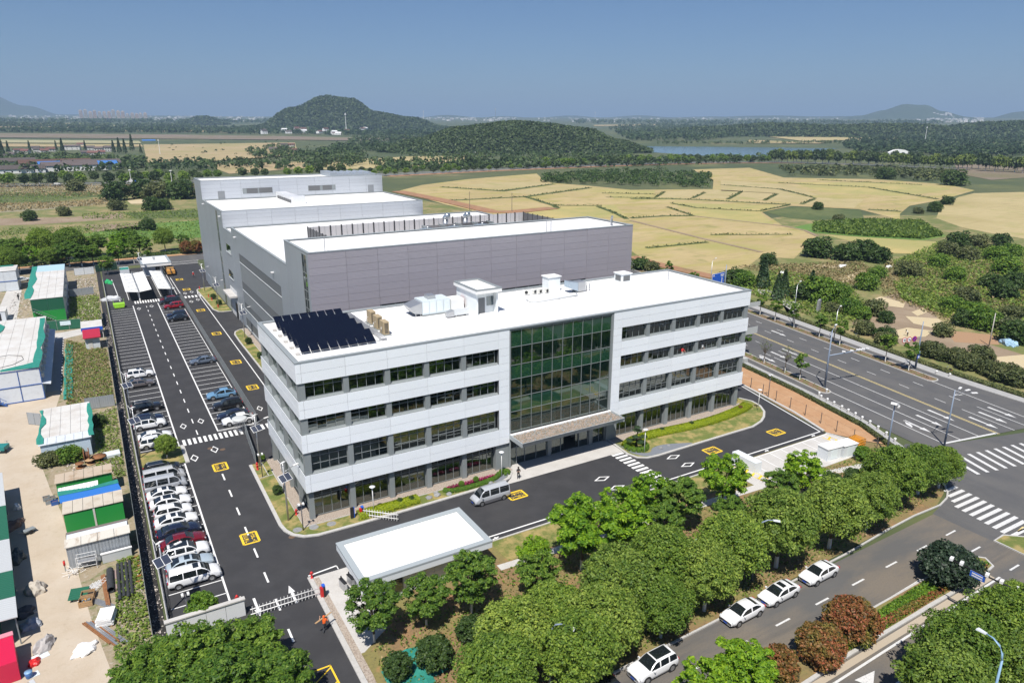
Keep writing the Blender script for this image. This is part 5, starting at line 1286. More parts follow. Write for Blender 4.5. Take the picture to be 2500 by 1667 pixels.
def fastmesh(name, V, m, k=4, smooth=False):
    V = np.asarray(V, dtype=np.float32).reshape(-1,3); n = len(V)//k
    me = bpy.data.meshes.new(name); me.vertices.add(n*k); me.vertices.foreach_set("co", V[:n*k].ravel())
    me.loops.add(n*k); me.loops.foreach_set("vertex_index", np.arange(n*k, dtype=np.int32))
    me.polygons.add(n); me.polygons.foreach_set("loop_start", np.arange(0, n*k, k, dtype=np.int32))
    try: me.polygons.foreach_set("loop_total", np.full(n, k, dtype=np.int32))
    except Exception: pass
    for q in (m if isinstance(m, (list, tuple)) else [m]): me.materials.append(q)
    me.update(calc_edges=True); return me
def rand_dirs(n, rng=NR):
    d = rng.normal(size=(n, 3)); return d/np.linalg.norm(d, axis=1, keepdims=True)
def leaves(P, Nrm, size, rng=NR, aspect=1.5, tri=False):
    """a leaf-shaped face at each point, facing roughly along its normal"""
    n = len(P); Nn = Nrm + rng.normal(scale=.45, size=(n, 3)); Nn /= np.linalg.norm(Nn, axis=1, keepdims=True)
    r = rng.normal(size=(n, 3)); T = np.cross(Nn, r); T /= np.linalg.norm(T, axis=1, keepdims=True)+1e-9; B = np.cross(Nn, T)
    s = (np.asarray(size)*rng.uniform(.7,1.3, n))[:, None]
    a, b = T*s*aspect*.5, B*s*.5
    if tri: return np.stack([P-a-b, P-a+b, P+a],1).reshape(-1,3)
    return np.stack([P-a, P+b*.9, P+a, P-b*.9],1).reshape(-1,3)
def clump(c, r, n, size, rng=NR, flat=1.0, shell=.55, up=.35, aspect=1.5):
    d = rand_dirs(n, rng); d[:, 2] = np.where(d[:, 2] < -.35,-d[:, 2], d[:, 2])
    rad = r*(shell+(1-shell)*rng.random(n)**.5)
    P = np.asarray(c) + d*rad[:, None]*np.array([1,1, flat]); Nn = d*.75 + np.array([0,0, up])
    return leaves(P, Nn, size, rng, aspect)
def crown_dense(seed, R, H, n_cl, n_lf, size, cr=(.55,.95), lump=.16):
    rng = np.random.default_rng(seed); out = []
    for i in range(n_cl):
        z = 1-1.75*(i+.5)/n_cl; a = i*2.39996+rng.uniform(-.3,.3); q = math.sqrt(max(0,1-z*z))
        k = 1+rng.normal()*lump*.5+.08*math.sin(3*a+seed)
        c = np.array([math.cos(a)*q*R*k, math.sin(a)*q*R*k, z*H*(1+rng.normal()*lump*.3)])
        c *= (.80+.12*rng.random())
        out.append(clump(c, rng.uniform(*cr), n_lf, size, rng, .85))
    inner = rand_dirs(int(n_cl*n_lf*.06), rng)*np.array([R*.62, R*.62, H*.62]); out.append(leaves(inner, inner/R+np.array([0,0,.3]), size*2.2, rng))
    return np.concatenate(out)
def crown_open(seed, R, H, n_cl, n_lf, size, cr=(.5,.9), flat=.5):
    rng = np.random.default_rng(seed); out = []; cs = []
    for i in range(n_cl):
        d = rand_dirs(1, rng)[0]; d[2] = d[2]*.85+.12; k = rng.uniform(.35,1.0)**.6
        c = d*k*np.array([R, R, H]); cs.append(c); out.append(clump(c, rng.uniform(*cr), n_lf, size, rng, flat, .2,.8,1.9))
    return np.concatenate(out), cs
def trunk_mb(h, r, tips, white=1.1, lean=0.0, n=7, fork=.62):
    b = MB(); zf = h*fork
    if white: b.m = 1; b.tube([(0,0,-.05),(lean*.1,0, white)],[r*1.25, r*1.02], n, False); b.m = 0
    b.tube([(lean*.1,0, white or -.05),(lean*.4,0, zf)],[r, r*.75], n, False)
    for t in tips:
        t = Vector(t); p0 = Vector((lean*.4,0, zf)); m_ = p0.lerp(t, .5)+Vector((0,0,(t-p0).length*.08))
        b.tube([p0, m_, t],[r*.55, r*.33, r*.1],5, False)
    return b
KINDS = {}
def tree_kind(key, crown_me, h, crown_z, trunk):
    KINDS[key] = (crown_me, trunk.mesh('trunk', [BARK, LIMEW], True), crown_z); return key
def rtips(rng, n, R, z0, z1): return [(math.cos(a)*R*rng.uniform(.4,.9), math.sin(a)*R*rng.uniform(.4,.9), rng.uniform(z0, z1)) for a in [rng.uniform(0,6.28) for _ in range(n)]]
rt = random.Random(5)
for i in range(3):
    tree_kind('cam%d' % i, fastmesh('crown', crown_dense(20+i, 2.9,2.7,150,120,.155,(.45,.85),.2),(LF_CAM, LF_CAM2, LF_CAM)[i]),7,4.2, trunk_mb(7,.17, rtips(rt, 6,2,3.6,5.2), fork=.38))
for i in range(3):
    V, cs = crown_open(40+i, 2.9,3.0,135,80,.19,(.3,.75),.62)
    tree_kind('open%d' % i, fastmesh('crown', V, (LF_OPEN, LF_OPEN, LF_LUSH)[i]),7,4.4, trunk_mb(7,.13,[tuple(c+np.array([0,0,4.3])) for c in cs[:16]], fork=.36))
V, cs = crown_open(61,3.1,2.5,150,120,.19,(.35,.8),.6); tree_kind('lush', fastmesh('crown', V, LF_LUSH),7,4.3, trunk_mb(7,.15,[tuple(c+np.array([0,0,4.2])) for c in cs[:14]], fork=.36))
for i in range(2):
    V, cs = crown_open(70+i, 1.15,1.5,20,60,.20,(.3,.5),.9); tree_kind('young%d' % i, fastmesh('crown', V, LF_LUSH),4.5,3.4, trunk_mb(4.5,.07,[tuple(c*.8+np.array([0,0,3.4])) for c in cs[:9]],1.0, fork=.5))
V, cs = crown_open(77,1.2,1.7,15,9,.16,(.3,.5),.9); tree_kind('bare', fastmesh('crown', V, LF_OLIVE),4.5,3.3, trunk_mb(4.5,.07,[tuple(c+np.array([0,0,3.4])) for c in cs[:15]],1.0, fork=.45))
for i in range(3):
    tree_kind('ball%d' % i, fastmesh('crown', crown_dense(80+i, 1.0,.95,60,80,.11,(.2,.32),.06),(LF_BOX, LF_DARK, LF_RED)[i]),2,1.0, trunk_mb(1.2,.06,[],0))
tree_kind('bigred', fastmesh('crown', crown_dense(86,2.0,1.75,110,130,.15,(.4,.6),.05), LF_RED),3,1.65, trunk_mb(2,.1,[],0))
tree_kind('bigdark', fastmesh('crown', crown_dense(87,2.2,1.7,90,110,.20,(.45,.8),.15), leafmat('cedar_leaf', (.022,.045,.022),.6,.1)),3,1.6, trunk_mb(2,.12,[],0))
tree_kind('scrub0', fastmesh('crown', crown_dense(90,1.6,1.3,34,75,.22,(.5,.9),.35), LF_OLIVE),3,1.0, trunk_mb(1.5,.08,[],0))
tree_kind('scrub1', fastmesh('crown', crown_dense(91,1.7,1.5,34,75,.22,(.5,.9),.35), LF_DARK),3,1.1, trunk_mb(1.5,.08,[],0))
tree_kind('scrub2', fastmesh('crown', crown_dense(92,1.5,1.4,34,75,.22,(.5,.9),.3), LF_LUSH),3,1.0, trunk_mb(1.5,.08,[],0))
for i in range(4):
    tree_kind('far%d' % i, fastmesh('crown', crown_dense(100+i, 3.2,2.9,30,16,.85,(.9,1.5),.25),(LF_FAR, LF_FARL, LF_FAR, LF_CAM)[i]),7,4.6, trunk_mb(6,.22,[],1.6, n=5, fork=.75))
rng_ = np.random.default_rng(3); zc = rng_.random(900)**.8; an_ = rng_.random(900)*6.283; rc = (1-zc)*.95+.05
P_ = np.stack([np.cos(an_)*rc, np.sin(an_)*rc, zc*4.0],1); tree_kind('conifer', fastmesh('crown', leaves(P_, P_*np.array([1,1,0])+np.array([0,0,.35]),.26, rng_), LF_CON),4,.3, trunk_mb(1.5,.1,[],0))
tree_kind('metasequoia', fastmesh('crown', leaves(P_[:500]*np.array([2.2,2.2,3.4]), P_[:500]*np.array([1,1,0])+np.array([0,0,.35]),.95, rng_), LF_FAR),13,1.0, trunk_mb(8,.2,[],0, n=5))
tcount = [0]
def tree(kind, x, y, s, label, group=None, name='tree', cat='tree', sz=None, rz=None, z=0.0):
    cme, tme, cz = KINDS[kind]; t = thing(name, label, cat, (x, y, z), rt.uniform(0,6.28) if rz is None else rz, group)
    t.scale = (s, s, sz or s*rt.uniform(.93,1.07))
    o = bpy.data.objects.new('trunk', tme); C.objects.link(o); o.parent = t
    c_ = bpy.data.objects.new('crown', cme); C.objects.link(c_); c_.parent = t; c_.location = (0,0, cz)
    return t
# camphor row along the street
for i, (x, y, s, k) in enumerate(((73.0,-32.8,.78,2),(69.0,-32.4,.98,0),(62.8,-32.4,1.12,2),(55.6,-34.2,1.0,1),(48.6,-34.5,1.16,1),(40.6,-33.9,1.22,1),(34.0,-33.3,1.16,0),
        (28.8,-35.2,1.0,1),(26.4,-31.6,1.05,0),(20.4,-32.2,1.15,1),(22.6,-35.9,.9,0),(16.2,-35.6,1.08,1),(12.0,-37.6,1.05,2),(8.6,-33.2,1.1,1),(5.2,-36.4,1.05,0),(13.4,-32.0,.95,2))):
    tree('cam%d' % k, x, y, s*.99,('smallest round tree at the crossroads end of the street row', 'dense round tree second from the crossroads corner', 'broad dark green street tree with a whitewashed trunk showing below, third from the crossroads', 'round street tree fourth from the crossroads',
         'large yellow-green street tree beyond the parked white cars', 'very large yellow-green street tree beside the kerb lamp behind the white sedans', 'large street tree shading the first parked sedan', 'street tree between the first sedan and the white SUV',
         'street tree set back from the kerb behind the white SUV', 'broad tree in the middle of the foreground clump', 'low tree shading the hood of the white SUV', 'tree beside the curved lamp in the foreground clump', 'dark green tree under the curved lamp',
         'foreground tree nearest to the red soil patch', 'dense foreground tree at the bottom edge of the photo', 'round tree between the lamp and the yellow bush')[i], 'round street trees along the front street')
for i, (x, y, s, k) in enumerate(((44.4,-22.5,1.12, 'open0'),(36.9,-23.2,1.05, 'open2'),(35.0,-20.0,.95, 'open0'),(27.6,-23.6,1.25, 'open1'),(22.4,-23.8,1.4, 'open0'),(15.4,-26.2,.85, 'open2'),(9.2,-24.0,1.0, 'open2'),(4.6,-23.6,.85, 'open2'),(-.4,-23.2,.95, 'open2'),(50.4,-26.0,.85, 'open2'),(55.4,-25.2,.95, 'open0'),(17.6,-22.0,.7, 'open1'),(32.0,-25.6,.9, 'open2'),(41.0,-27.0,.8, 'open2'))):
    tree(k, x, y, s*.86,('bright green airy tree hiding the left end of the visitor lot', 'airy dark trunked tree behind the front camphors beside the pipe', 'bright tree leaning over the front crossing stripes', 'right half of the big bright green tree pair by the yard road', 'biggest bright green spreading tree between guard house and yard road',
         'small airy tree behind the yellow bush', 'airy tree covering the guard house corner, trunk whitewashed', 'slender airy tree in front of the guard house wall', 'airy young tree with white trunk on green netting', 'low airy tree below the visitor lot', 'bright airy tree in front of the white utility boxes', 'thin airy tree next to the guard house roof edge', 'shaded airy tree behind the camphor row', 'dark airy tree beside the planting strip pipe')[i], 'airy trees on the planting strip')
for i, (x, y, s) in enumerate(((-10.9,-22.4,.86),(-15.0,-22.8,.95),(-13.6,-27.0,1.0),(-18.4,-21.6,.85),(-9.6,-27.6,.85),(-19.5,-26.0,.95),(-16.5,-29.5,.9))):
    tree('lush', x, y, s, ('lush tree beside the gate road at the boundary wall', 'lush tree in front of the white boundary wall', 'lush tree at the bottom edge left of the gate road', 'lush tree at the end of the work yard', 'lush tree shading the gate road', 'lush tree over the work yard corner', 'lush tree cut by the bottom edge of the photo')[i], 'lush trees before the boundary wall')
for i, (x, y, s, k) in enumerate(((45.4,-53.6,1.05, 'cam2'),(38.8,-53.8,1.1, 'cam0'),(34.3,-54.8,1.05, 'cam1'),(40.6,-57.4,1.1, 'cam1'),(49.5,-55.5,1.1, 'cam0'),(51.0,-51.9,.7, 'cam2'))):
    tree(k, x, y, s, ('round tree behind the long blue lamp arm at the bottom right', 'round tree under the blue lamp arm at the bottom right', 'yellow-green tree at the bottom edge right of the white arrow', 'tree at the very bottom right corner', 'tree at the right edge of the photo below the street', 'small tree at the right edge beside the camera gantry')[i], 'trees south of the front street')
for i, (x, y, s) in enumerate(((22.6,-45.4,.85),(18.4,-45.3,.8))):
    tree('open1', x, y, s, ('feathery yellow-green tree on the street median', 'second feathery yellow-green tree on the street median at the bottom edge')[i], 'feathery median trees')
tree('bigred', 37.5,-44.8,1.13, 'larger round red-tipped shrub on the street median', 'red-tipped round shrubs', 'round_shrub', 'shrub')
tree('bigred', 32.5,-45.4,1.0, 'smaller round red-tipped shrub on the street median', 'red-tipped round shrubs', 'round_shrub', 'shrub')
tree('ball2', 27.4,-45.1,1.6, 'red-tipped shrub half hidden behind the feathery median tree', 'red-tipped round shrubs', 'round_shrub', 'shrub')
tree('bigdark', 53.9,-44.6,1.15, 'dark blue-green conifer shrub at the median tip', None, 'evergreen_shrub', 'shrub')
tree('ball0', -13.3,-11.9,1.35, 'round green bush behind the boundary wall', None, 'round_bush', 'bush')
tree('cam2', -12.6,27.2,.48, 'small round tree on the lawn between parked cars')
for i, (x, y, s, k) in enumerate(((-1.6,8.8,.6,1),(8.4,124,.7,1),(8.6,116.5,.7,1),(8.3,77.5,.7,1),(8.4,66,.7,1),(-1.3,19.6,.5,0))):
    tree('ball%d' % k, x, y, s, ('clipped dark round bush on the left lawn beside the notice board', 'dark round bush between the two hydrants on the hall lawn', 'dark round bush at the near end of the hall lawn', 'dark round bush on the second hall lawn near the lamp', 'dark round bush farther down the second hall lawn', 'small green bush behind the grey gate fence')[i], 'clipped round bushes', 'round_bush', 'bush', z=.1)
for i, (x, y, s, k) in enumerate(((59.6,-26.6,1.5,1),(63.4,-27.2,1.35,1),(71.6,-22.8,1.1,0),(15.6,-28.6,.9,0),(3.0,-29.0,1.5,1),(7.4,-27.5,1.3,1),(46.5,-28,1.2,1),(-.2,-28.4,1.2,1),(37,-29,1.3,1),(30.5,-29.5,1.2,1))):
    tree('ball%d' % k, x, y, s, ('large dark round shrub in front of the utility boxes', 'dark round shrub beside the crossroads camphors', 'olive green shrub beside the yellow barriers', 'green bush near the yellow bush', 'grey-green shrub beside the green netting', 'dark shrub beside the red soil patch', 'dark shrub under the airy trees', 'low shrub beside the green netting and gravel', 'dark shrub behind the camphor row', 'low dark shrub behind the middle camphors')[i], 'planting strip shrubs', 'round_shrub', 'shrub')
def mass(name, label, cat, V, m, kind=None, group=None):
    me = fastmesh(name, V, m); o = bpy.data.objects.new(name, me); C.objects.link(o)
    if kind: o["kind"] = kind
    if label: tag(o, label, cat, group)
    return o
def hedge_cloud(path, w, h, dens, size, z0=0.1, rng=NR, round_=True):
    P = [np.array(p[:2]) for p in path]; out = []; nn = []
    for a, b in zip(P[:-1], P[1:]):
        L = np.linalg.norm(b-a); n = max(1, int(L*dens)); d = (b-a)/L; q = np.array([-d[1], d[0]])
        t = rng.random(n); th = rng.uniform(-.1, math.pi+.1, n); rr = 1+rng.normal(size=n)*.05
        ww, hh = np.cos(th)*w/2*rr, np.maximum(0, np.sin(th))**(.6)*h*rr
        pp = a+np.outer(t, b-a)+np.outer(ww, q); out.append(np.column_stack([pp, z0+hh])); nn.append(np.column_stack([np.outer(np.cos(th), q), np.sin(th)+.2]))
    return leaves(np.concatenate(out), np.concatenate(nn), size, rng)
def area_cloud(poly, n, zr, size, rng=NR, m_up=1.0, aspect=1.5):
    xs = [p[0] for p in poly]; ys = [p[1] for p in poly]; out = []
    pts = np.column_stack([rng.uniform(min(xs), max(xs), n*3), rng.uniform(min(ys), max(ys), n*3)]); ins = np.zeros(len(pts), bool)
    for i in range(len(poly)):
        (x0, y0),(x1, y1) = poly[i], poly[(i+1) % len(poly)]
        c = ((y0 > pts[:, 1]) != (y1 > pts[:, 1])) & (pts[:, 0] < (x1-x0)*(pts[:, 1]-y0)/((y1-y0) or 1e-9)+x0); ins ^= c
    pts = pts[ins][:n]; z = rng.uniform(zr[0], zr[1], len(pts))
    return leaves(np.column_stack([pts, z]), np.tile([0,0, m_up],(len(pts),1)), size, rng, aspect)
# hedges
mass('lime_hedge', 'yellow-green clipped hedge on the lawn before the office corner', 'hedge', np.concatenate([hedge_cloud([(5.4,-1.75),(9,-1.75),(13.2,-1.65)],1.7,.65,900,.10), hedge_cloud([(5.6,-1.7),(13,-1.65)],.9,.68,500,.10)]), LF_LIME, 'thing')
mass('lime_hedge', 'long curving yellow-green hedge on the right lawn', 'hedge', np.concatenate([hedge_cloud(spline([(45.6,-3.1),(47.6,-1.9),(52,-1.6),(58,-2.2),(64,-2.3),(70,-1.6),(73.2,-.6)],4),1.9,.6,900,.11), hedge_cloud(spline([(47.2,-2.0),(52,-1.5),(58,-2.1),(64,-2.2),(72.6,-.7)],4),1.0,.62,500,.11)]), LF_LIME, 'thing')
mass('box_hedge_ring', 'green clipped hedge ring round the bonsai pine', 'hedge', hedge_cloud(arc(46.8,-3.6,1.5,60,400,14),.8,.6,700,.10), LF_BOX, 'thing')
mass('box_hedge', 'low green hedge edging the flower bed near the entrance', 'hedge', hedge_cloud(spline([(17.0,-1.2),(18,-2.0),(21,-2.2),(24,-1.8),(25.4,-.9)],4),.7,.45,700,.10), LF_BOX, 'thing')
mass('flower_bed', 'mixed red and yellow flower bed behind the low hedge', 'flower bed', area_cloud([(17.2,-1.3),(24.6,-1.5),(24.9,-.9),(17.6,-.85)],1500,(.15,.5),.12), LF_FLOWER, 'thing')
mass('flower_bed', 'small round flower clump at the entrance kerb', 'flower bed', np.concatenate([hedge_cloud(arc(26.2,-.9,.5,0,360,8),.7,.4,500,.1)]), LF_BOX, 'thing')
for i, (x, y, k) in enumerate(((19.4,-1.4,0),(21.6,-1.3,0),(53.5,-1.6,1),(59,-2.2,1),(70.6,-1.5,2),(10.8,-1.6,1),(12.3,-1.8,1))):
    tree('ball%d' % k, x, y, .38,('small green bush in the flower bed, left one', 'small green bush in the flower bed, right one', 'dark dot-like bush in the long hedge, nearest the pine', 'dark dot-like bush in the middle of the long hedge', 'reddish bush at the far end of the long hedge', 'dark bush poking from the short hedge', 'second dark bush at the right end of the short hedge')[i], 'little bushes in the hedges', 'little_bush', 'bush', z=.25)
# bonsai pine
t = thing('bonsai_pine', 'cloud-pruned bonsai pine inside the hedge ring by the entrance', 'pine tree', (46.8,-3.6,.1))
b = MB(); b.tube([(0,0,0),(.15,.1,.8),(-.1,0,1.6),(.15,0,2.4),(0,0,3.1)],[.16,.13,.1,.07,.04],7)
for k, (x, y, z) in enumerate(((-1.1,.2,1.3),(1.1,-.2,1.5),(-.7,-.5,2.0),(.8,.5,2.2),(0,-.9,1.2),(.1,.1,3.1))): b.tube([(0,0, z-.25),(x*.6, y*.6, z-.1),(x, y, z-.05)],[.07,.05,.03],5)
b.build('trunk', BARK, t, True, True)
V = np.concatenate([clump((x, y, z), r, 420,.10, NR, .35,.3,.8) for x, y, z, r in ((-1.1,.2,1.3,.65),(1.1,-.2,1.5,.65),(-.7,-.5,2.0,.55),(.8,.5,2.2,.55),(0,-.9,1.2,.6),(.1,.1,3.1,.5),(0,.2,2.6,.55))])
me = fastmesh('crown', V, LF_CON); o = bpy.data.objects.new('crown', me); C.objects.link(o); o.parent = t
# landscape rocks
ROCK = mat('grey_rock', (.22,.225,.23),.85, var=((4,(.32,.32,.31),.45,.7),), bump=(7,.8))
def rock(x, y, s, label, z=.08, group='grey landscape rocks'):
    bm = bmesh.new(); bmesh.ops.create_icosphere(bm, subdivisions=2, radius=s)
    rr = random.Random(int(x*100+y*7))
    for v in bm.verts: v.co *= rr.uniform(.78,1.12); v.co.z *= .55
    me = bpy.data.meshes.new('rock'); bm.to_mesh(me); bm.free(); me.materials.append(ROCK); o = bpy.data.objects.new('rock', me); C.objects.link(o); o.location = (x, y, z+s*.2); o.rotation_euler = (0,0, rr.uniform(0,6)); tag(o, label, 'rock', group)
for x, y, s, lb in ((14.6,-1.9,.45, 'dark rock left of the flower bed on the lawn'),(15.8,-1.8,.5, 'biggest grey rock beside the flower bed'),(15.9,-1.2,.35, 'small grey rock nearest the gravel strip'),(17.2,-2.3,.4, 'brownish rock in front of the flower bed edge'),(23.2,-2.3,.4, 'rock behind the silver van'),
                    (49.6,-5.7,.35, 'pale rock on the dark slate apron'),(51.2,-5.6,.3, 'second pale rock on the dark slate apron'),(-.1,4.4,.3, 'flat grey rock by the hydrant on the left lawn'),(-15.2,-11.6,.6, 'white boulder at the car park corner by the railing'),(-14.4,-11.5,.5, 'second white boulder at the car park corner')): rock(x, y, s, lb)
for x, y in ((-1.6,-.9),(.2,-1.3),(2.2,-1.6)):
    b = MB(); b.lathe((x, y, .112),[(.55,0),(.52,.02)],14); struct('stone_slab', b, ROCK)
# undergrowth on the planting strip, verges, plots
PS = [(-1.8,-37),(28.8,-36.3),(57.9,-35),(72,-33.6),(79,-24),(75,-22),(53,-22),(16,-19.8),(2.5,-20.2),(-1,-24.5)]
mass('undergrowth', 'dark green undergrowth below the planting strip trees', 'undergrowth', area_cloud(PS, 8000,(.03,.35),.19), LF_LUSH, 'stuff')
mass('undergrowth', 'dry grass tufts on the planting strip', 'grass', area_cloud(PS, 5000,(.03,.2),.2, m_up=.4), LF_DRY, 'stuff')
mass('yellow_bush', 'bright yellow-green bush under the trees of the planting strip', 'bush', np.concatenate([clump((16.6+k*.55,-30.2+.1*k, .4),.55,300,.13) for k in range(5)]), LF_LIME, 'thing')
mass('roadside_hedge', 'low hedge along the pavement above the orange soil', 'hedge', hedge_cloud([MR(49,-17.1), MR(24.5,-16.7),(84.0,-8.5),(82.3,-15.6),(78.9,-22.8),(77,-26.5)],.7,.6,160,.2,.05), LF_OLIVE, 'thing')
mass('roadside_hedge', 'brown-green clipped hedge along the far pavement of the main road', 'hedge', hedge_cloud([MR(180,17.4), MR(23,17.4), MR(-2,19.6)],.9,.75,130,.22,.05), LF_OLIVE, 'thing')
for n0, lb in ((-11.9, 'shrub planting on the near median of the main road'),(11.3, 'shrub planting on the far median of the main road')):
    mass('median_shrubs', lb, 'shrubs', area_cloud([MR(23.6 if n0 < 0 else 21.8, n0-.7), MR(23.6 if n0 < 0 else 21.8, n0+.7), MR(190, n0+.8), MR(190, n0-.8)],6000,(.1,.45),.2), LF_OLIVE if n0 > 0 else LF_BOX, 'stuff')
mass('median_groundcover', 'clipped yellow-green ground cover on the street median', 'ground cover', area_cloud([(35.5,-44.3),(51,-43.6),(60,-43.5),(60.8,-45.3),(36,-46)],9000,(.12,.45),.16), LF_BOX, 'stuff')
mass('median_groundcover', 'reddish leaves in the street median ground cover', 'ground cover', area_cloud([(35.5,-45),(46,-44.9),(60.8,-45.3),(36,-46)],4500,(.2,.5),.16), LF_RED, 'stuff')
# young street trees on the medians
for i, (m, k) in enumerate(((29.5, 'young0'),(33.5, 'bare'),(39.5, 'bare'),(46, 'young1'),(55, 'young0'),(64, 'young1'),(74, 'young0'),(86, 'young1'),(100, 'young0'))):
    q = MR(m, -11.9); tree(k, q[0], q[1],1.05,('leafy young tree beside the gantry pole on the near median', 'nearly bare young tree, second from the near median tip', 'nearly bare thin young tree, third from the near median tip', 'young tree fourth along the near median', 'young tree with whitewashed trunk beside the office edge', *(['young tree farther along the near median hidden past the office']*4))[i], 'young trees on the near median')
for i, (m, k) in enumerate(((26.5, 'young0'),(32, 'young1'),(44, 'young0'),(50, 'young1'),(58, 'young0'),(64.5, 'young1'),(70, 'young0'),(77, 'young1'),(88, 'young0'),(99, 'young1'),(112, 'young0'))):
    q = MR(m, 11.3); tree(k, q[0], q[1],1.15,('young tree at the far median tip next to the round signs', 'young tree second from the far median tip', 'young tree third along the far median', 'leafy young tree by the parked scooter', 'young tree beside the small lamp on the far median', 'young tree opposite the standing stone', 'young tree before the pale stone path', *(['young tree far along the far median']*4))[i], 'young trees on the far median')
# conifers and scrub beyond the main road
def PXT(m, px, py, z=1.5): q = G(m, px, py, z); return q.x, q.y
for i, (px, py, s) in enumerate(((1570,1390,2.2),(1745,1530,1.7),(1820,1500,1.8),(2140,1540,1.9))):
    x, y = PXT('P2', px, py, 0); tree('conifer', x, y, s, ('tallest pointed cypress behind the office roof corner', 'left of two smaller cypresses beside the stone path', 'right of two smaller cypresses beside the stone path', 'cypress behind the street lamp by the scrub')[i], 'pointed cypresses', 'cypress_tree')
SCR = (('P3', 60,620, 'scrub1', 3.4),('P3', 280,650, 'scrub1', 3.0),('P3', 420,640, 'scrub1', 3.2),('P3', 540,680, 'scrub1', 2.4),('P3', 780,780, 'scrub0', 2.6),('P3', 530,810, 'scrub2', 1.9),('P3', 450,890, 'scrub2', 2.2),('P3', 60,960, 'scrub2', 2.6),('P3', 230,980, 'scrub2', 2.0),
       ('P3', 1180,560, 'scrub1', 2.8),('P3', 1100,620, 'scrub0', 2.4),('P3', 1330,570, 'scrub0', 2.4),('P3', 1520,560, 'scrub1', 2.2),('P3', 1600,640, 'scrub2', 2.4),('P3', 1480,660, 'scrub2', 2.6),('P3', 1250,660, 'scrub0', 2.4),('P3', 1560,760, 'scrub2', 2.6),('P3', 1650,880, 'scrub1', 2.5),
       ('P3', 1020,720, 'scrub2', 2.2),('P3', 1150,830, 'scrub2', 2.0),('P3', 1450,880, 'scrub1', 2.2),('P3', 1540,960, 'scrub1', 2.2),('P3', 1250,1000, 'scrub0', 2.0),('P3', 1130,1060, 'scrub2', 1.8),('P3', 1290,1120, 'scrub2', 2.2),('P3', 1400,1200, 'scrub2', 2.2),('P3', 1230,1180, 'scrub1', 1.8),('P3', 1600,1120, 'scrub0', 1.8),
       ('P3', 1650,1300, 'scrub1', 2.2),('P3', 1580,1230, 'scrub0', 2.0),('P3', 500,1100, 'scrub0', 1.8),('P3', 400,1130, 'scrub2', 1.6),('P3', 300,1080, 'scrub2', 1.9),('P3', 190,1090, 'scrub0', 1.5),('P3', 600,1170, 'scrub1', 1.2),('P3', 600,1330, 'scrub0', 1.4),('P3', 970,1430, 'scrub0', 1.5),('P3', 1060,1460, 'scrub0', 1.3),('P3', 1150,1480, 'scrub0', 1.4),('P3', 1250,1510, 'scrub0', 1.3),
       ('P3', 1050,1270, 'scrub0', 1.4),('P3', 440,1260, 'scrub0', 1.2),('P3', 990,290, 'scrub1', 2.4),('P3', 1085,235, 'scrub1', 2.4),('P3', 860,310, 'scrub0', 1.8),('P3', 215,375, 'scrub0', 1.8),('P3', 55,280, 'scrub1', 1.9),('P3', 1150,60, 'scrub1', 6.0),('P3', 600,20, 'scrub1', 5.0),('P2', 1250,1280, 'scrub1', 2.2),('P2', 1350,1310, 'scrub2', 2.2),('P2', 1120,1280, 'scrub0', 1.8),('P2', 1650,1060, 'scrub1', 1.8),('P2', 2240,1440, 'scrub2', 3.0),('P2', 2080,1450, 'scrub1', 2.4),
       ('P2', 120,1110, 'scrub1', 2.0),('P2', 250,1140, 'scrub0', 1.6),('L1', 2050,640, 'scrub0', 1.6),('L1', 1950,700, 'scrub0', 1.4),('L1', 1700,600, 'scrub0', 1.6),('L1', 2200,770, 'scrub0', 1.6),('L1', 2300,800, 'scrub0', 1.7),('L1', 2100,740, 'scrub0', 1.3),('L1', 1210,450, 'scrub0', 1.5),('L1', 1360,490, 'scrub1', 1.5))
for m, px, py, k, s in SCR:
    s *= .82; x, y = PXT(m, px, py, s*.9); tree(k, x, y, s, {'scrub0': 'olive-grey scrub bush in the rough ground beyond the main road', 'scrub1': 'dark green scrub bush in the rough ground beyond the main road', 'scrub2': 'fresh green scrub bush in the rough ground beyond the main road'}[k], 'scrub bushes beyond the main road, ' + k[-1], 'scrub_bush', 'bush', sz=s*rt.uniform(.8,1.05))
# ------------------------------------------------------------------ construction yard on the left
SHW = mat('shed_white_panel', (.62,.66,.70),.5, var=((1.2,(.52,.55,.58),.5,.8),))
SHROOF = mat('weathered_white_roof', (.60,.59,.56),.6, var=((.4,(.50,.47,.43),.45,.7),(2.5,(.40,.36,.31),.62,.8),(.15,(.66,.66,.65),.5,.8)))
GRN = mat('bright_green_panel', (.018,.26,.05),.45, objvar=.05); GRND = mat('deep_green_panel', (.012,.10,.055),.5, objvar=.05); BLTRIM = mat('blue_steel_trim', (.03,.10,.33),.5)
NET = mat('teal_netting', (.03,.28,.22),.8, translucent=.3, var=((2,(.05,.36,.29),.4,.7),)); TARPB = mat('blue_tarp', (.03,.16,.50),.55); CORR = clad('grey_corrugated', (.36,.39,.42),.45,.3, 'x', 3.2,.5); CORRY = clad('pale_corrugated', (.58,.60,.60),.5,.2, 'y', 3.0,.5)
RUST = mat('rusty_steel', (.26,.115,.045),.8, var=((3,(.16,.07,.03),.45,.75),)); WOODC = mat('crate_wood', (.42,.27,.14),.8, var=((5,(.33,.2,.1),.45,.8,(1,.1,1)),)); BLKPIPE = mat('black_pipe', (.035,.037,.04),.6, var=((3,(.075,.075,.075),.5,.8),))
GRNSHEET = clad('green_corrugated_sheet', (.02,.13,.075),.55,.1, 'y', 3.0,.5)
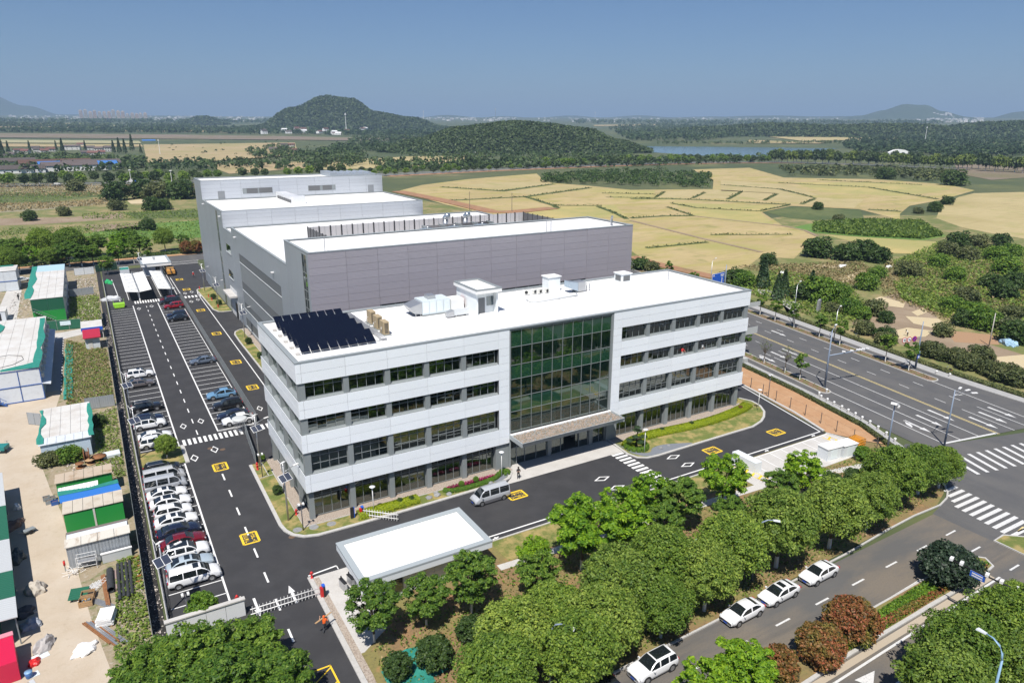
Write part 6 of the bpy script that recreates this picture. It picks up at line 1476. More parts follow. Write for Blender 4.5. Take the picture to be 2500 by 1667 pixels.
def roof_panels(t, x0, x1, y0, y1, z, nx, ny, m, slope=0.0, th=.07):
    for i in range(nx):
        for j in range(ny):
            xa, xb = x0+(x1-x0)*i/nx, x0+(x1-x0)*(i+1)/nx; ya, yb = y0+(y1-y0)*j/ny, y0+(y1-y0)*(j+1)/ny
            piece('roof_panel', xa+.02, ya+.02, z, xb-.02, yb-.02, z+th, m, t)
def wall_grid(t, x0, x1, y, zs, nx, mats):
    for j in range(len(zs)-1):
        for i in range(nx): piece('wall_panel', x0+(x1-x0)*i/nx+.02, y-.05, zs[j]+.03, x0+(x1-x0)*(i+1)/nx-.02, y, zs[j+1]-.03, mats[j], t)
def net_strip(t, name, pts_l, pts_r, z, m, wob=.12):
    b = MB(); rr = random.Random(len(name)+int(z*10))
    n = len(pts_l)
    L = [(p[0]+rr.uniform(-wob, wob), p[1], z+rr.uniform(0,.08)) for p in pts_l]; R_ = [(p[0]+rr.uniform(-wob, wob)*1.5, p[1], z+rr.uniform(0,.1)) for p in pts_r]
    for i in range(n-1): b.quad(L[i], R_[i], R_[i+1], L[i+1])
    return b.build(name, m, t)
# A: two-storey green-fronted container block
t = thing('container_block', 'two-storey site container block with dark green and bright green end wall', 'site office', (-28.6,143,0))
bx(t, 'body', SHW, 0,-31.8,120.06,0,-25.25,167,5.6)
wall_grid(t, -31.8,-25.25,120.05,[0.05,2.75,5.55],2,[GRN, GRND]); roof_panels(t, -31.9,-25.2,119.9,157,5.62,4,9, SHROOF)
roof_panels(t, -31.9,-25.2,157,167,5.62,1,1, mat('pale_blue_tarp', (.40,.56,.66),.6))
net_strip(t, 'roof_netting', [(-33.0, y) for y in range(121,168,5)],[(-31.6, y) for y in range(121,168,5)],5.72, NET, .3)
b = MB()
for k in range(10): b.hexa([(-31.6+k*.42,119.3,2.75-k*.28),(-31.2+k*.42,119.3,2.75-k*.28),(-31.2+k*.42,119.95,2.75-k*.28),(-31.6+k*.42,119.95,2.75-k*.28),(-31.6+k*.42,119.3,2.8-k*.28),(-31.2+k*.42,119.3,2.8-k*.28),(-31.2+k*.42,119.95,2.8-k*.28),(-31.6+k*.42,119.95,2.8-k*.28)])
b.build('stair_treads', GREYM, t)['kind'] = 'stuff'
tb(t, 'stair_rail', GREYM, 0,[(-31.6,119.25,3.7),(-27.3,119.25,.9)],.04,5)
for k in range(9):
    bx(t, 'air_conditioner', mat('unit_ivory', (.62,.62,.58),.5),0,-25.2,122+k*4.6,1.0 + 2.8*(k % 2),-24.85,122.8+k*4.6,1.6+2.8*(k % 2))
# B: big white two-storey block with blue trim
t = thing('white_site_office', 'large white two-storey site office with blue trim and netting on the roof', 'site office', (-35,82,0))
bx(t, 'body', SHW, 0,-43.9,62.6,0,-28.2,100.8,5.6)
wall_grid(t, -43.9,-28.2,62.55,[.05,2.7,5.5],5,[SHW, SHW])
for z in (0,2.7,5.45):
    bx(t, 'trim_band', BLTRIM, 0,-43.95,62.44, z, -28.15,62.54, z+.16)
for k in range(6):
    bx(t, 'trim_post', BLTRIM, 0,-43.95+k*3.15,62.44,.1,-43.83+k*3.15,62.495,5.5)
roof_panels(t, -44.0,-28.1,62.4,100.9,5.63,9,9, SHROOF)
net_strip(t, 'roof_netting', [(-38.2, y) for y in range(80,101,3)],[(-35.4, y) for y in range(80,101,3)],5.78, NET, .6)
net_strip(t, 'roof_netting', [(-29.0, y) for y in range(63,101,4)],[(-28.0, y) for y in range(63,101,4)],5.76, NET, .25)
net_strip(t, 'roof_netting', [(-33.6+i*1.1,62.7-.1*i) for i in range(6)],[(-33.6+i*1.1,63.6+.5*i) for i in range(6)],5.74, NET, .1)
tb(t, 'roof_cable', DARK, 0,[(-36,72,5.75),(-33,72.6,5.75),(-31,71,5.75),(-30.6,68.5,5.75),(-32,66,5.75),(-35,64.6,5.75)],.04,5)
for k in range(10):
    ya = 62.2+k*3.86; hx(t, 'awning_panel', SHW, 0,[(-28.18, ya, 2.85),(-26.9, ya, 2.55),(-26.9, ya+3.8,2.55),(-28.18, ya+3.8,2.85),(-28.18, ya, 2.92),(-26.9, ya, 2.62),(-26.9, ya+3.8,2.62),(-28.18, ya+3.8,2.92)])
    bx(t, 'air_conditioner', MATS['unit_ivory'],0,-28.15, ya+1.2,3.6,-27.75, ya+2.1,4.3)
for k in range(9):
    ob(t, 'stair_tread', BLTRIM, 0,(-36.6+k*.36,61.9,2.6-k*.29),(.34,.8,.05))
tb(t, 'stair_rail', BLTRIM, 0,[(-36.8,61.45,3.6),(-33.4,61.45,.9)],.04,5)
tb(t, 'stringer', BLTRIM, 0,[(-36.8,61.45,2.6),(-33.4,61.45,-.05)],.09,5)
# D and small shed
t = thing('white_site_hut', 'white two-storey hut with dark frame lines at the far edge of the yard', 'site hut', (-42,168,0))
bx(t, 'body', SHW, 0,-49,163,0,-37.0,172,5.6); wall_grid(t, -49,-37,162.97,[.05,2.75,5.5],4,[SHW, SHW]); roof_panels(t, -49.1,-36.9,162.8,172,5.62,3,3, SHROOF)
bx(t, 'trim_band', BLTRIM, 0,-49,162.85,2.65,-36.95,162.9,2.85); net_strip(t, 'roof_netting', [(-48+i*2,170.4) for i in range(6)],[(-48+i*2,171.9) for i in range(6)],5.75, NET, .3)
bx(t, 'landing', GREYM, 0,-37,164,2.7,-35.2,166.5,2.85)
t = thing('grey_shed', 'small grey flat-roofed shed cut by the photo edge between the two big blocks', 'shed', (-40.5,128,0))
bx(t, 'wall', SHW, 0,-43,125.5,0,-37.6,131,2.4); roof_panels(t, -43.1,-37.4,125.4,131.1,2.42,2,2, SHROOF)
bx(t, 'door', DARK, 0,-39.5,125.44,.05,-38.5,125.49,2.0)
# hoarding with sign, kiosks
rail_fence('green_site_hoarding', 'dark green hoarding with a pale sign across the yard', 'hoarding', [(-29.4,110.6),(-22.3,109.6)],2.3,2.4, GREYM, (2.3,),.04,(.05,2.25,.02, GRNSHEET))
b = MB(); b.obox((-25.3,109.9,1.55),(2.1,.03,.95),-.14); tag(b.build('hoarding_sign', mat('pale_blue_sign', (.62,.75,.80),.5)), 'pale blue-white sign board hung on the green hoarding', 'sign')
t = thing('red_roof_booth', 'small white booth with a bright red roof beside the overgrown plot', 'booth', (-20.5,92,0))
bx(t, 'wall', SHW, 0,-21.6,89.9,0,-19.0,94.6,2.6)
hx(t, 'roof', mat('red_roof_sheet', (.42,.02,.045),.5),0,[(-21.9,89.3,2.6),(-18.7,89.3,2.6),(-18.7,95.2,2.6),(-21.9,95.2,2.6),(-21.9,89.3,2.75),(-18.7,89.3,2.75),(-18.7,95.2,3.1),(-21.9,95.2,3.1)])
bx(t, 'door', SHROOF, 0,-21.1,89.84,.05,-20.3,89.89,2.0)
t = thing('blue_trim_kiosk', 'open kiosk with white roof and deep blue fascia behind the red-roofed booth', 'kiosk', (-20.2,101,0))
bx(t, 'roof', SHROOF, 0,-22.2,98.2,2.6,-18.1,104.5,2.75); bx(t, 'fascia', BLUE, 0,-22.2,98.1,2.0,-18.1,98.18,2.75)
for x in (-22.1,-18.2):
    for y in (98.4,104.3): bx(t, 'post', WHITE, 0, x-.05, y-.05,0, x+.05, y+.05,2.6)
bx(t, 'counter', SHW, 0,-21.8,103.2,0,-18.4,104.2,1.4)
rail_fence('corrugated_fence', 'grey corrugated sheet fence closing off the overgrown plot', 'fence', [(-22.2,53.2),(-18.0,52.9)],2.0,2.0, GREYM, (1.9,),.04,(.05,2.0,.03, CORR))
rail_fence('corrugated_fence', 'short grey corrugated fence beside the white shed and yard path', 'fence', [(-30.0,51.0),(-28.2,49.4)],2.0,1.0, GREYM, (1.9,),.04,(.05,2.0,.03, CORR))
rail_fence('corrugated_fence', 'grey corrugated fence at the far end of the rubble strip', 'fence', [(-24.6,146.5),(-19,147.5)],2.0,2.8, GREYM, (1.9,),.04,(.05,2.0,.03, CORR))
rail_fence('white_hoarding', 'white hoarding with red figures at the rear yard boundary', 'hoarding', [(-23.5,178),(-18.2,178.5)],2.2,2.6, GREYM, (2.2,),.04,(.05,2.2,.03, SHW))
rail_fence('green_site_hoarding', 'dark green hoarding at the rear corner beside the far street', 'hoarding', [(-17.8,181),(-11.6,183)],2.2,2.0, GREYM, (2.2,),.04,(.05,2.2,.03, MESHG))
rail_fence('green_site_hoarding', 'short green netting hoarding beside the kiosk', 'hoarding', [(-21.4,107.5),(-17.8,107.2),(-18.0,122)],1.8,3.0, GREYM, (1.8,),.04,(.05,1.8,.02, MESHG))
# C: white single-storey shed
t = thing('white_shed', 'long low white shed with panel roof and teal netting along its sides', 'shed', (-24.8,41,0))
bx(t, 'body', SHW, 0,-27.5,33.9,0,-21.65,48.6,2.75); wall_grid(t, -27.6,-21.6,33.87,[.05,2.7],3,[mat('pale_blue_panel', (.50,.60,.70),.5)])
roof_panels(t, -27.8,-21.4,36.2,48.9,2.76,5,4, SHROOF); roof_panels(t, -27.8,-21.4,33.6,36.2,2.76,6,1, SHW)
net_strip(t, 'roof_netting', [(-27.9, y) for y in range(34,49,2)],[(-27.3, y) for y in range(34,49,2)],2.9, NET, .25); net_strip(t, 'roof_netting', [(-21.7, y) for y in range(34,49,2)],[(-21.2, y) for y in range(34,49,2)],2.88, NET, .12)
# E: green container stack
t = thing('green_container', 'bright green walled site container with tan roof and blue tarp behind it', 'container', (-21.7,13,0))
bx(t, 'body', GRND, 0,-24.6,11.5,0,-18.7,14.4,2.7); wall_grid(t, -24.65,-18.65,11.48,[.05,2.6],2,[GRN]); roof_panels(t, -24.75,-18.55,11.3,14.5,2.71,6,1, mat('tan_stained_roof', (.52,.47,.39),.7, var=((.8,(.40,.33,.25),.5,.75),)))
bx(t, 'centre_post', SHROOF, 0,-21.75,11.36,.05,-21.55,11.42,2.6)
t = thing('tarped_container', 'site container roof under a vivid blue tarp edged with green net', 'container', (-21.8,16,0))
bx(t, 'body', SHW, 0,-24.8,14.6,0,-18.8,17.2,2.6)
hx(t, 'tarp', TARPB, 0,[(-25.0,14.55,2.62),(-18.6,14.6,2.62),(-18.9,17.4,2.62),(-25.1,16.6,2.62),(-25.0,14.55,2.7),(-18.6,14.6,2.7),(-18.9,16.6,2.8),(-25.1,16.4,2.8)])
b = MB(); b.poly([(-25.2,16.3,2.83),(-22,16.2,2.84),(-18.8,16.4,2.83),(-18.9,17.7,2.75),(-22,17.1,2.76),(-25.3,17.8,2.75)]); b.build('green_net', NET, t)
t = thing('corrugated_lean_to', 'white corrugated lean-to roof behind the blue tarp', 'lean-to', (-23.2,18.5,0))
for k in range(10):
    b = MB(); x = -25.3+k*.43; b.box(x, 17.7,2.35, x+.39,19.4,2.42); b.build('roof_sheet', WHITE, t)
for x in (-25.2,-21.2): bx(t, 'post', GREYM, 0, x-.05,19.2,0, x+.05,19.3,2.34)
t = thing('green_container', 'rear green container with brown-stained roof behind the lean-to', 'container', (-22.5,21.5,0))
bx(t, 'body', GRN, 0,-25.5,20.3,0,-19.5,22.8,2.7); roof_panels(t, -25.65,-19.35,20.1,22.95,2.71,6,1, mat('brown_stained_roof', (.46,.38,.29),.7, var=((.7,(.30,.20,.11),.5,.7),)))
# F: corrugated grey shed
t = thing('corrugated_shed', 'grey corrugated shed with peeling white roof beside the scaffold frame', 'shed', (-21.4,5.2,0))
bx(t, 'body', SHW, 0,-24.3,3.75,0,-18.5,6.5,2.6)
for k in range(6): piece('wall_sheet', -24.35+k*.98,3.68,.05,-23.39+k*.98,3.74,2.6, CORR, t)
roof_panels(t, -24.5,-18.3,3.5,5.4,2.62,4,1, mat('peeling_roof', (.60,.57,.50),.7, var=((1.2,(.34,.25,.17),.55,.72,(1,.25,1)),)));
bx(t, 'rear_roof', mat('dark_weathered_board', (.16,.14,.125),.85),0,-24.4,5.4,2.2,-18.4,7.6,2.32)
bx(t, 'rear_wall', SITEDIRT, 0,-24.5,7.6,0,-18.5,8.0,2.0)
# G: shed along the left edge
t = thing('edge_workshop', 'long workshop with white and green corrugated roof along the left photo edge', 'workshop', (-32,4,0))
DG = Vector((-2.2,21.9)).normalized(); E0 = Vector((-27.9,-7.5))
SHR = [(0,3.6, CORRY),(3.6,8.6, GRNSHEET),(8.6,15.5, CORRY),(15.5,24, GRNSHEET),(24,34, CORRY)]
nG = Vector((-DG.y, DG.x))
for (a, b_, m) in SHR:
    p0, p1 = E0+DG*a, E0+DG*(b_-.05); p2, p3 = p1+nG*6, p0+nG*6; b = MB()
    b.hexa([(*p0,3.0),(*p1,3.0),(*p2,3.5),(*p3,3.5),(*p0,3.08),(*p1,3.08),(*p2,3.58),(*p3,3.58)]); b.build('roof_sheet', m, t)
q0, q1 = E0+nG*1.6, E0+DG*34+nG*1.6; hx(t, 'wall', GRNSHEET, 0,[(*q0,0),(*q1,0),(*(q1+nG*4),0),(*(q0+nG*4),0),(*q0,3.0),(*q1,3.0),(*(q1+nG*4),3.3),(*(q0+nG*4),3.3)])
for k in range(8): p = E0+DG*(k*4.6+.4)+nG*.2; bx(t, 'post', GREYM, 0, p.x-.05, p.y-.05,0, p.x+.05, p.y+.05,3.0)
t = thing('red_tool_chest', 'big bright red metal cabinet at the end of the workshop', 'cabinet', (-28.6,-10.6,0))
hx(t, 'cabinet', mat('crimson_sheet', (.55,.012,.06),.45),0,[(-30.5,-12.5,0),(-27.9,-12.3,0),(-28.3,-9.0,0),(-30.9,-9.2,0),(-30.5,-12.5,1.9),(-27.9,-12.3,1.9),(-28.3,-9.0,2.3),(-30.9,-9.2,2.3)])
hx(t, 'lid_edge', mat('pink_faded', (.6,.25,.3),.6),0,[(-28.25,-9.0,2.32),(-28.35,-8.4,2.32),(-31,-8.6,2.32),(-30.9,-9.2,2.32),(-28.25,-9.0,2.38),(-28.35,-8.4,2.38),(-31,-8.6,2.38),(-30.9,-9.2,2.38)])
# stored materials
for i, (x, r, ya, yb) in enumerate(((-20.0,.17,-5.0,1.9),(-19.62,.17,-4.6,1.9),(-19.25,.17,-4.9,1.8),(-18.88,.17,-4.5,1.9))):
    b = MB(); b.tube([(x-.05, ya, r),(x+.05, yb, r)], r, 12, False); b.tube([(x+.05, yb, r),(x-.05, ya, r)], r*.82,12, False); tag(b.build('drain_pipe', BLKPIPE, None, True),('leftmost', 'second', 'third', 'rightmost')[i] + ' of four long black pipes lying in the yard', 'pipe', 'black pipes in the yard')
b = MB(); b.tube([(-20.75,-3.0,.34),(-20.7,.9,.34)],.34,16, False); b.tube([(-20.7,.9,.34),(-20.75,-3.0,.34)],.30,16, False); tag(b.build('wide_pipe', BLKPIPE, None, True), 'wide dark pipe lying beside rusty beams in the yard', 'pipe')
for i, (p, q, m) in enumerate((((-21.3,.6),(-21.0,-5.3), RUST),((-21.5,.5),(-21.2,-5.1), RUST),((-20.25,.9),(-20.3,-2.9), mat('pinkish_beam', (.30,.22,.20),.7)))):
    b = MB(); b.strip([p, q],.2,.02,.22); tag(b.build('steel_beam', m),('outer rusty beam beside the wide pipe', 'inner rusty beam beside the wide pipe', 'dull pink beam between wide pipe and black pipes')[i], 'beam', 'beams by the pipes')
for k in range(9):
    a = Vector((-23.3+k*.16,-6.9-.05*k)); d = Vector((2.5,-5.3)); s_ = .75+.25*rnd.random()
    b = MB(); b.strip([tuple(a), tuple(a+d*s_)],.11,.02+.05*(k % 3),.14+.05*(k % 3)); tag(b.build('steel_bar', RUST if k in (0,1,5) else STEEL),('rusty' if k in (0,1,5) else 'grey') + ' steel bar in the slanting stack near the white sheet pile', 'steel bar', 'slanting steel bars, ' + ('rusty' if k in (0,1,5) else 'grey'))
for k in range(8):
    a = Vector((-22.9+k*.13,-3.2-.05*k)); b = MB(); b.tube([(a.x, a.y, .06+.06*(k % 2)),(a.x+1.6, a.y-2.1,.06+.06*(k % 2))],.05,6); tag(b.build('steel_tube', STEEL), 'thin galvanised tube in the bundle below the white ladders', 'tube', 'galvanised tube bundle')
for k in range(5):
    t = thing('ladder_section', 'white scaffold ladder section in the slanting row beside the green board', 'ladder', (-23.0+k*.28,-1.6+.05*k, .05+.04*k),-.6, 'white ladder sections')
    for s in (-.22,.22): tb(t, 'stile', WHITE, 1,[(s, -1.5,0),(s, 1.5,0)],.03,5)
    for q in range(8): tb(t, 'rung', WHITE, 1,[(-.22,-1.4+q*.4,0),(.22,-1.4+q*.4,0)],.022,5)
t = thing('scaffold_frame', 'white scaffold trestle frame leaning by the corrugated shed', 'scaffold', (-22.7,3.0,0),-.1)
for x in (-.9,.9):
    for y in (-.35,.35): tb(t, 'upright', WHITE, 1,[(x, y, 0),(x, y, 1.7)],.03,5)
for z in (.5,1.0,1.65):
    for y in (-.35,.35): tb(t, 'ledger', WHITE, 1,[(-.9, y, z),(.9, y, z)],.025,5)
bx(t, 'platform', STEEL, 1,-.8,-.3,1.02,.8,.3,1.06)
t = thing('white_frame_rack', 'low white-framed panel rack against the corrugated shed', 'rack', (-19.9,3.2,0))
bx(t, 'panel', mat('pale_grey_sheet', (.5,.52,.53),.5),1,-1.4,-.1,0,1.4,.1,1.05); bx(t, 'top_rail', WHITE, 1,-1.5,-.15,1.05,1.5,.15,1.15)
b = MB()
for k in range(40): a = Vector((rnd.uniform(-24.6,-23.3), rnd.uniform(2.2,3.5), rnd.uniform(.05,.4))); q = a+Vector((rnd.uniform(-.7,.7), rnd.uniform(-.7,.7), rnd.uniform(-.1,.2))); b.tube([a, q],.02,4)
o = b.build('bent_rod_heap', WHITE); o['kind'] = 'stuff'
t = thing('green_board', 'green corrugated board lying across wooden crates', 'board', (-23.6,-1.9,0)); hx(t, 'sheet', GRNSHEET, 1,[(-.9,-.9,.35),(.7,-1.2,.25),(1.0,.7,.35),(-.6,.9,.45),(-.9,-.9,.39),(.7,-1.2,.29),(1.0,.7,.39),(-.6,.9,.49)])
bx(t, 'trestle', WOODC, 1,-.5,-.6,0,.5,.5,.28)
for i, (x, y, fill) in enumerate(((-22.75,-2.6,0),(-22.95,-3.75,1))):
    t = thing('wooden_crate', ('wooden crate under the corner of the green board', 'open wooden crate filled with dark tools and orange bits')[i], 'crate', (x, y, 0),-.15, 'wooden crates')
    for (x0, y0, x1, y1) in ((-.6,-.45,.6,-.41),(-.6,.41,.6,.45),(-.6,-.41,-.56,.41),(.56,-.41,.6,.41)):
        for z in (0.02,.22,.42): bx(t, 'plank', WOODC, 1, x0, y0, z, x1, y1, z+.18)
    bx(t, 'contents', DARK, 1,-.55,-.4,.02,.55,.4,.3)
    if fill:
        for k in range(8): ob(t, 'tool', ORG if k % 3 == 0 else GREYM, 1,(rnd.uniform(-.4,.4), rnd.uniform(-.3,.3),.38),(.25,.1,.12), rnd.uniform(0,3))
t = thing('white_panel_pallet', 'stack of white panels on a pallet in the yard', 'pallet stack', (-21.3,-7.6,0),-.25)
for k in range(6): ob(t, 'panel', WHITE, 1,(rnd.uniform(-.05,.05), rnd.uniform(-.05,.05),.2+k*.13),(1.5-.04*k, 1.9,.11), rnd.uniform(-.05,.05))
for x in (-.6,0,.6): bx(t, 'pallet_runner', WOODC, 1, x-.06,-.95,0, x+.06,.95,.13)
t = thing('white_panel_stack', 'stack of pale panels beside the cable reels', 'panel stack', (-19.4,31.8,0),.05)
for k in range(4): ob(t, 'panel', mat('pale_blue_sheet', (.62,.68,.70),.5),1,(.03*k, 0,.1+k*.12),(2.1,1.6,.1), rnd.uniform(-.04,.04))
for i, (x, y, r, tilt) in enumerate(((-22.3,31.6,1.0,1),(-20.9,31.2,.95,0),(-22.0,30.6,.6,0),(-23.2,30.0,.55,0))):
    t = thing('cable_reel', ('big rusty cable reel standing on edge', 'big rusty cable reel lying flat', 'small pale cable reel lying in front of the big reels', 'small red-brown reel at the path edge')[i], 'cable reel', (x, y, 0),.4*i, 'cable reels')
    ax = (lambda d: (d, 0, r)) if tilt else (lambda d: (0,0,.35+d))
    for s in (-.3,.3):
        tb(t, 'flange', RUST if i != 2 else WOODC, 3,[ax(s-.04), ax(s+.04)], r, 18)
    tb(t, 'drum', mat('reel_dark', (.12,.06,.04),.8),3,[ax(-.28), ax(.28)], r*.5,12)
def tarp_heap(name, x, y, s, h, m, label, cat, seed):
    bm = bmesh.new(); bmesh.ops.create_icosphere(bm, subdivisions=3, radius=1); rr = random.Random(seed)
    ph = [rr.uniform(0,6) for _ in range(6)]
    for v in bm.verts:
        k = 1+.18*math.sin(4*v.co.x+ph[0])*math.cos(5*v.co.y+ph[1])+.10*math.sin(9*v.co.y+ph[2])+.06*math.sin(14*v.co.x+ph[3])+rr.uniform(-.03,.03)
        v.co = Vector((v.co.x*s[0]*k, v.co.y*s[1]*k, max(0, v.co.z*h*k)))
    me = bpy.data.meshes.new(name); bm.to_mesh(me); bm.free(); me.materials.append(m); o = bpy.data.objects.new(name, me); C.objects.link(o); o.location = (x, y, -.02); o.rotation_euler = (0,0, rr.uniform(0,3)); tag(o, label, cat); return o
tarp_heap('white_sheet_pile', -23.2,-11.0,(1.1,.9),.45, WHITE, 'crumpled white plastic sheeting heaped on the yard path', 'plastic sheet', 3)
tarp_heap('tarp_covered_bike', -26.3,-8.6,(1.2,.7),.85, mat('grey_tarp', (.40,.38,.37),.7), 'vehicle under a grey tarp on the yard path', 'tarp', 5)
tarp_heap('bag_heap', -27.3,1.2,(.9,1.0),1.0, mat('beige_sack', (.45,.41,.35),.8), 'heap of beige sacks beside the workshop', 'sacks', 6)
tarp_heap('tool_heap', -27.5,-4.7,(.8,.9),.6, mat('blue_grey_sheet_pile', (.30,.33,.38),.7), 'blue-grey sheet thrown over tools by the workshop', 'sheet', 8)
tarp_heap('dark_scrap_heap', -28.2,-2.2,(.9,1.0),.5, mat('dark_scrap', (.06,.06,.065),.7), 'dark scrap heap in the workshop shadow', 'scrap', 9)
tarp_heap('red_box_heap', -27.0,-10.6,(.6,.45),.4, RED, 'red bottles and boxes on the path beside the crimson cabinet', 'boxes', 12)
tarp_heap('dark_scrap_heap', -29.3,9.0,(.8,1.4),.8, mat('green_scrap', (.08,.10,.10),.7), 'greenish machine parts piled in the workshop shadow farther up', 'scrap', 13)
tarp_heap('dark_scrap_heap', -30.3,16.5,(.8,1.6),.8, mat('rusty_scrap', (.16,.11,.09),.8), 'rusty parts piled by the workshop beside the handcart', 'scrap', 14)
tarp_heap('white_sack_pair', -30.0,21.4,(.5,.4),.7, WHITE, 'two white sacks beside the yard path', 'sacks', 15)
t = thing('blue_bucket', 'blue plastic barrel at the bottom of the yard path', 'barrel', (-27.3,-12.4,0)); lt(t, 'barrel', mat('blue_plastic', (.05,.13,.33),.45),3,(0,0,0),[(.24,0),(.30,.3),(.29,.55)],14); lt(t, 'rim', mat('pale_blue_rim', (.2,.35,.55),.5),3,(0,0,.55),[(.31,0),(.31,.05)],14)
for i, (x, y, w, h, m, lb) in enumerate(((-26.6,-9.9,1.3,.9, 'pale_blue_sheet', 'pale blue glass-like sheet lying on the yard path'),(-27.0,-13.4,.35,1.2, 'pale_grey_sheet', 'narrow grey board lying beside the blue barrel'),(-27.0,-12.2,.8,.7, 'pale_blue_sheet', 'pale square sheet beside the blue barrel'))):
    b = MB(); b.obox((x, y, .0),(w, h, .03),.3); tag(b.build('loose_sheet', MATS[m]), lb, 'sheet')
for k in range(8):
    b = MB(); b.strip([(-28.9+k*.16,-15.8),(-28.5+k*.16,-13.2+rnd.uniform(-.3,.3))],.1,0,.12); tag(b.build('steel_bar', STEEL), 'grey steel bar in the stack at the bottom left corner', 'steel bar', 'corner steel bars')
for k in range(6):
    b = MB(); y = 2.6-k*1.0; b.strip([(-18.5, y),(-17.95, y+.1)],.12,.02,.14); tag(b.build('orange_beam', mat('orange_rust', (.42,.16,.05),.7)), 'orange rusty bracket in the row against the green hoarding', 'bracket', 'orange brackets')
t = thing('fire_extinguisher', 'small red fire extinguisher on the corrugated shed corner', 'extinguisher', (-24.75,3.6,0)); cl(t, 'cylinder', RED, 3,(0,0,.7),.11,.5,10); bx(t, 'stand', GREYM, 1,-.05,-.05,0,.05,.05,.7); tb(t, 'valve', DARK, 1,[(0,0,1.2),(.05,0,1.3)],.04,6)
t = thing('handcart', 'small dark handcart beside the workshop shadow', 'handcart', (-28.4,14.2,0),.5)
bx(t, 'tray', GREYM, 1,-.6,-.35,.35,.6,.35,.5)
for s in (-1,1): tb(t, 'wheel', TYRE, 1,[(.0, s*.42-.03,.25),(.0, s*.42+.03,.25)],.25,12); tb(t, 'handle', GREYM, 1,[(-.6, s*.3,.45),(-1.3, s*.3,.8)],.025,5)
t = thing('cargo_trike', 'green cargo tricycle parked at the left edge of the yard path', 'tricycle', (-32.6,41.5,0),1.2)
bx(t, 'cargo_bed', mat('teal_paint', (.02,.20,.19),.5),1,-1.1,-.6,.5,.5,.6,1.0)
for x, y in ((-.8,-.6),(-.8,.6),(1.2,0)): tb(t, 'wheel', TYRE, 1,[(x, y-.05,.28),(x, y+.05,.28)],.28,12)
b = MB(); b.tube([(.5,0,.6),(1.1,0,.7),(1.15,0,1.1)],.05,6); b.tube([(1.1,-.35,1.1),(1.1,.35,1.1)],.03,5); b.build('steering_frame', GREYM, t, local=True); bx(t, 'seat', DARK, 1,.45,-.25,.75,.8,.25,.85)
for i, (x, y) in enumerate(((-26.9,22.0),(-26.6,20.9),(-26.0,20.3),(-26.3,21.6))):
    t = thing('steel_trough', ('dark steel trough with wire at the path edge', 'dark trough with tools next to the wire trough', 'blue plastic can by the troughs', 'low trough nearest the containers')[i], 'trough', (x, y, 0),.1, 'troughs at the path edge')
    b = MB()
    for (a, c_, d, e) in ((-.4,-.3,.4,-.26),(-.4,.26,.4,.3),(-.4,-.26,-.36,.26),(.36,-.26,.4,.26)): b.box(a, c_, 0, d, e, .5)
    b.build('tray', BLTRIM if i == 2 else GREYM, t, local=True); bx(t, 'contents', RUST, 1,-.35,-.25,.05,.35,.25,.3)
# green lift and heaps at the far end of the car park
t = thing('lime_tool_trolley', 'lime green tool trolley parked at the far end of the left bays', 'trolley', (-13.8,126.8,0))
LIME = mat('lime_enamel', (.30,.60,.04),.45)
bx(t, 'deck', LIME, 1,-1.3,-1.0,.5,1.3,1.0,1.1); bx(t, 'step', LIME, 1,-1.1,-1.1,.15,1.1,-.9,.5)
for x in (-.9,.9):
    for y in (-.8,.8): tb(t, 'wheel', TYRE, 1,[(x, y-.08,.22),(x, y+.08,.22)],.22,10)
for x in (-1.2,1.2): tb(t, 'rail', LIME, 1,[(x, .9,1.1),(x, .9,2.0)],.04,5)
tarp_heap('green_net_heap', -15.0,161.5,(.9,2.6),.8, mat('bright_green_net', (.02,.35,.12),.8), 'heap under bright green netting in the left lane', 'netting heap', 21)
tarp_heap('white_block_heap', -15.2,136.5,(.8,2.4),1.2, mat('pale_blocks', (.55,.57,.60),.8), 'pile of pale blocks beside the left lane', 'block pile', 22)
t = thing('boom_lift', 'orange-yellow machine with dark wheels parked beside the rear gatehouse', 'machine', (2.2,166,0))
bx(t, 'chassis', mat('machine_orange', (.55,.27,.06),.5),1,-1.1,-3.0,.6,1.1,3.0,1.6); bx(t, 'engine_cover', mat('machine_tan', (.45,.30,.13),.5),1,-1.0,-1.0,1.6,1.0,2.6,2.4)
for x in (-1.1,1.1):
    for y in (-2.2,2.2): tb(t, 'wheel', TYRE, 1,[(x-.15, y, .5),(x+.15, y, .5)],.5,14)
tb(t, 'boom', DARK, 1,[(0,2,2.5),(0,-4.2,1.2)],.18,8)
t = thing('teal_skip', 'small white skip with teal cover behind the carport', 'skip', (-10,176,0)); bx(t, 'bin', SHW, 1,-1.3,-2.6,0,1.3,2.6,1.3); bx(t, 'cover', NET, 1,-1.2,-2.5,1.3,1.2,1.2,1.4)
t = thing('rear_sliding_gate', 'low white folding gate across the rear entrance', 'gate', (8.2,181,0))
for k in range(24): tb(t, 'bar', WHITE, 1,[(-4+k*.34,-.25,.1),(-3.75+k*.34,.25,1.1)],.03,4)
for z in (.2,1.05): tb(t, 'rail', WHITE, 1,[(-4,0, z),(4.2,0, z)],.03,4)
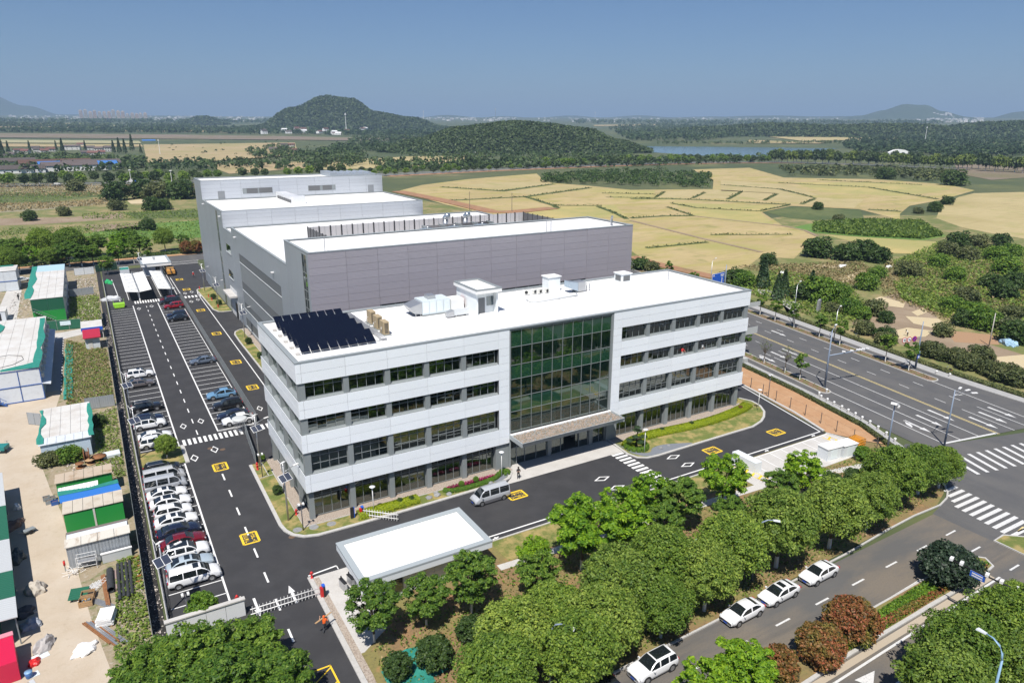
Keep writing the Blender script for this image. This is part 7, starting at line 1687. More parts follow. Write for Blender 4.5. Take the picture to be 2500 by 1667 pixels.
# striped edging and netting beside the alley, plot vegetation
t = thing('striped_edging', 'black and white painted block edging along the alley', 'edging', (-25.85,83,0))
for k in range(38): y = 64.5+k*1.0; piece('block', -25.95, y, -.02,-25.75, y+.5,.16, WHITE if k % 2 else DARK, t)
b = MB(); rr = random.Random(4)
for k in range(18):
    y = 60+k*2.0; x0 = -25.4+rr.uniform(-.1,.1)
    for j in range(3): b.quad((x0+j*.45, y, .1+rr.uniform(0,.3)),(x0+.45+j*.45, y, .1+rr.uniform(0,.3)),(x0+.45+j*.45, y+2,.1+rr.uniform(0,.3)),(x0+j*.45, y+2,.1+rr.uniform(0,.3)))
tag(b.build('ground_netting', NET), 'teal netting spread along the edge of the overgrown plot', 'netting')
b = MB(); rr = random.Random(9); NX = 9
gp = [[(-1.4+i*.75+.2*rr.random(),-30.6+j*.7,.07+.28*rr.random()) for i in range(NX)] for j in range(8)]
for j in range(7):
    for i in range(NX-1):
        if (i-3.5)**2/14+(j-3.2)**2/10 < 1.1: b.quad(gp[j][i], gp[j][i+1], gp[j+1][i+1], gp[j+1][i])
tag(b.build('ground_netting', NET), 'teal green netting over soil at the foot of the white-trunked tree', 'netting')
PLOT = [(-25,54),(-18,54),(-18,88),(-22.5,96),(-25.3,100)]
mass('weeds', 'green weeds on the overgrown plot by the ditch', 'weeds', area_cloud(PLOT, 3200,(.0,.5),.26, m_up=.7), LF_GRASS, 'stuff'); mass('dry_weeds', 'dry grass on the overgrown plot', 'weeds', area_cloud(PLOT, 4200,(.0,.45),.24, m_up=.5), LF_DRY, 'stuff')
mass('weeds', 'weeds along the rubble strip beside the far car park', 'weeds', np.concatenate([area_cloud([(-24.8,112),(-18.2,108),(-18,145),(-24.8,145)],2600,(0,.5),.3, m_up=.7), area_cloud([(-21.4,24),(-18,24),(-18,52),(-21,50)],2000,(0,.35),.22), area_cloud([(-21,-14),(-17.9,-12),(-17.9,3),(-20,3)],1500,(0,.3),.22)]), LF_GRASS, 'stuff')
for i, (x, y, s) in enumerate(((-27,33.2,.8),(-25.9,33.0,.7),(-24.7,33.0,.85),(-23.7,33.1,.7))): tree('scrub%d' % (0 if i < 2 else 2), x, y, s, ('grey-green weed bush at the left corner of the white shed', 'grey-green weed bush second along the white shed front', 'tall green weed bush in the middle of the white shed front', 'green weed bush at the right of the white shed front')[i], 'weed bushes before the white shed', 'weed_bush', 'bush')
tree('scrub1', -20.6,45,.6, 'dark bush in the shade beside the white shed', None, 'weed_bush', 'bush')
# rubble: small stones in the ditch and on the strip
rb = np.random.default_rng(8); Vr = []
for (x0, x1, y0, y1, n, s) in ((-17.6,-16.6,-13,120,1600,.16),(-23.5,-18.2,112,172,1500,.3),(-38,-33,110,160,500,.3),(-20.5,-17.9,-13,2,350,.14),(-25,-18.5,24,33,350,.2)):
    P = np.column_stack([rb.uniform(x0, x1, n), rb.uniform(y0, y1, n), rb.uniform(0,.08, n)]); Vr.append(leaves(P, np.tile([0,0,1.0],(n, 1)), s, rb, 1.2))
mass('rubble', 'broken pale rubble and litter in the ditch and on the rough strip', 'rubble', np.concatenate(Vr), mat('pale_rubble', (.40,.37,.33),.9, island=.6), 'stuff')
# ------------------------------------------------------------------ far country
def far_z(r):
    if r < 1500: return 0.0
    if r < 10000: return (r-1500)/8500.0*108.0
    return 45.4+.0063*r
def sight(px, dist, py=None):
    """ground point at a distance along the heading of a photograph column"""
    d = FW*FPX + RT*(px-1250.0); d = Vector((d.x, d.y)).normalized(); p = Vector((CAM.x, CAM.y))+d*dist; return p.x, p.y
def Sg(px, py, z=0.0): q = G('S', px, py, z); return q.x, q.y
def far_hit(px, py):
    """where the sight line of a pixel meets the rising far ground"""
    d = FW*FPX + RT*(px-1250.0) - UP*(py-833.5); h = math.hypot(d.x, d.y); r = 300.0
    while r < 9800 and CAM.z+d.z/h*r > far_z(r): r *= 1.01
    return CAM.x+d.x/h*r, CAM.y+d.y/h*r, far_z(r)
WHEAT = mat('ripe_wheat', (.37,.29,.135),.95, var=((.02,(.44,.345,.17),.4,.62),(.055,(.33,.29,.085),.48,.66,(.5,1.6,1),.5),(.5,(.25,.19,.085),.54,.74,(.15,1.6,1),.35),(.09,(.23,.22,.07),.56,.72),(.012,(.30,.29,.08),.56,.72)), bump=(2.2,.5))
WHEAT2 = mat('pale_wheat', (.42,.345,.175),.95, var=((.02,(.35,.29,.13),.42,.66),(.35,(.30,.24,.11),.52,.72,(.12,1.6,1),-.4),(.06,(.30,.28,.10),.54,.7)), bump=(2,.5))
WHEATG = mat('greenish_wheat', (.33,.30,.11),.95, var=((.03,(.44,.35,.14),.42,.66),(.2,(.24,.26,.06),.54,.74,(.3,1.4,1),.8)), bump=(2,.5))
TANF = mat('stubble_field', (.36,.275,.15),.95, var=((.01,(.28,.25,.10),.42,.64),(.05,(.42,.33,.18),.5,.7,(.3,1,1))))
GREENF = mat('green_reed_field', (.10,.20,.035),.95, var=((.05,(.16,.24,.05),.45,.7),(.8,(.07,.14,.025),.5,.8)), bump=(2,.9))
DGREEN = mat('dark_grass', (.07,.10,.03),.95, var=((.03,(.12,.14,.045),.42,.65),(.3,(.05,.075,.02),.5,.75)), bump=(1.5,.7))
BROWN = mat('brown_tilled_soil', (.24,.18,.12),.95, var=((.08,(.31,.24,.165),.42,.66),(.8,(.2,.13,.08),.55,.8,(1,.15,1),.5)), bump=(2,.6))
STRAW = mat('pale_straw', (.50,.42,.27),.95, var=((1.5,(.52,.40,.22),.45,.75),), bump=(5,.8))
PURPLE = mat('dull_brown_field', (.20,.155,.115),.95, var=((.006,(.16,.14,.07),.45,.65),))
def field(pts, m, z, name='field', mp='S'):
    if min(q[1] for q in pts) > 354: P = [G(mp, x, y) for x, y in pts]; return patch(name, [(p.x, p.y) for p in P], z, m)
    b = MB(); P = [Vector(far_hit(*q))+Vector((0,0,1.0)) for q in pts]; b.poly(P); return struct(name, b, m)
# remake the ground with a far rise
g_ = bpy.data.objects['ground']; bpy.data.objects.remove(g_)
RR = [0,400,900,1500,2200,3200,4600,6500,8500,10000,14000,20000,28000]; NS = 96; b = MB()
for i in range(1, len(RR)):
    for k in range(NS):
        a0, a1 = 2*math.pi*k/NS, 2*math.pi*(k+1)/NS
        f = lambda r, a: (CAM.x+r*math.sin(a), CAM.y+r*math.cos(a), far_z(r)-.06)
        if i == 1: b.tri(f(0,0), f(RR[1], a1), f(RR[1], a0))
        else: b.quad(f(RR[i-1], a0), f(RR[i-1], a1), f(RR[i], a1), f(RR[i], a0))
FARLAND = mat('distant_farmland', (.085,.10,.04),.95, var=((.0035,(.055,.078,.03),.42,.58),(.006,(.26,.21,.105),.60,.72,(1,1,1)),(.02,(.13,.14,.05),.5,.7),(.15,(.06,.08,.03),.5,.75)), bump=(.5,.5))
o = struct('ground', b, FARLAND)
# wheat country on the right
field([(975,466),(1030,452),(1140,438),(1310,424),(1335,446),(1440,454),(1540,464),(1740,462),(1742,440),(1690,414),(1830,410),(1914,434),(2136,438),(2308,450),(2380,465),(2300,488),(2220,503),(2197,522),(2197,537),(2097,511),(1933,503),(1860,518),
       (1911,551),(1960,561),(1993,577),(1938,632),(1858,626),(1826,650),(1744,677),(1581,640),(1540,612),(1351,540),(1198,526),(1088,500)], WHEAT, .02)
field([(2286,533),(2347,555),(2421,570),(2500,583),(2760,620),(2760,470),(2500,469),(2378,472),(2341,481),(2296,505)], WHEAT2,.02)
field([(2010,573),(2298,591),(2255,621),(2176,618),(2133,600),(2060,585)], WHEATG, .022)
field([(1980,546),(2102,539),(2250,542),(2310,577),(2255,587),(2120,580),(1980,568),(1930,556)], GREENF, .03)
field([(1870,518),(1935,505),(2100,513),(2110,533),(1990,538),(1920,532)], DGREEN, .028)
for pts, m in (([(1128,452),(1200,446),(1340,444),(1350,450),(1225,465)], WHEAT2),([(1235,470),(1355,452),(1430,455),(1440,462),(1300,476)], WHEAT2),([(1620,468),(1720,462),(1700,484),(1605,483)], WHEAT2),([(1725,462),(1812,467),(1778,486),(1705,484)], WHEAT2),([(1818,468),(1898,472),(1865,489),(1785,486)], WHEAT2),([(1903,473),(1990,482),(1955,498),(1870,490)], WHEAT2),([(1995,483),(2110,487),(2085,508),(1962,499)], WHEAT2),
               ([(1645,495),(1900,503),(1850,516),(1660,506)], WHEATG),([(1680,508),(1855,518),(1890,548),(1780,540),(1690,527)], WHEATG),([(1760,440),(1930,452),(2000,478),(1760,466)], WHEAT2),([(1930,445),(2200,446),(2330,462),(2200,480),(2010,470)], WHEATG),([(1210,520),(1340,506),(1500,500),(1530,530),(1360,536)], WHEATG),([(1470,462),(1600,466),(1590,488),(1500,486)], WHEATG)): field(pts, m, .04)
def bank(pts, w, m=None, tuft=True, mp='S', z=.05, name='field_bank'):
    P = [(G(mp, x, y).x, G(mp, x, y).y) for x, y in pts]; b = MB(); b.strip(P, w, -.05, z+.12); struct(name, b, m or DGREEN); return P
TUF = []
for pts, w in (([(1540,486),(1634,486),(1700,488),(1770,492),(1860,497),(1928,500)],3.5),([(1601,482),(1622,469)],2.2),([(1691,484),(1720,471)],2.2),([(1777,487),(1811,468)],2.4),([(1866,490),(1897,474)],2.4),([(1956,499),(1989,486)],2.4),([(1540,533),(1620,528),(1692,527)],3),([(1640,497),(1700,508),(1850,516)],1.6),([(1854,516),(1928,501)],1.8),([(1628,506),(1695,528)],1.5),
               ([(1077,457),(1227,467),(1351,450)],4),([(1098,490),(1283,481),(1440,459)],4),([(1283,481),(1351,502),(1362,509)],3),([(1460,505),(1500,520),(1530,535)],2.5),([(1350,502),(1470,503)],2),([(1580,606),(1728,592)],1.6),([(1735,574),(1935,573)],1.0),([(1760,452),(1900,462),(1960,476),(1990,484)],2),([(1900,447),(2120,458),(2290,487)],2.4),([(2000,440),(2250,452)],2.5),([(2120,512),(2200,517)],4),([(1470,472),(1600,475)],2),([(1480,482),(1600,484)],2)): TUF.append((bank(pts, w), w))
for pts, w in (([(1540,539),(1715,583),(1858,616)],1.8),([(1695,528),(1911,552),(1965,563),(1995,577)],1.6)): bank(pts, w, BROWN)
bank([(972,468),(1090,492),(1200,518),(1250,519),(1350,509)],9, mat('red_soil_bank', (.30,.155,.085),.95, var=((.3,(.36,.22,.12),.45,.7),(.1,(.2,.15,.07),.55,.7)), bump=(1.5,.8)), z=.3)
bank([(1540,628),(1600,645),(1680,664),(1745,678)],5, MATS['red_soil_bank'], z=.2)
Vt = []
for P, w in TUF:
    for a, c_ in zip(P[:-1], P[1:]):
        L = math.hypot(c_[0]-a[0], c_[1]-a[1]); n = int(L*2.2); t_ = NR.random(n); q = np.column_stack([a[0]+(c_[0]-a[0])*t_+NR.normal(size=n)*w*.3, a[1]+(c_[1]-a[1])*t_+NR.normal(size=n)*w*.3, NR.uniform(.1,.7, n)]); Vt.append(leaves(q, np.tile([0,0,.8],(n, 1)),.7))
mass('bank_grass', 'dark grass along the banks between the wheat fields', 'grass', np.concatenate(Vt), LF_OLIVE, 'stuff')
# rough farmland by the main road
field([(2125,733),(2200,714),(2285,755),(2290,800),(2330,815),(2480,860),(2600,900),(2500,940),(2290,880),(2150,820),(2080,790)], BROWN, .012)
field([(2310,806),(2430,818),(2440,842),(2330,835)], mat('orange_brown_soil', (.34,.21,.12),.95, bump=(2,.5)),.02)
for pts in ([(2120,735),(2150,724),(2210,740),(2205,752),(2150,745)],[(2225,762),(2265,748),(2270,760),(2240,772)],[(2210,772),(2290,778),(2325,800),(2300,806),(2230,790)],[(2150,815),(2215,800),(2280,808),(2260,822),(2190,828)],[(2420,873),(2500,866),(2560,890),(2480,900)],[(2040,680),(2110,660),(2120,670),(2060,690)],[(1985,646),(2050,646),(2040,655),(1985,655)]): field(pts, STRAW, .05, 'straw_patch')
patch('stone_path', [(MR(60,16.9)),(MR(66,16.9)),(141,42),(147,58),(143,60),(136,44), MR(66,20)],.02, mat('pale_stone_path', (.40,.39,.37),.9, var=((1,(.32,.31,.29),.45,.75),)))
mass('scrub_undergrowth', 'dense green undergrowth covering the rough ground beyond the main road', 'undergrowth', np.concatenate([area_cloud([Sg(*p) for p in q], n, (0,.9),.55, m_up=.8) for q, n in (([(2300,590),(2500,610),(2600,700),(2560,860),(2440,830),(2300,760),(2200,700),(2180,640)],16000),([(1760,700),(1900,660),(2080,700),(2130,770),(2040,800),(1900,740)],5000),([(2180,690),(2330,740),(2320,780),(2200,730)],3000))]), LF_GRASS, 'stuff')
mass('dry_scrub_grass', 'dry tan grass between the scrub beyond the main road', 'grass', np.concatenate([area_cloud([Sg(*p) for p in q], n, (0,.6),.5, m_up=.5) for q, n in (([(2160,640),(2500,640),(2560,840),(2300,780),(2150,720)],7000),([(1800,650),(2100,640),(2200,700),(2000,700)],4000))]), LF_DRY, 'stuff')
mass('reeds', 'tall bright green reeds in the wet hollow among the wheat', 'reeds', area_cloud([Sg(*p) for p in [(1985,548),(2102,541),(2250,544),(2300,577),(2250,584),(2120,578),(1985,566)]],9000,(.3,1.6),.8, m_up=.2, aspect=2.5), LF_GRASS, 'stuff')
th = []
for k in range(260):
    px, py = rnd.uniform(1325,1735),0
    f = (px-1325)/410; lo, hi = 430-8*math.sin(f*3.1)-4*f, 448+14*f
    py = rnd.uniform(lo, hi-2); x, y = Sg(px, py); th.append(clump((x, y, 1.8), rnd.uniform(2.5,4.5),40,1.1, NR, .8))
mass('thicket', 'dark shrub thicket between the wheat fields and the far road', 'thicket', np.concatenate(th), LF_DARK, 'stuff')
# rough plots left of the hall, up to the far road
for pts, m, z in (([(-60,465),(200,462),(260,478),(60,500),(-60,505)], DGREEN, -.01),([(-60,447),(180,452),(470,448),(480,465),(200,470),(-60,470)], mat('grey_reed', (.26,.235,.15),.95, var=((.1,(.17,.16,.09),.45,.7),(1,(.33,.3,.2),.5,.8)), bump=(1,1)),0),([(-60,498),(150,494),(290,482),(270,497),(80,515),(-60,522)], MATS['grey_reed'],.0),([(200,550),(340,545),(360,562),(230,566)], BROWN, .0),([(-60,535),(180,530),(300,520),(300,533),(100,548),(-60,552)], BROWN, .0),([(180,575),(370,545),(490,538),(495,580),(330,585)], GREENF, .0),([(300,520),(480,512),(486,530),(340,536)], DGREEN, .0),([(310,490),(370,484),(372,496),(320,498)], STRAW, .0)): field(pts, m, z, 'rough_plot')
mass('reed_bed', 'dry reeds and tall grass on the rough plots left of the hall', 'reeds', np.concatenate([area_cloud([Sg(*p) for p in q], n, (0,.9),.6, m_up=.35, aspect=2.2) for q, n in (([(-40,450),(470,452),(480,470),(200,480),(-40,480)],5000),([(-40,498),(150,494),(290,482),(270,500),(-40,520)],2200))]), LF_DRY, 'stuff')
mass('meadow_grass', 'green tufts on the rough plots left of the hall', 'grass', np.concatenate([area_cloud([Sg(*p) for p in q], n, (0,.6),.55, m_up=.7) for q, n in (([(-40,462),(200,462),(250,478),(-40,505)],2000),([(0,560),(370,545),(490,538),(495,585),(250,600),(0,600)],3500),([(200,522),(486,512),(486,535),(200,535)],1500))]), LF_GRASS, 'stuff')
for i, (px, py, k, s) in enumerate(((1320,260, 'scrub1', 4.2),(1640,240, 'scrub1', 4.0),(1780,240, 'scrub0', 4.2),(1900,230, 'scrub2', 3.6),(2090,240, 'scrub1', 4.4),(1340,400, 'scrub0', 2.2),(1750,395, 'scrub1', 2.6),(1880,395, 'scrub1', 2.2),(860,180, 'scrub0', 3.2),(1700,630, 'scrub1', 1.8),(740,470, 'scrub0', 1.8),(340,525, 'scrub1', 1.8))):
    x, y = PXT('P1', px, py, s*.8); tree(k, x, y, s, ('dark bush beside the pink sheet left of the hall', 'first dark bush of the clump left of the hall', 'grey bush in the clump left of the hall', 'green bush in the clump left of the hall', 'biggest bush touching the hall edge', 'small grey bush on the rough plot', 'flat dark bush near the hall wall', 'second flat dark bush near the hall wall', 'lone bush at the far road verge', 'thin bush on the bright green plot', 'low bush beside the teal strip', 'low bush beside white litter on the plot')[i], 'bushes on the rough plots', 'rough_bush', 'bush')
RT_ = (('P1', 480,800, 'cam0', 1.5),('P1', 790,790, 'cam0', 1.6),('P1', 1100,800, 'lush', 1.2),('P1', 1360,770, 'open0', 1.1),('P1', 1340,890, 'open1', 1.15),('P1', 1590,800, 'lush', 1.15),('P1', 1880,760, 'cam0', 1.15),('P1', 200,860, 'lush', 1.2),('P1', 80,980, 'cam0', 1.3),('P1', 1050,915, 'lush', 1.0),('P1', 350,950, 'open1', 1.0),('P1', 560,950, 'cam0', 1.0),('P1', 770,900, 'lush', 1.25),('P1', 1690,880, 'young0', 1.6),('P1', 2100,790, 'open2', .8),('P1', 2140,870, 'ball2', 2.2),('P1', 2250,865, 'ball2', 2.2),('P1', 1520,900, 'young1', 1.3),('P1', 920,940, 'lush', 1.0),('P1', 1220,1050, 'open2', .8),('P1', 30,880, 'lush', 1.1),('P1', 1650,760, 'bare', 1.6),('P1', 640,980, 'ball2', 2.4),('P1', 200,1000, 'lush', 1.0),('P1', 1480,760, 'scrub2', 2.0))
LBR = ('big dark round tree behind the container block', 'biggest dark tree with the lamp before it at the rear street', 'lush tree right of the big dark tree', 'bright tree behind the rear gate', 'bright green street tree beside the rear gate', 'loose tree in front of the bright meadow', 'round dark tree above the rear gatehouse', 'dark tree left of the big round tree', 'tree at the left photo edge by the far street', 'street tree behind the white hoarding', 'yellow-green tree between the dark trees', 'reddish tree behind the container block', 'dark street tree before the biggest tree', 'thin street tree beside the gatehouse', 'pale tree near the hall corner', 'red-tipped shrub near the hall corner', 'red-tipped shrub nearest the hall corner', 'thin young street tree left of the gatehouse', 'shaded tree beside the white hoarding', 'small tree inside the rear hoarding', 'tree at the left edge above the hut', 'thin bare tree at the meadow edge', 'reddish shrub before the dark street tree', 'tree behind the white hut', 'fresh bush at the meadow edge')
for (m, px, py, k, s), lb in zip(RT_, LBR): x, y = PXT(m, px, py, KINDS[k][2]*s); tree(k, x, y, s, lb, 'trees along the rear street')
mass('rear_hedge', 'dark hedge and undergrowth along the rear street', 'hedge', hedge_cloud([(-75,203),(-20,203.5),(14,205),(60,205)],1.6,1.0,40,.5,0), LF_DARK, 'stuff')
# far road with tree rows
FR = [(-420,660),(-180,604),(-69,578),(-15,563),(55,549),(215,552),(357,572),(527,578),(640,560),(713,520),(752,440),(772,330),(790,120)]
FRs = spline(FR, 6); b = MB(); b.strip(FRs, 26,-.05,.12); struct('far_road', b, mat('far_asphalt', (.17,.17,.165),.9))
b = MB(); b.strip(FRs, 2.4,-.05,.3); struct('far_road_median', b, DGREEN)
b = MB(); b.strip([(p[0], p[1]-20) for p in FRs[30:62]],12,-.05,.1); struct('road_bank', b, MATS['red_soil_bank'])
acc = 0; last = Vector(FRs[0]); cnt = 0
for q in FRs[1:]:
    q = Vector(q); d = (q-last); L = d.length; d.normalize(); n_ = Vector((-d.y, d.x)); s_ = 0
    while acc < L:
        p = last+d*acc; av = p.x > 700 or p.y < 500 and p.x > 600; x_ok = -95 < p.x < 800
        for side in (-1,1):
            if x_ok and cnt < 330 and not (70 < p.x < 190 and side < 0) and rnd.random() < .93:
                c_ = p+n_*side*16+Vector((rnd.uniform(-1,1), rnd.uniform(-1,1))); sc_ = rnd.uniform(.95,1.25)*(1.35 if av else 1.0)
                if 190 < p.x < 420: sc_ *= .7
                lab = 'tall green roadside tree in the avenue by the lake' if av else ('whitewashed roadside tree in the near row of the far road' if side < 0 else 'roadside tree in the back row of the far road')
                if d.x < 0: pass
                tree('far%d' % ((3 if not av else 1) if rnd.random() < .5 else (0 if not av else 2)), c_.x, c_.y, sc_, lab, 'trees of ' + lab.split(' in ')[1], sz=sc_*(1.25 if av else 1.0)); cnt += 1
        acc += 9.5 if not av else 8.5
    acc -= L; last = q
for i, (px, py, c2) in enumerate(((1680,610, 'blue'),(730,640, 'white'))):
    x, y = PXT('P6', px, py, 0); t = thing('far_truck' if i == 0 else 'far_car', ('white and blue truck on the far road among the trees', 'small white car on the far road')[i], 'truck' if i == 0 else 'car', (x, y, .12),.1)
    k = 1 if i == 0 else .55
    b = MB(); b.box(-3.2*k, -1.2*k, .7*k, 1.6*k, 1.2*k, 2.9*k); b.build('cargo_box' if i == 0 else 'cabin', WHITE, t, local=True); b = MB(); b.box(1.7*k, -1.1*k, .5*k, 3.3*k, 1.1*k, 2.3*k); b.build('cab' if i == 0 else 'hood', BLUE if i == 0 else WHITE, t, local=True)
    for xx in (-2.2*k, 2.3*k):
        for yy in (-1.1*k, 1.1*k): tb(t, 'wheel', TYRE, 1,[(xx, yy-.15,.5*k),(xx, yy+.15,.5*k)],.5*k, 10)
for i, (px, py, h) in enumerate(((505,640,11),(1680,640,11),(2200,650,11))):
    x, y = PXT('P6', px, py, 0); t = thing('far_lamp', ('white lamp post left among the far road trees', 'white lamp post above the yellow-green far tree', 'lamp post on the far road near the hall')[i], 'lamp post', (x, y, 0)); tb(t, 'pole', WHITE, 1,[(0,0,0),(0,0, h)],.18,6); ob(t, 'lamp_head', WHITE, 1,(0,0, h),(1.6,1.0,.6))
# lake and bridge
WATER = mat('lake_water', (.10,.165,.20),.12, spec=.6, bump=(.08,.15))
patch('lake', [Sg(*p) for p in ((1528,352),(1600,355),(1800,355),(2080,352),(2064,361),(1990,370),(1900,380),(1800,383),(1700,380),(1590,372))],.1, WATER)
patch('lake', [Sg(*p) for p in ((2235,383),(2330,388),(2560,391),(2560,398),(2330,394))],.1, WATER)
b = MB(); b.strip([Sg(*p) for p in ((1528,350),(1600,353.5),(1800,353.5),(2080,350.5))],22,-.05,1.2); struct('lake_shore', b, mat('tan_shore', (.27,.225,.14),.95))
t = thing('white_arch_bridge', 'white stone bridge with two round arches by the lake avenue', 'bridge', (*Sg(2193,379),0),-.55)
b = MB(); 
def arch_pts(c_, r): return [(c_-r*math.cos(a*math.pi/8), r*math.sin(a*math.pi/8)) for a in range(9)]
out = [(-15,0), *arch_pts(-5.5,4.2), *arch_pts(5.5,4.2),(15,0),(15,3.5),(8,6.6),(0,7.6),(-8,6.6),(-15,3.5)]
for y in (-2.5,2.5): b.poly([(x, y, z) for x, z in out])
n = len(out)
for i in range(n): a, c_ = out[i], out[(i+1) % n]; b.quad((a[0],-2.5, a[1]),(c_[0],-2.5, c_[1]),(c_[0],2.5, c_[1]),(a[0],2.5, a[1]))
b.build('arches', WHITE, t, local=True)
for y in (-2.5,2.3): b2 = MB(); [b2.hexa([(p[0], y, p[1]),(q[0], y, q[1]),(q[0], y+.2, q[1]),(p[0], y+.2, p[1]),(p[0], y, p[1]+.9),(q[0], y, q[1]+.9),(q[0], y+.2, q[1]+.9),(p[0], y+.2, p[1]+.9)]) for p, q in (((-15,3.5),(-8,6.6)),((-8,6.6),(0,7.6)),((0,7.6),(8,6.6)),((8,6.6),(15,3.5)))]; b2.build('parapet', WHITE, t, local=True)
# far fields
for pts, m in (([(350,355),(720,350),(730,380),(500,398),(360,400)], TANF),([(-60,342),(340,346),(345,352),(-60,350)], mat('pale_crop', (.33,.31,.17),.95)),([(-60,352),(345,354),(350,360),(-60,360)], TANF),([(740,408),(860,390),(1010,382),(1185,380),(1190,390),(1010,408),(800,415)], WHEAT2),([(-60,327),(420,330),(800,336),(1020,341),(1010,346),(400,340),(-60,337)], PURPLE),([(-60,309),(250,311),(250,314),(-60,313)], TANF),([(1870,334),(2017,325),(2205,323),(2197,341),(1960,346)], WHEAT2),([(1830,343),(1960,348),(2040,346),(2000,352),(1820,351)], TANF),([(2330,400),(2560,410),(2560,430),(2420,440),(2340,425)], PURPLE),([(500,402),(740,395),(760,410),(560,425)], TANF),([(-60,301),(260,302),(250,306),(-60,305)], TANF),([(300,318),(640,321),(640,325),(300,322)], TANF),([(260,306),(480,307),(480,310),(250,309)], MATS['pale_crop']),([(-60,314),(180,314),(180,318),(-60,318)], TANF),([(1620,322),(1800,318),(1800,323),(1640,327)], TANF),([(2380,345),(2560,348),(2560,356),(2390,352)], TANF),([(1450,306),(1600,304),(1600,307),(1450,309)], TANF)): field(pts, m, .15, 'far_field')
# hills
HILLM = mat('wooded_hill', (.040,.062,.024),.95, var=((.02,(.028,.046,.018),.45,.65),(.1,(.062,.085,.03),.5,.72)), bump=(.12,1.0))
FORM = leafmat('forest_leaf', (.05,.085,.024),.45,.2)
def hill(name, px, dist, w, dep, h, seed, prof=None, z0=None, nx=64, ny=26, trees=0, tsize=6, rot=0.0):
    """a wooded hill across the line of sight: w half width, dep half depth, h height"""
    x0, y0 = sight(px, dist); base = far_z(dist)-2 if z0 is None else z0
    u = Vector((x0-CAM.x, y0-CAM.y)).normalized(); v = Vector((u.y, -u.x)); rr = random.Random(seed); ph = [rr.uniform(0,6.28) for _ in range(8)]
    def H(a, c_):
        e = max(0.0,1-c_*c_); p = prof(a) if prof else max(0.0,1-abs(a)**2.2)
        nz = 1+.10*math.sin(5*a+ph[0])+.06*math.sin(11*a+ph[1]+2*c_)+.05*math.sin(17*a+ph[2])*math.cos(6*c_+ph[3])
        return h*p*(e**.8)*nz if prof is None else h*(p*(e**.8)+.03*p*math.sin(13*a+ph[0]))
    b = MB(); n = nx+1
    for j in range(ny+1):
        for i in range(n):
            a = -1+2*i/nx; c_ = -1+2*j/ny; p = Vector((x0, y0))+v*a*w+u*c_*dep; b.v.append((p.x, p.y, base+H(a, c_)-.5))
    for j in range(ny):
        for i in range(nx): b.f.append((j*n+i, j*n+i+1,(j+1)*n+i+1,(j+1)*n+i)); b.mi.append(0)
    struct(name, b, HILLM, True)
    if trees:
        out = []
        for k in range(trees):
            a, c_ = rr.uniform(-.98,.98),-rr.random()**.7 if rr.random() < .85 else rr.uniform(0,.3); hh = H(a, c_)
            if hh < 1: continue
            p = Vector((x0, y0))+v*a*w+u*c_*dep; out.append(clump((p.x, p.y, base+hh+tsize*.3), tsize*rr.uniform(.6,1.1),13, tsize*.55, NR, .9,.6,.4))
        mass(name+'_forest', 'dense dark wood covering the %s' % name.replace('_', ' '), 'forest', np.concatenate(out), FORM, 'stuff')
def peak(*pk):
    def f(a):
        for (a0, z0),(a1, z1) in zip(pk[:-1], pk[1:]):
            if a0 <= a <= a1: k = (a-a0)/(a1-a0); k = k*k*(3-2*k); return z0+(z1-z0)*k
        return 0.0
    return f
hill('near_hill', 1255,1300,228,170,43,1, peak((-1,0),(-.75,.35),(-.45,.75),(-.1,1.0),(.25,.95),(.55,.72),(.8,.3),(1,0)),0, trees=5200, tsize=5.0)
hill('round_hill', 860,3000,480,300,135,2, peak((-1,0),(-.62,.15),(-.35,.62),(-.08,1.0),(.12,.88),(.3,.55),(.6,.38),(.85,.14),(1,0)),5, trees=3600, tsize=9)
hill('low_left_hill', 560,4000,125,120,34,3, None, 25, trees=350, tsize=12)
hill('tower_rise', 365,5750,330,200,32,24, None, 45)
hill('left_mesa', 85,12500,1250,900,330,4, peak((-1.0,.3),(-.75,.75),(-.35,1.0),(.02,.97),(.35,.5),(.7,.12),(1,0)),90)
hill('left_ridge', 330,14500,1700,700,80,14, peak((-1,.6),(-.2,.5),(.5,.4),(1,.3)),120)
hill('right_hill', 2125,8600,720,450,165,5, peak((-1,0),(-.6,.3),(-.3,.62),(0,1.0),(.2,.92),(.45,.55),(.75,.22),(1,0)),70)
hill('far_right_hill', 2460,9500,620,500,190,6, peak((-1,0),(-.5,.4),(0,1),(.5,.6),(1,.1)),90)
hill('distant_ridge', 1500,11500,2300,700,60,7, peak((-1,.3),(-.8,.75),(-.6,.3),(-.35,.9),(-.15,.4),(.1,.95),(.3,.5),(.6,.7),(.8,.3),(1,.2)),95)
hill('distant_ridge', 980,10500,1300,600,75,8, peak((-1,.2),(-.4,.9),(-.1,.5),(.3,.3),(.6,.7),(1,.2)),90)
hill('distant_ridge', 1880,10500,1300,600,55,9, peak((-1,.3),(-.3,.8),(.3,.6),(.8,.8),(1,.4)),95)
hill('right_wooded_ridge', 2420,2600,520,320,56,10, peak((-1,0),(-.6,.35),(-.2,.7),(.3,.95),(1,1)),4, trees=2600, tsize=8)
hill('lakeside_ridge', 1900,2350,480,200,40,11, peak((-1,.2),(-.6,.6),(-.2,.9),(.2,.8),(.6,.9),(1,.3)),3, trees=2000, tsize=8)
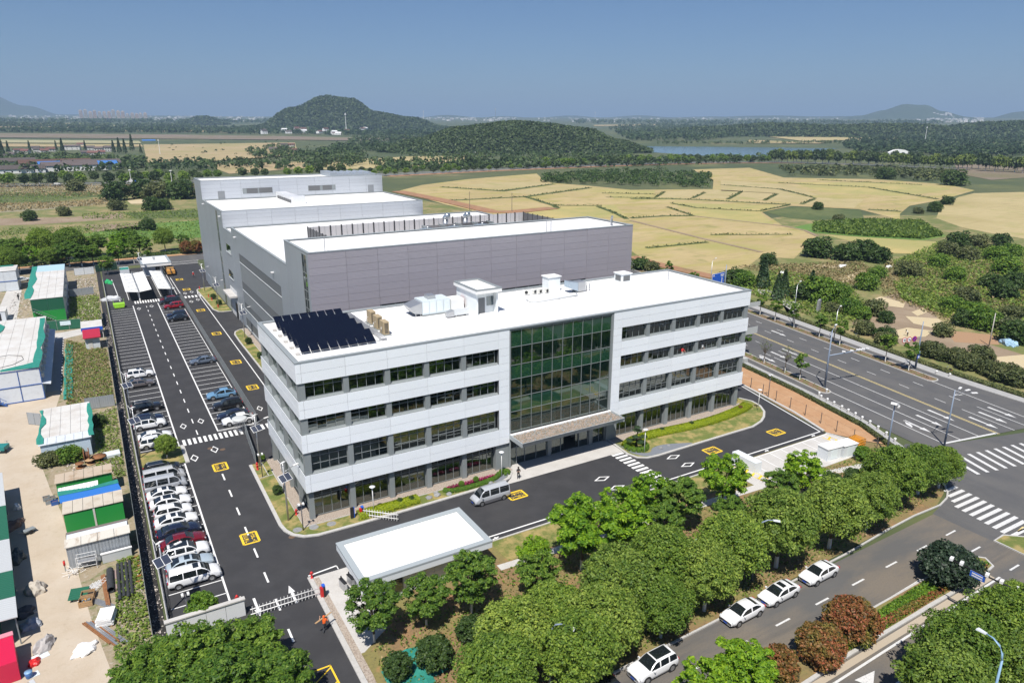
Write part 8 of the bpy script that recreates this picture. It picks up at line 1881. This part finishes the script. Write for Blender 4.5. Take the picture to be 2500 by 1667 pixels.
# woods and tree belts by photograph region: (polygon, number, size)
def belt(name, label, poly, n, s, m, z=None):
    xs = [p[0] for p in poly]; ys = [p[1] for p in poly]; out = []; k = 0; tries = 0
    while k < n and tries < n*8:
        tries += 1; px, py = rnd.uniform(min(xs), max(xs)), rnd.uniform(min(ys), max(ys)); ins = False
        for i in range(len(poly)):
            (x0, y0),(x1, y1) = poly[i], poly[(i+1) % len(poly)]
            if (y0 > py) != (y1 > py) and px < (x1-x0)*(py-y0)/((y1-y0) or 1e-9)+x0: ins = not ins
        if not ins: continue
        x, y, zz = far_hit(px, py)
        r = s*rnd.uniform(.65,1.25); out.append(clump((x, y, zz+r*.7), r, 15, r*.62, NR, 1.05,.55,.4)); k += 1
    mass(name, label, 'wood', np.concatenate(out), m, 'stuff')
belt('tree_belt', 'wood covering the plain beyond the fields on the left', [(-40,322),(300,314),(480,313),(900,326),(1060,322),(1060,336),(800,331),(420,327),(-40,325)],1300,7.5, LF_FAR)
belt('tree_belt', 'trees round the cemetery slope before the wooded hill', [(935,372),(1080,338),(1540,372),(1560,398),(1200,402),(1000,385)],900,3.6, LF_FAR)
belt('tree_belt', 'wood between the round hill and the wooded hill', [(860,335),(1090,330),(1090,345),(930,372),(760,385),(850,350)],500,5, LF_FAR)
belt('tree_belt', 'woods on the plain right of the wooded hill', [(1480,312),(1700,300),(2060,306),(2100,326),(1860,332),(1700,345),(1540,346)],1600,7, LF_FAR)
belt('tree_belt', 'woods round the bridge and right of the lake', [(2080,330),(2300,330),(2560,330),(2560,382),(2300,382),(2100,374),(2060,362)],1500,5.5, LF_FAR)
belt('tree_belt', 'bushes between the lake avenue and the wheat', [(1900,412),(2200,418),(2340,428),(2300,446),(2140,434),(1930,430)],260,3.2, LF_OLIVE)
belt('tree_belt', 'village trees on the left behind the far road', [(-40,385),(130,382),(270,388),(355,392),(360,410),(250,415),(-40,412)],420,4.0, LF_FAR)
belt('tree_belt', 'trees round the middle village', [(600,370),(690,355),(740,375),(900,382),(870,398),(760,400),(620,385)],300,4.0, LF_FAR)
belt('tree_belt', 'scattered bushes on the left fields', [(360,345),(900,345),(900,400),(400,405)],60,2.4, LF_FAR)
belt('tree_belt', 'bushes behind the far road on the left', [(-40,408),(900,395),(900,410),(500,420),(-40,425)],260,4.2, LF_FAR)
belt('tree_belt', 'bushes behind the far road in the middle', [(900,402),(1560,398),(1860,388),(1880,398),(1560,408),(930,420)],360,4.2, LF_FAR)
belt('tree_belt', 'thin tree lines across the far left plain', [(-40,308),(470,310),(470,313),(-40,311)],260,9, LF_FAR)
belt('tree_belt', 'tree line beyond the far left plain', [(-40,297),(700,299),(700,303),(-40,301)],420,11, LF_FAR)
belt('tree_belt', 'tree lines on the far right plain', [(1400,297),(2300,299),(2300,305),(1400,303)],500,11, LF_FAR)
belt('tree_belt', 'trees on the lake shore', [(1600,350),(2060,348),(2060,353),(1600,354)],130,3.5, LF_FAR)
# cemetery stones
b = MB()
for k in range(750):
    px = rnd.uniform(1112,1455); py = rnd.uniform(352,378) - 4*math.sin((px-1112)/343*3.14); x, y = Sg(px, py)
    h = rnd.uniform(1.2,2.8); b.obox((x, y, h/2+.5),(1.2,.7, h), rnd.uniform(0,3))
o = b.build('cemetery_stones', mat('pale_stone', (.58,.57,.55),.8, island=.3)); o['kind'] = 'stuff'; tag(o, 'rows of pale cemetery stones on the slope below the wooded hill', 'gravestones')
# houses
TILE = mat('dark_roof_tile', (.085,.07,.065),.8, objvar=.3); TILER = mat('brown_roof_tile', (.13,.065,.05),.8, objvar=.25); PLAS = mat('pale_plaster', (.56,.55,.52),.8, objvar=.2); BROOF = mat('blue_sheet_roof', (.05,.16,.42),.55)
def house(x, y, w, d, h, rz, label, roof=TILE, wall=PLAS, rh=2.2, group='village houses', cols=3, z=0.0, cat='house', name='village_house'):
    t = thing(name, label, cat, (x, y, z), rz, group)
    b = MB(); b.box(-w/2,-d/2,0, w/2, d/2, h); b.m = 0; b.tri((-w/2, d/2, h),(-w/2,-d/2, h),(-w/2,0, h+rh)); b.tri((w/2,-d/2, h),(w/2, d/2, h),(w/2,0, h+rh)); b.build('wall', wall, t, local=True)
    e = .6; b = MB()
    for s in (-1,1): b.hexa([(-w/2-e, s*(d/2+e), h-.4),(w/2+e, s*(d/2+e), h-.4),(w/2+e, 0, h+rh),(-w/2-e, 0, h+rh),(-w/2-e, s*(d/2+e), h-.1),(w/2+e, s*(d/2+e), h-.1),(w/2+e, 0, h+rh+.3),(-w/2-e, 0, h+rh+.3)])
    b.build('roof', roof, t, local=True)
    fl = max(1, int(h//2.9))
    for f_ in range(fl):
        for k in range(cols):
            xx = -w/2+w*(k+.5)/cols; bx(t, 'window', DARK, 1, xx-.6,-d/2-.04, f_*2.9+.9, xx+.6,-d/2-.01, f_*2.9+2.3)
    return t
VH = [('P6', 1270,225,11,9,6.5,0),('P6', 1380,210,10,9,6.5,0),('P6', 240,225,13,8,4,1),('P6', 330,235,10,8,4,1),('P6', 500,225,12,8,5,0),('P6', 570,235,10,8,4.5,1),('P6', 650,210,12,8,4,1),('P6', 930,190,22,9,6,0),('P6', 1030,150,11,8,5,1),('P6', 1100,255,12,8,4,0),('P6', 1200,260,14,8,4,1),('P6', 1300,250,9,7,4,1),('P6', 130,280,12,8,4,0),('P6', 20,310,12,8,4,0),('P6', 460,190,11,8,4,0),('P6', 1150,195,14,8,5,0),
      ('L5', 1750,395,14,9,5,0),('L5', 1815,372,12,9,6.5,0),('L5', 1860,370,11,8,6,1),('L5', 1870,400,12,8,4,1),('L5', 950,338,26,12,5,0)]
for i, (m, px, py, w, d, h, r_) in enumerate(VH):
    x, y = PXT(m, px, py, 0); house(x, y, w, d, h, rnd.uniform(-.5,.3),('pale two-storey gabled house at the right end of the left village', 'second pale gabled house beside the dark conifers', 'low house with white gable at the left of the village', 'brown-roofed house next to the white-gabled one', 'white-walled house in the village centre', 'brown-roofed house beside the village centre', 'small brown-roofed house with a white chimney stack', 'long grey terrace house at the rear of the village', 'reddish roof behind the long terrace', 'white-fronted low house below the terrace', 'low brown-roofed yard building of the village', 'annex before the gabled houses', 'low house half hidden by trees on the far left', 'white house at the very left edge', 'house behind the village trees', 'grey-roofed house between terrace and gables',
        'grey-roofed house at the left of the middle hamlet', 'white gabled house of the middle hamlet', 'second white house of the middle hamlet', 'low house at the right of the middle hamlet', 'blue and white shed standing alone in the fields')[i],(TILER if r_ else TILE) if i != 20 else BROOF)
for i, (px, py, w, d, h, rf_, lb) in enumerate(((210,415,34,14,6.5, TILE, 'white hall with grey gabled roof and row of windows on the left'),(720,425,62,16,6, TILER, 'long hall with dark red-brown roof behind the far road'),(900,455,46,14,5.5, TILE, 'grey-roofed long shed behind the far road trees'),(1180,430,50,18,6, TILE, 'wide grey-blue roofed warehouse behind the far road'),(1380,440,16,12,5.5, BROOF, 'bright blue shed at the end of the warehouses'),(640,445,18,12,5, BROOF, 'blue and white gabled shed before the red-brown hall'),(250,485,40,12,4, TILE, 'low dark roofed row beside the far road on the left'))):
    x, y = PXT('P6', px, py, 0); house(x, y, w, d, h, .12, lb, rf_, WHITE, 3, 'long sheds behind the far road', 7, name='warehouse', cat='warehouse')
for i in range(22):
    px, py = (rnd.uniform(1780,2320), rnd.uniform(248,285)) if i < 17 else (rnd.uniform(0,215), rnd.uniform(262,298))
    x, y = sight(MAPS['L5' if i < 17 else 'L6'][0]+px*MAPS['L5' if i < 17 else 'L6'][2], rnd.uniform(2150,2500)); house(x, y, 16,11, rnd.uniform(5,9), rnd.uniform(-.6,.6), 'white house in the hamlet at the foot of the round hill', rnd.choice((TILE, TILER, WHITE)), WHITE, 2.5, 'hamlet below the round hill', 2, z=far_z(2300)+rnd.uniform(0,10))
TOWM = [mat('tower_facade_%d' % k, c_, .8) for k, c_ in enumerate(((.55,.42,.36),(.5,.47,.45),(.6,.5,.42)))]
for i in range(15):
    px = 291+i*10.2+rnd.uniform(-1,1); x, y = sight(px, 5500+rnd.uniform(-100,150)); h = (44 if i < 10 else 31)*rnd.uniform(.85,1.1); zb_ = 66
    t = thing('apartment_tower', 'pale apartment tower on the horizon, number %s from the left of the cluster' % ('one two three four five six seven eight nine ten eleven twelve thirteen fourteen fifteen'.split()[i]), 'apartment tower', (x, y, zb_),0, 'apartment towers on the horizon')
    bx(t, 'body', TOWM[i % 3],1,-10,-7,0,10,7, h)
    for q in (-6,0,6): bx(t, 'window_strip', mat('tower_glazing', (.14,.15,.17),.5),1, q-1.4,-7.3,3, q+1.4,-7.02, h-2)
    bx(t, 'roof_core', TOWM[(i+1) % 3],1,-5,-4, h, 5,4, h+5)
b = MB()
for k in range(420):
    px = rnd.choice((rnd.uniform(-20,290), rnd.uniform(430,700), rnd.uniform(1040,1260), rnd.uniform(1300,1990), rnd.uniform(2150,2300))); dd = rnd.uniform(5200,9500); x, y = sight(px, dd); s = rnd.uniform(8,20); z_ = far_z(dd); b.obox((x, y, z_+4),(s*1.6, s, 8+rnd.uniform(0,8)), rnd.uniform(0,3))
o = b.build('distant_town', mat('distant_white_wall', (.55,.54,.52),.8, island=.3)); o['kind'] = 'stuff'; tag(o, 'scattered pale roofs of the far plain', 'distant buildings')
b = MB()
for k in range(26): px = 2180+rnd.uniform(-10,50); x, y = sight(px, 8300); b.obox((x, y, 115+rnd.uniform(-25,25)),(45,20,14), rnd.uniform(0,1))
o = b.build('hillside_town', MATS['distant_white_wall']); o['kind'] = 'stuff'; tag(o, 'white buildings on the flank of the far right hill', 'distant buildings')
for i, (px, py, s) in enumerate(((40,300,1.5),(115,250,1.1),(385,220,1.0),(722,200,.9),(805,235,1.35),(1092,200,.95),(1455,235,1.2),(1690,205,1.5),(1800,235,.9),(1530,240,1.3),(1600,240,1.25))): x, y = PXT('P6', px, py, 0); tree('metasequoia', x, y, s*1.15,('large pointed conifer at the left edge of the village', 'pointed conifer beside the left edge conifer', 'slim conifer in the village', 'small conifer beside the terrace house', 'tall conifer in the village centre', 'slim conifer behind the red roof', 'conifer at the start of the dark group', 'tallest conifer of the dark group by the gabled houses', 'lone small conifer in the fields', 'conifer in the middle of the dark group', 'conifer at the right of the dark group')[i], 'pointed village conifers', 'conifer_tree')
for i, (px, d_, h) in enumerate(((878,2350,62),(1052,5000,75),(1212,5600,95),(1434,6000,70),(2177,1900,34),(454,1150,22))): x, y = sight(px, d_); t = thing('lattice_mast', ('white mast at the foot of the round hill', 'thin white mast right of the round hill', 'dark mast with wide head above the wooded hill', 'thin mast far right of the wooded hill', 'thin mast behind the lake fields', 'power pole in the left fields')[i], 'mast', (x, y, far_z(d_)),0, 'masts on the plain'); tb(t, 'pole', WHITE if i != 2 else GREYM, 1,[(0,0,0),(0,0, h)],[h*.018, h*.010],5); ob(t, 'head', WHITE, 1,(0,0, h*.92),(h*.07, h*.05, h*.06))
for i, (px, py) in enumerate(((785,510),(1175,520))): x, y = PXT('P4', px, py, 0); t = thing('field_pole', ('wooden power pole in the wheat behind the hall', 'second power pole in the wheat behind the plant screen')[i], 'pole', (x, y, 0),0, 'poles in the wheat'); tb(t, 'pole', mat('pole_wood', (.16,.14,.12),.9),1,[(0,0,0),(0,0,10)],[.17,.1],6); ob(t, 'crossarm', MATS['pole_wood'],1,(0,0,9.2),(1.8,.12,.12),.5)
# haze
hb = MB(); hb.box(-30500,-30500,-12,30500,30500,620)
HZ = bpy.data.materials.new('haze'); HZ.use_nodes = True; n_ = HZ.node_tree.nodes
for q in list(n_): n_.remove(q)
hv = n_.new('ShaderNodeVolumePrincipled'); ho = n_.new('ShaderNodeOutputMaterial'); hv.inputs['Color'].default_value = (.47,.66,.90,1); hv.inputs['Density'].default_value = 1.1e-4; hv.inputs['Anisotropy'].default_value = 0.0
HZ.node_tree.links.new(hv.outputs[0], ho.inputs['Volume'])
try: HZ.cycles.homogeneous_volume = True
except Exception: pass
o = hb.build('haze', HZ); o['kind'] = 'stuff'
# ------------------------------------------------------------------ street furniture by the main road
def straight_pole(t, h, r0, r1, m): tb(t, 'pole', m, 3,[(0,0,0),(0,0, h)],[r0, r1],8)
t = thing('camera_gantry', 'grey gantry pole with long arm of white traffic cameras on the near median', 'camera gantry', (91.95,-1.55,.1)); straight_pole(t, 10.6,.2,.09, BLUEPOLE)
tb(t, 'arm', BLUEPOLE, 3,[(0,0,6.0),(4.4,-.8,6.15),(8.8,-1.6,6.3)],[.14,.1,.06],8); tb(t, 'lamp_arm', BLUEPOLE, 3,[(0,0,10.5),(1.1,.5,10.9),(2.0,.9,11.1)],.04,6); ob(t, 'lamp_head', WHITE, 1,(2.3,1.0,11.1),(.8,.3,.1),.4)
for k in (3.2,5.0,6.4,7.0,7.6,8.6): ob(t, 'camera', WHITE, 1,(k, -.182*k-.05,6.42),(.28,.55,.24),.3)
t = thing('sign_pole', 'tall pole with three round road signs and blue plates on the far median', 'sign pole', (116.3,-3.6,.1)); straight_pole(t, 9.4,.2,.08, BLUEPOLE)
for dz in (6.0,6.35): tb(t, 'arm', BLUEPOLE, 3,[(0,0, dz),(-4.6,.85, dz)],.05,6)
SGN = [(-1.7, mat('sign_blue', (.02,.03,.42),.4)),(-3.0, WHITE),(-4.2, WHITE)]
for k, (x, m) in enumerate(SGN):
    c_ = Vector((x, -.18*x-.1,6.15)); q = Vector((-.182,-.983,0)); nrm = [c_+q*.02, c_+q*.05, c_+q*.07, c_+q*.09]
    b = MB(); b.tube([nrm[0], nrm[1]],.56,24); so = b.build('round_sign', RED, t, local=True)
    b = MB(); b.tube([nrm[1], nrm[2]],.45,24); d = b.build('sign_face', m, so, local=True); d.location -= so.location
    b = MB(); e = nrm[3]
    if k == 0: b.tube([e+Vector((-.3,.05,-.3)), e+Vector((.3,-.05,.3))],.045,5); b.tube([e+Vector((-.3,.05,.3)), e+Vector((.3,-.05,-.3))],.045,5); mm = RED
    elif k == 1: b.tube([e+Vector((-.25,.05,.12)), e+Vector((.02,0,.0)), e+Vector((.28,-.05,-.15))],.06,5); mm = DARK
    else: mm = DARK; [b.obox(e+Vector((dx, -.18*dx, dz)), s_) for dx, dz, s_ in ((-.16,.06,(.05,.02,.26)),(-.08,0,(.2,.02,.05)),(-.03,.0,(.05,.02,.38)),(.17,.16,(.2,.02,.05)),(.17,-.16,(.2,.02,.05)),(.09,0,(.05,.02,.36)),(.25,0,(.05,.02,.36)))]
    d = b.build('symbol', mm, so, local=True); d.location -= so.location
for z in (2.4,3.2): ob(t, 'blue_plate', BLUE, 1,(-.05,-.24, z),(.55,.04,.6),-.18); ob(t, 'plate_symbol', WHITE, 1,(-.06,-.275, z),(.3,.02,.34),-.18)
ob(t, 'control_box', mat('teal_box', (.25,.45,.45),.5),1,(-1.0,.1,4.2),(.4,.3,.4))
for x, y, h, lb in ((86.4,-26.0,8.7, 'three-armed street lamp at the stop line corner'),(76.4,-23.4,7.6, 'tall flood-lit lamp post behind the corner camphors')):
    t = thing('corner_lamp', lb, 'street lamp', (x, y, .1)); straight_pole(t, h, .16,.07, BLUEPOLE)
    if h > 8:
        for a in (-.5,-.1,.25): tb(t, 'arm', STEEL, 3,[(0,0, h-.9),(2.6*math.cos(a),2.6*math.sin(a), h-.5)],.035,5); ob(t, 'lamp_head', WHITE, 1,(2.9*math.cos(a),2.9*math.sin(a), h-.48),(.9,.3,.1), a)
    else: ob(t, 'flood_head', WHITE, 1,(0,0, h+.1),(1.2,.8,.3),.3,.3); ob(t, 'camera', WHITE, 1,(.7,-.2, h-.4),(.5,.25,.25),.3)
for x, y, h, lb in ((119.4,16.6,6.5, 'low curved lamp on the far median by the parked scooter'),(122.4,29.8,9.2, 'tall street lamp beside the pale stone path'),(128,62,9, 'street lamp far up the main road behind the office')):
    t = thing('median_lamp', lb, 'street lamp', (x, y, .1)); straight_pole(t, h, .13,.06, STEEL); tb(t, 'arm', STEEL, 3,[(0,0, h-.1),(.7,.3, h+.4),(1.9,.8, h+.6)],.04,6); ob(t, 'lamp_head', WHITE, 1,(2.2,.9, h+.6),(.8,.3,.1),.4)
x, y = MR(86,12.2); t = thing('direction_sign', 'large blue direction sign showing above the office roof edge', 'road sign', (x, y, .1),.18); straight_pole(t, 9.6,.2,.1, BLUEPOLE); ob(t, 'board', WHITE, 1,(-3.6,-.1,6.3),(5.6,.06,3.2)); ob(t, 'board_face', BLUE, 1,(-3.6,-.15,6.3),(5.4,.04,3.0))
for (a, z, w, h) in ((-1.9,7.3,1.5,.3),(-1.9,6.9,1.2,.15),(-1.9,5.8,.3,1.5),(-5.7,7.4,.5,.4)): ob(t, 'lettering', WHITE, 1,(a, -.18, z),(w, .02, h))
for z in (5.4,7.2): tb(t, 'arm', BLUEPOLE, 3,[(0,0, z),(-1.2,0, z)],.07,6)
for i, q in enumerate([(87.75,-3.6),(86.8,-4.7),(86.45,-6.2),(86.15,-7.7),(85.7,-9.5),(85.25,-11),(84.95,-12.5),(84.45,-14.05),(84.0,-15.7),(83.2,-17.6),(82.2,-19.6),(81.2,-21.6),(116.6,-7.5),(117.3,-9.6),(90.3,-3.2)]):
    t = thing('stone_bollard', 'pale stone bollard on the pavement edge of the main road', 'bollard', (*q, .12),0, 'stone bollards'); lt(t, 'post', KERB, 3,(0,0,0),[(.17,0),(.17,.42),(.14,.5)],10); lt(t, 'cap', WHITE, 3,(0,0,.5),[(.2,0),(.18,.1),(.06,.16)],10)
for i, (x, y) in enumerate(((124.1,14.3),(119.4,-8.2))):
    t = thing('electric_scooter', ('parked dark scooter on the footpath by the young trees', 'red and dark scooter on the footpath near the crossroads')[i], 'scooter', (x, y, .13),1.2)
    for k in (-.6,.6): tb(t, 'wheel', TYRE, 1,[(k, -.06,.25),(k, .06,.25)],.25,12)
    hx(t, 'body', RED if i else DARK, 1,[(-.7,-.15,.35),(.3,-.15,.25),(.3,.15,.25),(-.7,.15,.35),(-.7,-.15,.7),(.1,-.12,.4),(.1,.12,.4),(-.7,.15,.7)]); ob(t, 'seat', DARK, 1,(-.35,0,.78),(.6,.28,.12)); tb(t, 'steering_column', GREYM, 1,[(.6,0,.3),(.45,0,1.05)],.05,6); tb(t, 'handlebar', GREYM, 1,[(.45,-.33,1.05),(.45,.33,1.05)],.025,5)
t = thing('standing_stone', 'weathered standing stone slab at the end of the pale path', 'stone', (136.8,33.8,0),.3); hx(t, 'slab', ROCK, 1,[(-.8,-.3,0),(.8,-.3,0),(.8,.3,0),(-.8,.3,0),(-.65,-.25,3.2),(.55,-.25,3.4),(.55,.25,3.4),(-.65,.25,3.2)])
t = thing('utility_pole', 'thin pale pole standing in the tilled ground at the right', 'pole', (144.5,-2.8,0)); straight_pole(t, 7.2,.13,.09, mat('pole_concrete', (.42,.40,.37),.8))
tarp_heap('tarp_heap', 149.6,-4.0,(2.4,1.5),1.2, mat('sky_blue_tarp', (.30,.45,.58),.6), 'blue and white tarp heap at the right edge of the scrub', 'tarp', 31)
for i, (x, y, s) in enumerate(((195,68.7,3.0),(207.6,60.4,1.6),(168.8,70.9,2.4),(131,47,1.6))): tarp_heap('white_sheet', x, y, (s, s*.4),.7, WHITE, ('white plastic sheet along the dark bushes in the scrub', 'small upright white sheet right of the dark bushes', 'white sheet near the cypress behind the office', 'pale stone heap beside the cypresses')[i], 'plastic sheet', 40+i)
def curved_lamp(x, y, rz, label, h=9.0, m=BLUEPOLE):
    t = thing('curved_street_lamp', label, 'street lamp', (x, y, .1), rz, 'curved street lamps'); straight_pole(t, h-1.2,.13,.08, m)
    tb(t, 'arm', m, 3,[(0,0, h-1.3),(.1,0, h-.7),(.4,0, h-.2),(.9,0, h+.05),(1.5,0, h+.05)],[.08,.075,.07,.06,.05],8); hx(t, 'lamp_head', mat('lamp_grey_white', (.62,.65,.68),.4),1,[(1.4,-.12, h),(2.1,-.2, h-.05),(2.1,.2, h-.05),(1.4,.12, h),(1.4,-.1, h+.1),(2.1,-.16, h+.06),(2.1,.16, h+.06),(1.4,.1, h+.1)])
curved_lamp(10.1,-36.3,-1.05, 'curved blue-grey lamp poking out of the foreground tree crowns', 7.0); curved_lamp(36.6,-34.2,-.62, 'curved lamp above the trees beside the parked white sedans', 7.0); curved_lamp(35.6,-57.4,1.45, 'long curved blue lamp arm at the bottom right corner', 9.0, mat('sky_blue_pole', (.22,.36,.52),.4))
t = thing('street_gantry', 'black gantry arm with white cameras and blue street name plate at the right', 'camera gantry', (49.9,-56.2,0)); straight_pole(t, 5.8,.17,.12, DARK); tb(t, 'arm', DARK, 3,[(0,0,5.35),(-.3,4,5.4),(-.7,9.6,5.45)],[.11,.09,.06],8)
for k in (1.2,2.8,3.9,5.2,6.4,8.6,9.5): ob(t, 'camera', WHITE, 1,(-.075*k-.05, k, 5.62),(.5,.28,.26),.25)
R0 = (-.62,6.6); ob(t, 'name_plate', BLUE, 1,(-.7,7.1,5.1),(.06,1.3,.55)); ob(t, 'plate_frame', STEEL, 1,(-.665,7.1,5.1),(.04,1.36,.6))
for z in (5.22,4.98): ob(t, 'lettering', WHITE, 1,(-.737,7.1, z),(.012,.95,.12))
# planting strip pipe and low wall
b = MB(); b.tube([(28,-26.8,.35),(36,-26.2,.35),(47,-24.4,.35)],.2,8); tag(b.build('irrigation_pipe', mat('blue_grey_pipe', (.36,.42,.48),.5), None, True), 'blue-grey pipe running under the airy trees', 'pipe')
# ------------------------------------------------------------------ people
SKIN = mat('skin', (.46,.28,.20),.6); HAIR = mat('black_hair', (.015,.013,.012),.6); ORV = mat('orange_vest', (.80,.13,.02),.6); BLK = mat('black_cloth', (.018,.018,.02),.8); DGC = mat('dark_grey_cloth', (.05,.055,.065),.8); REDC = mat('red_cloth', (.45,.03,.03),.8); WHC = mat('white_cloth', (.7,.7,.68),.8); BLC = mat('blue_cloth', (.05,.09,.2),.8)
def person(x, y, rz, label, top, legs, arms=((-.25,.05,1.0,-.28,.12,.78),(.25,.05,1.0,.28,.12,.78)), stride=.0, hat=None, z=0.0, bend=0.0, sit=False):
    """one continuous skinned body; arms = elbow and hand of each side, front is +y"""
    t = thing('person', label, 'person', (x, y, z), rz)
    by = bend
    J = {'pel': (0,0,.93), 'wst': (0,.02+by*.25,1.08), 'cst': (0,.0+by*.6,1.32-by*.12), 'nk': (0, by*.85,1.47-by*.25), 'hd': (0,.02+by, 1.60-by*.35), 'tp': (0,.02+by*1.05,1.72-by*.4)}
    rad = {'pel': .15, 'wst': .135, 'cst': .155, 'nk': .058, 'hd': .098, 'tp': .075}; E = [('pel', 'wst', 1),('wst', 'cst', 1),('cst', 'nk', 1),('nk', 'hd', 0),('hd', 'tp', 0)]
    for s, k in ((-1, 'l'),(1, 'r')):
        st_ = stride*s; J.update({k+'h': (s*.10,0,.86), k+'k': (s*.11, st_*.5+.03,.49), k+'a': (s*.11, st_-.03,.09), k+'t': (s*.12, st_+.14,.04)}); rad.update({k+'h': .095, k+'k': .065, k+'a': .045, k+'t': .04})
        E += [('pel', k+'h', 2),(k+'h', k+'k', 2),(k+'k', k+'a', 2),(k+'a', k+'t', 3)]
        ex, ey, ez, hx_, hy_, hz_ = arms[0 if s < 0 else 1]; J.update({k+'s': (s*.19, by*.7,1.40-by*.2), k+'e': (ex, ey+by*.6, ez), k+'w': (hx_, hy_+by*.6, hz_)}); rad.update({k+'s': .065, k+'e': .045, k+'w': .032}); E += [('cst', k+'s', 1),(k+'s', k+'e', 1),(k+'e', k+'w', 0)]
    names = list(J); idx = {n: i for i, n in enumerate(names)}; me = bpy.data.meshes.new('p'); me.from_pydata([J[n] for n in names],[(idx[a], idx[c_]) for a, c_, _ in E],[])
    o = bpy.data.objects.new('p', me); C.objects.link(o); md = o.modifiers.new('skin', 'SKIN'); sv = me.skin_vertices[0].data
    for i, n in enumerate(names): sv[i].radius = (rad[n], rad[n]); sv[i].use_root = n == 'pel'
    sb = o.modifiers.new('sub', 'SUBSURF'); sb.levels = 1; sb.render_levels = 1
    bpy.context.view_layer.update(); m2 = bpy.data.meshes.new_from_object(o.evaluated_get(bpy.context.evaluated_depsgraph_get())); bpy.data.objects.remove(o)
    m2.materials.clear()
    for q in (SKIN, top, legs, DARK): m2.materials.append(q)
    def near(c_):
        best = (9,0)
        for a, d, mi in E:
            A, B_ = Vector(J[a]), Vector(J[d]); ab = B_-A; k = max(0, min(1,(c_-A).dot(ab)/max(1e-9, ab.length_squared))); best = min(best, ((c_-A-ab*k).length-rad[a]*.5, mi))
        return best[1]
    for p_ in m2.polygons: p_.material_index = near(p_.center); p_.use_smooth = True
    bo = bpy.data.objects.new('body', m2); C.objects.link(bo); bo.parent = t
    hd = Vector(J['hd'])
    lt(t, 'hat' if hat else 'hair', hat or HAIR, 3, hd+Vector((0,-.015,.02)),[(.118,0),(.122,.05),(.10,.12),(.05,.16),(.01,.17)],12)
    b = MB(); b.tube([hd+Vector((0,.085,-.01)), hd+Vector((0,.12,-.03))],[.02,.012],5)
    for s in (-1,1): b.tube([hd+Vector((s*.095,0,-.01)), hd+Vector((s*.112,0,-.01))],.028,6)
    b.build('nose_and_ears', SKIN, t, True, True)
    for s in (-1,1): ob(t, 'eye', DARK, 1, hd+Vector((s*.035,.092,.01)),(.022,.01,.012))
    for k in 'lr':
        w, e = Vector(J[k+'w']), Vector(J[k+'e']); d = (w-e).normalized(); sd = d.cross(Vector((0,0,1)) if abs(d.z) < .9 else Vector((0,1,0))).normalized(); b = MB(); b.tube([w, w+d*.09],[.035,.04],6)
        for f in range(4): b.tube([w+d*.08+sd*(f-1.5)*.02, w+d*(.13+.01*(f in (1,2)))+sd*(f-1.5)*.022, w+d*(.155+.015*(f in (1,2)))+sd*(f-1.5)*.02+Vector((0,.015,-.01))],[.010,.009,.007],4)
        b.tube([w+d*.03+sd*.03, w+d*.07+sd*.065, w+d*.1+sd*.07],[.011,.01,.008],4); b.build('hand', SKIN, t, True, True)
    return t
t = person(-3.86,-19.5,-.35, 'worker in orange vest and helmet carrying a plank on the shoulder', ORV, DGC, ((-.42,.12,1.22,-.40,.25,1.42),(.30,.02,1.10,.34,.16,1.30)),.22, ORV)
b = MB(); b.obox((-3.9,-19.4,1.47),(1.9,.16,.05),.45); tag(b.build('timber_plank', WOODC), 'pale plank carried across the worker\'s shoulders', 'plank')
person(27.05,-3.05,2.8, 'person in black standing by the entrance looking at a phone', BLK, BLK, ((-.26,.1,1.12,-.06,.30,1.22),(.26,.1,1.12,.04,.32,1.24)))
person(-27.6,103.4,2.2, 'person in black walking out of the shaded alley', BLK, BLK, stride=.2)
person(-36.4,148.9,.5, 'person in dark clothes on the far yard path', BLK, DGC, stride=.15)
person(7.7,157,3.0, 'person with red top and pale helmet on the far yard road', REDC, DGC, stride=.1, hat=WHC)
person(136.2,10.2,1.2, 'farmer in white and black bending over the straw', WHC, BLK, bend=.5)
person(58.5,.42,3.14, 'person in red and white leaning out of a third floor window', REDC, WHC, ((-.3,.2,1.1,-.2,.4,1.05),(.3,.2,1.1,.2,.4,1.05)), z=10.75)
person(62.9,.62,3.14, 'person in pale shirt standing behind an open third floor window', WHC, DGC, z=10.75)
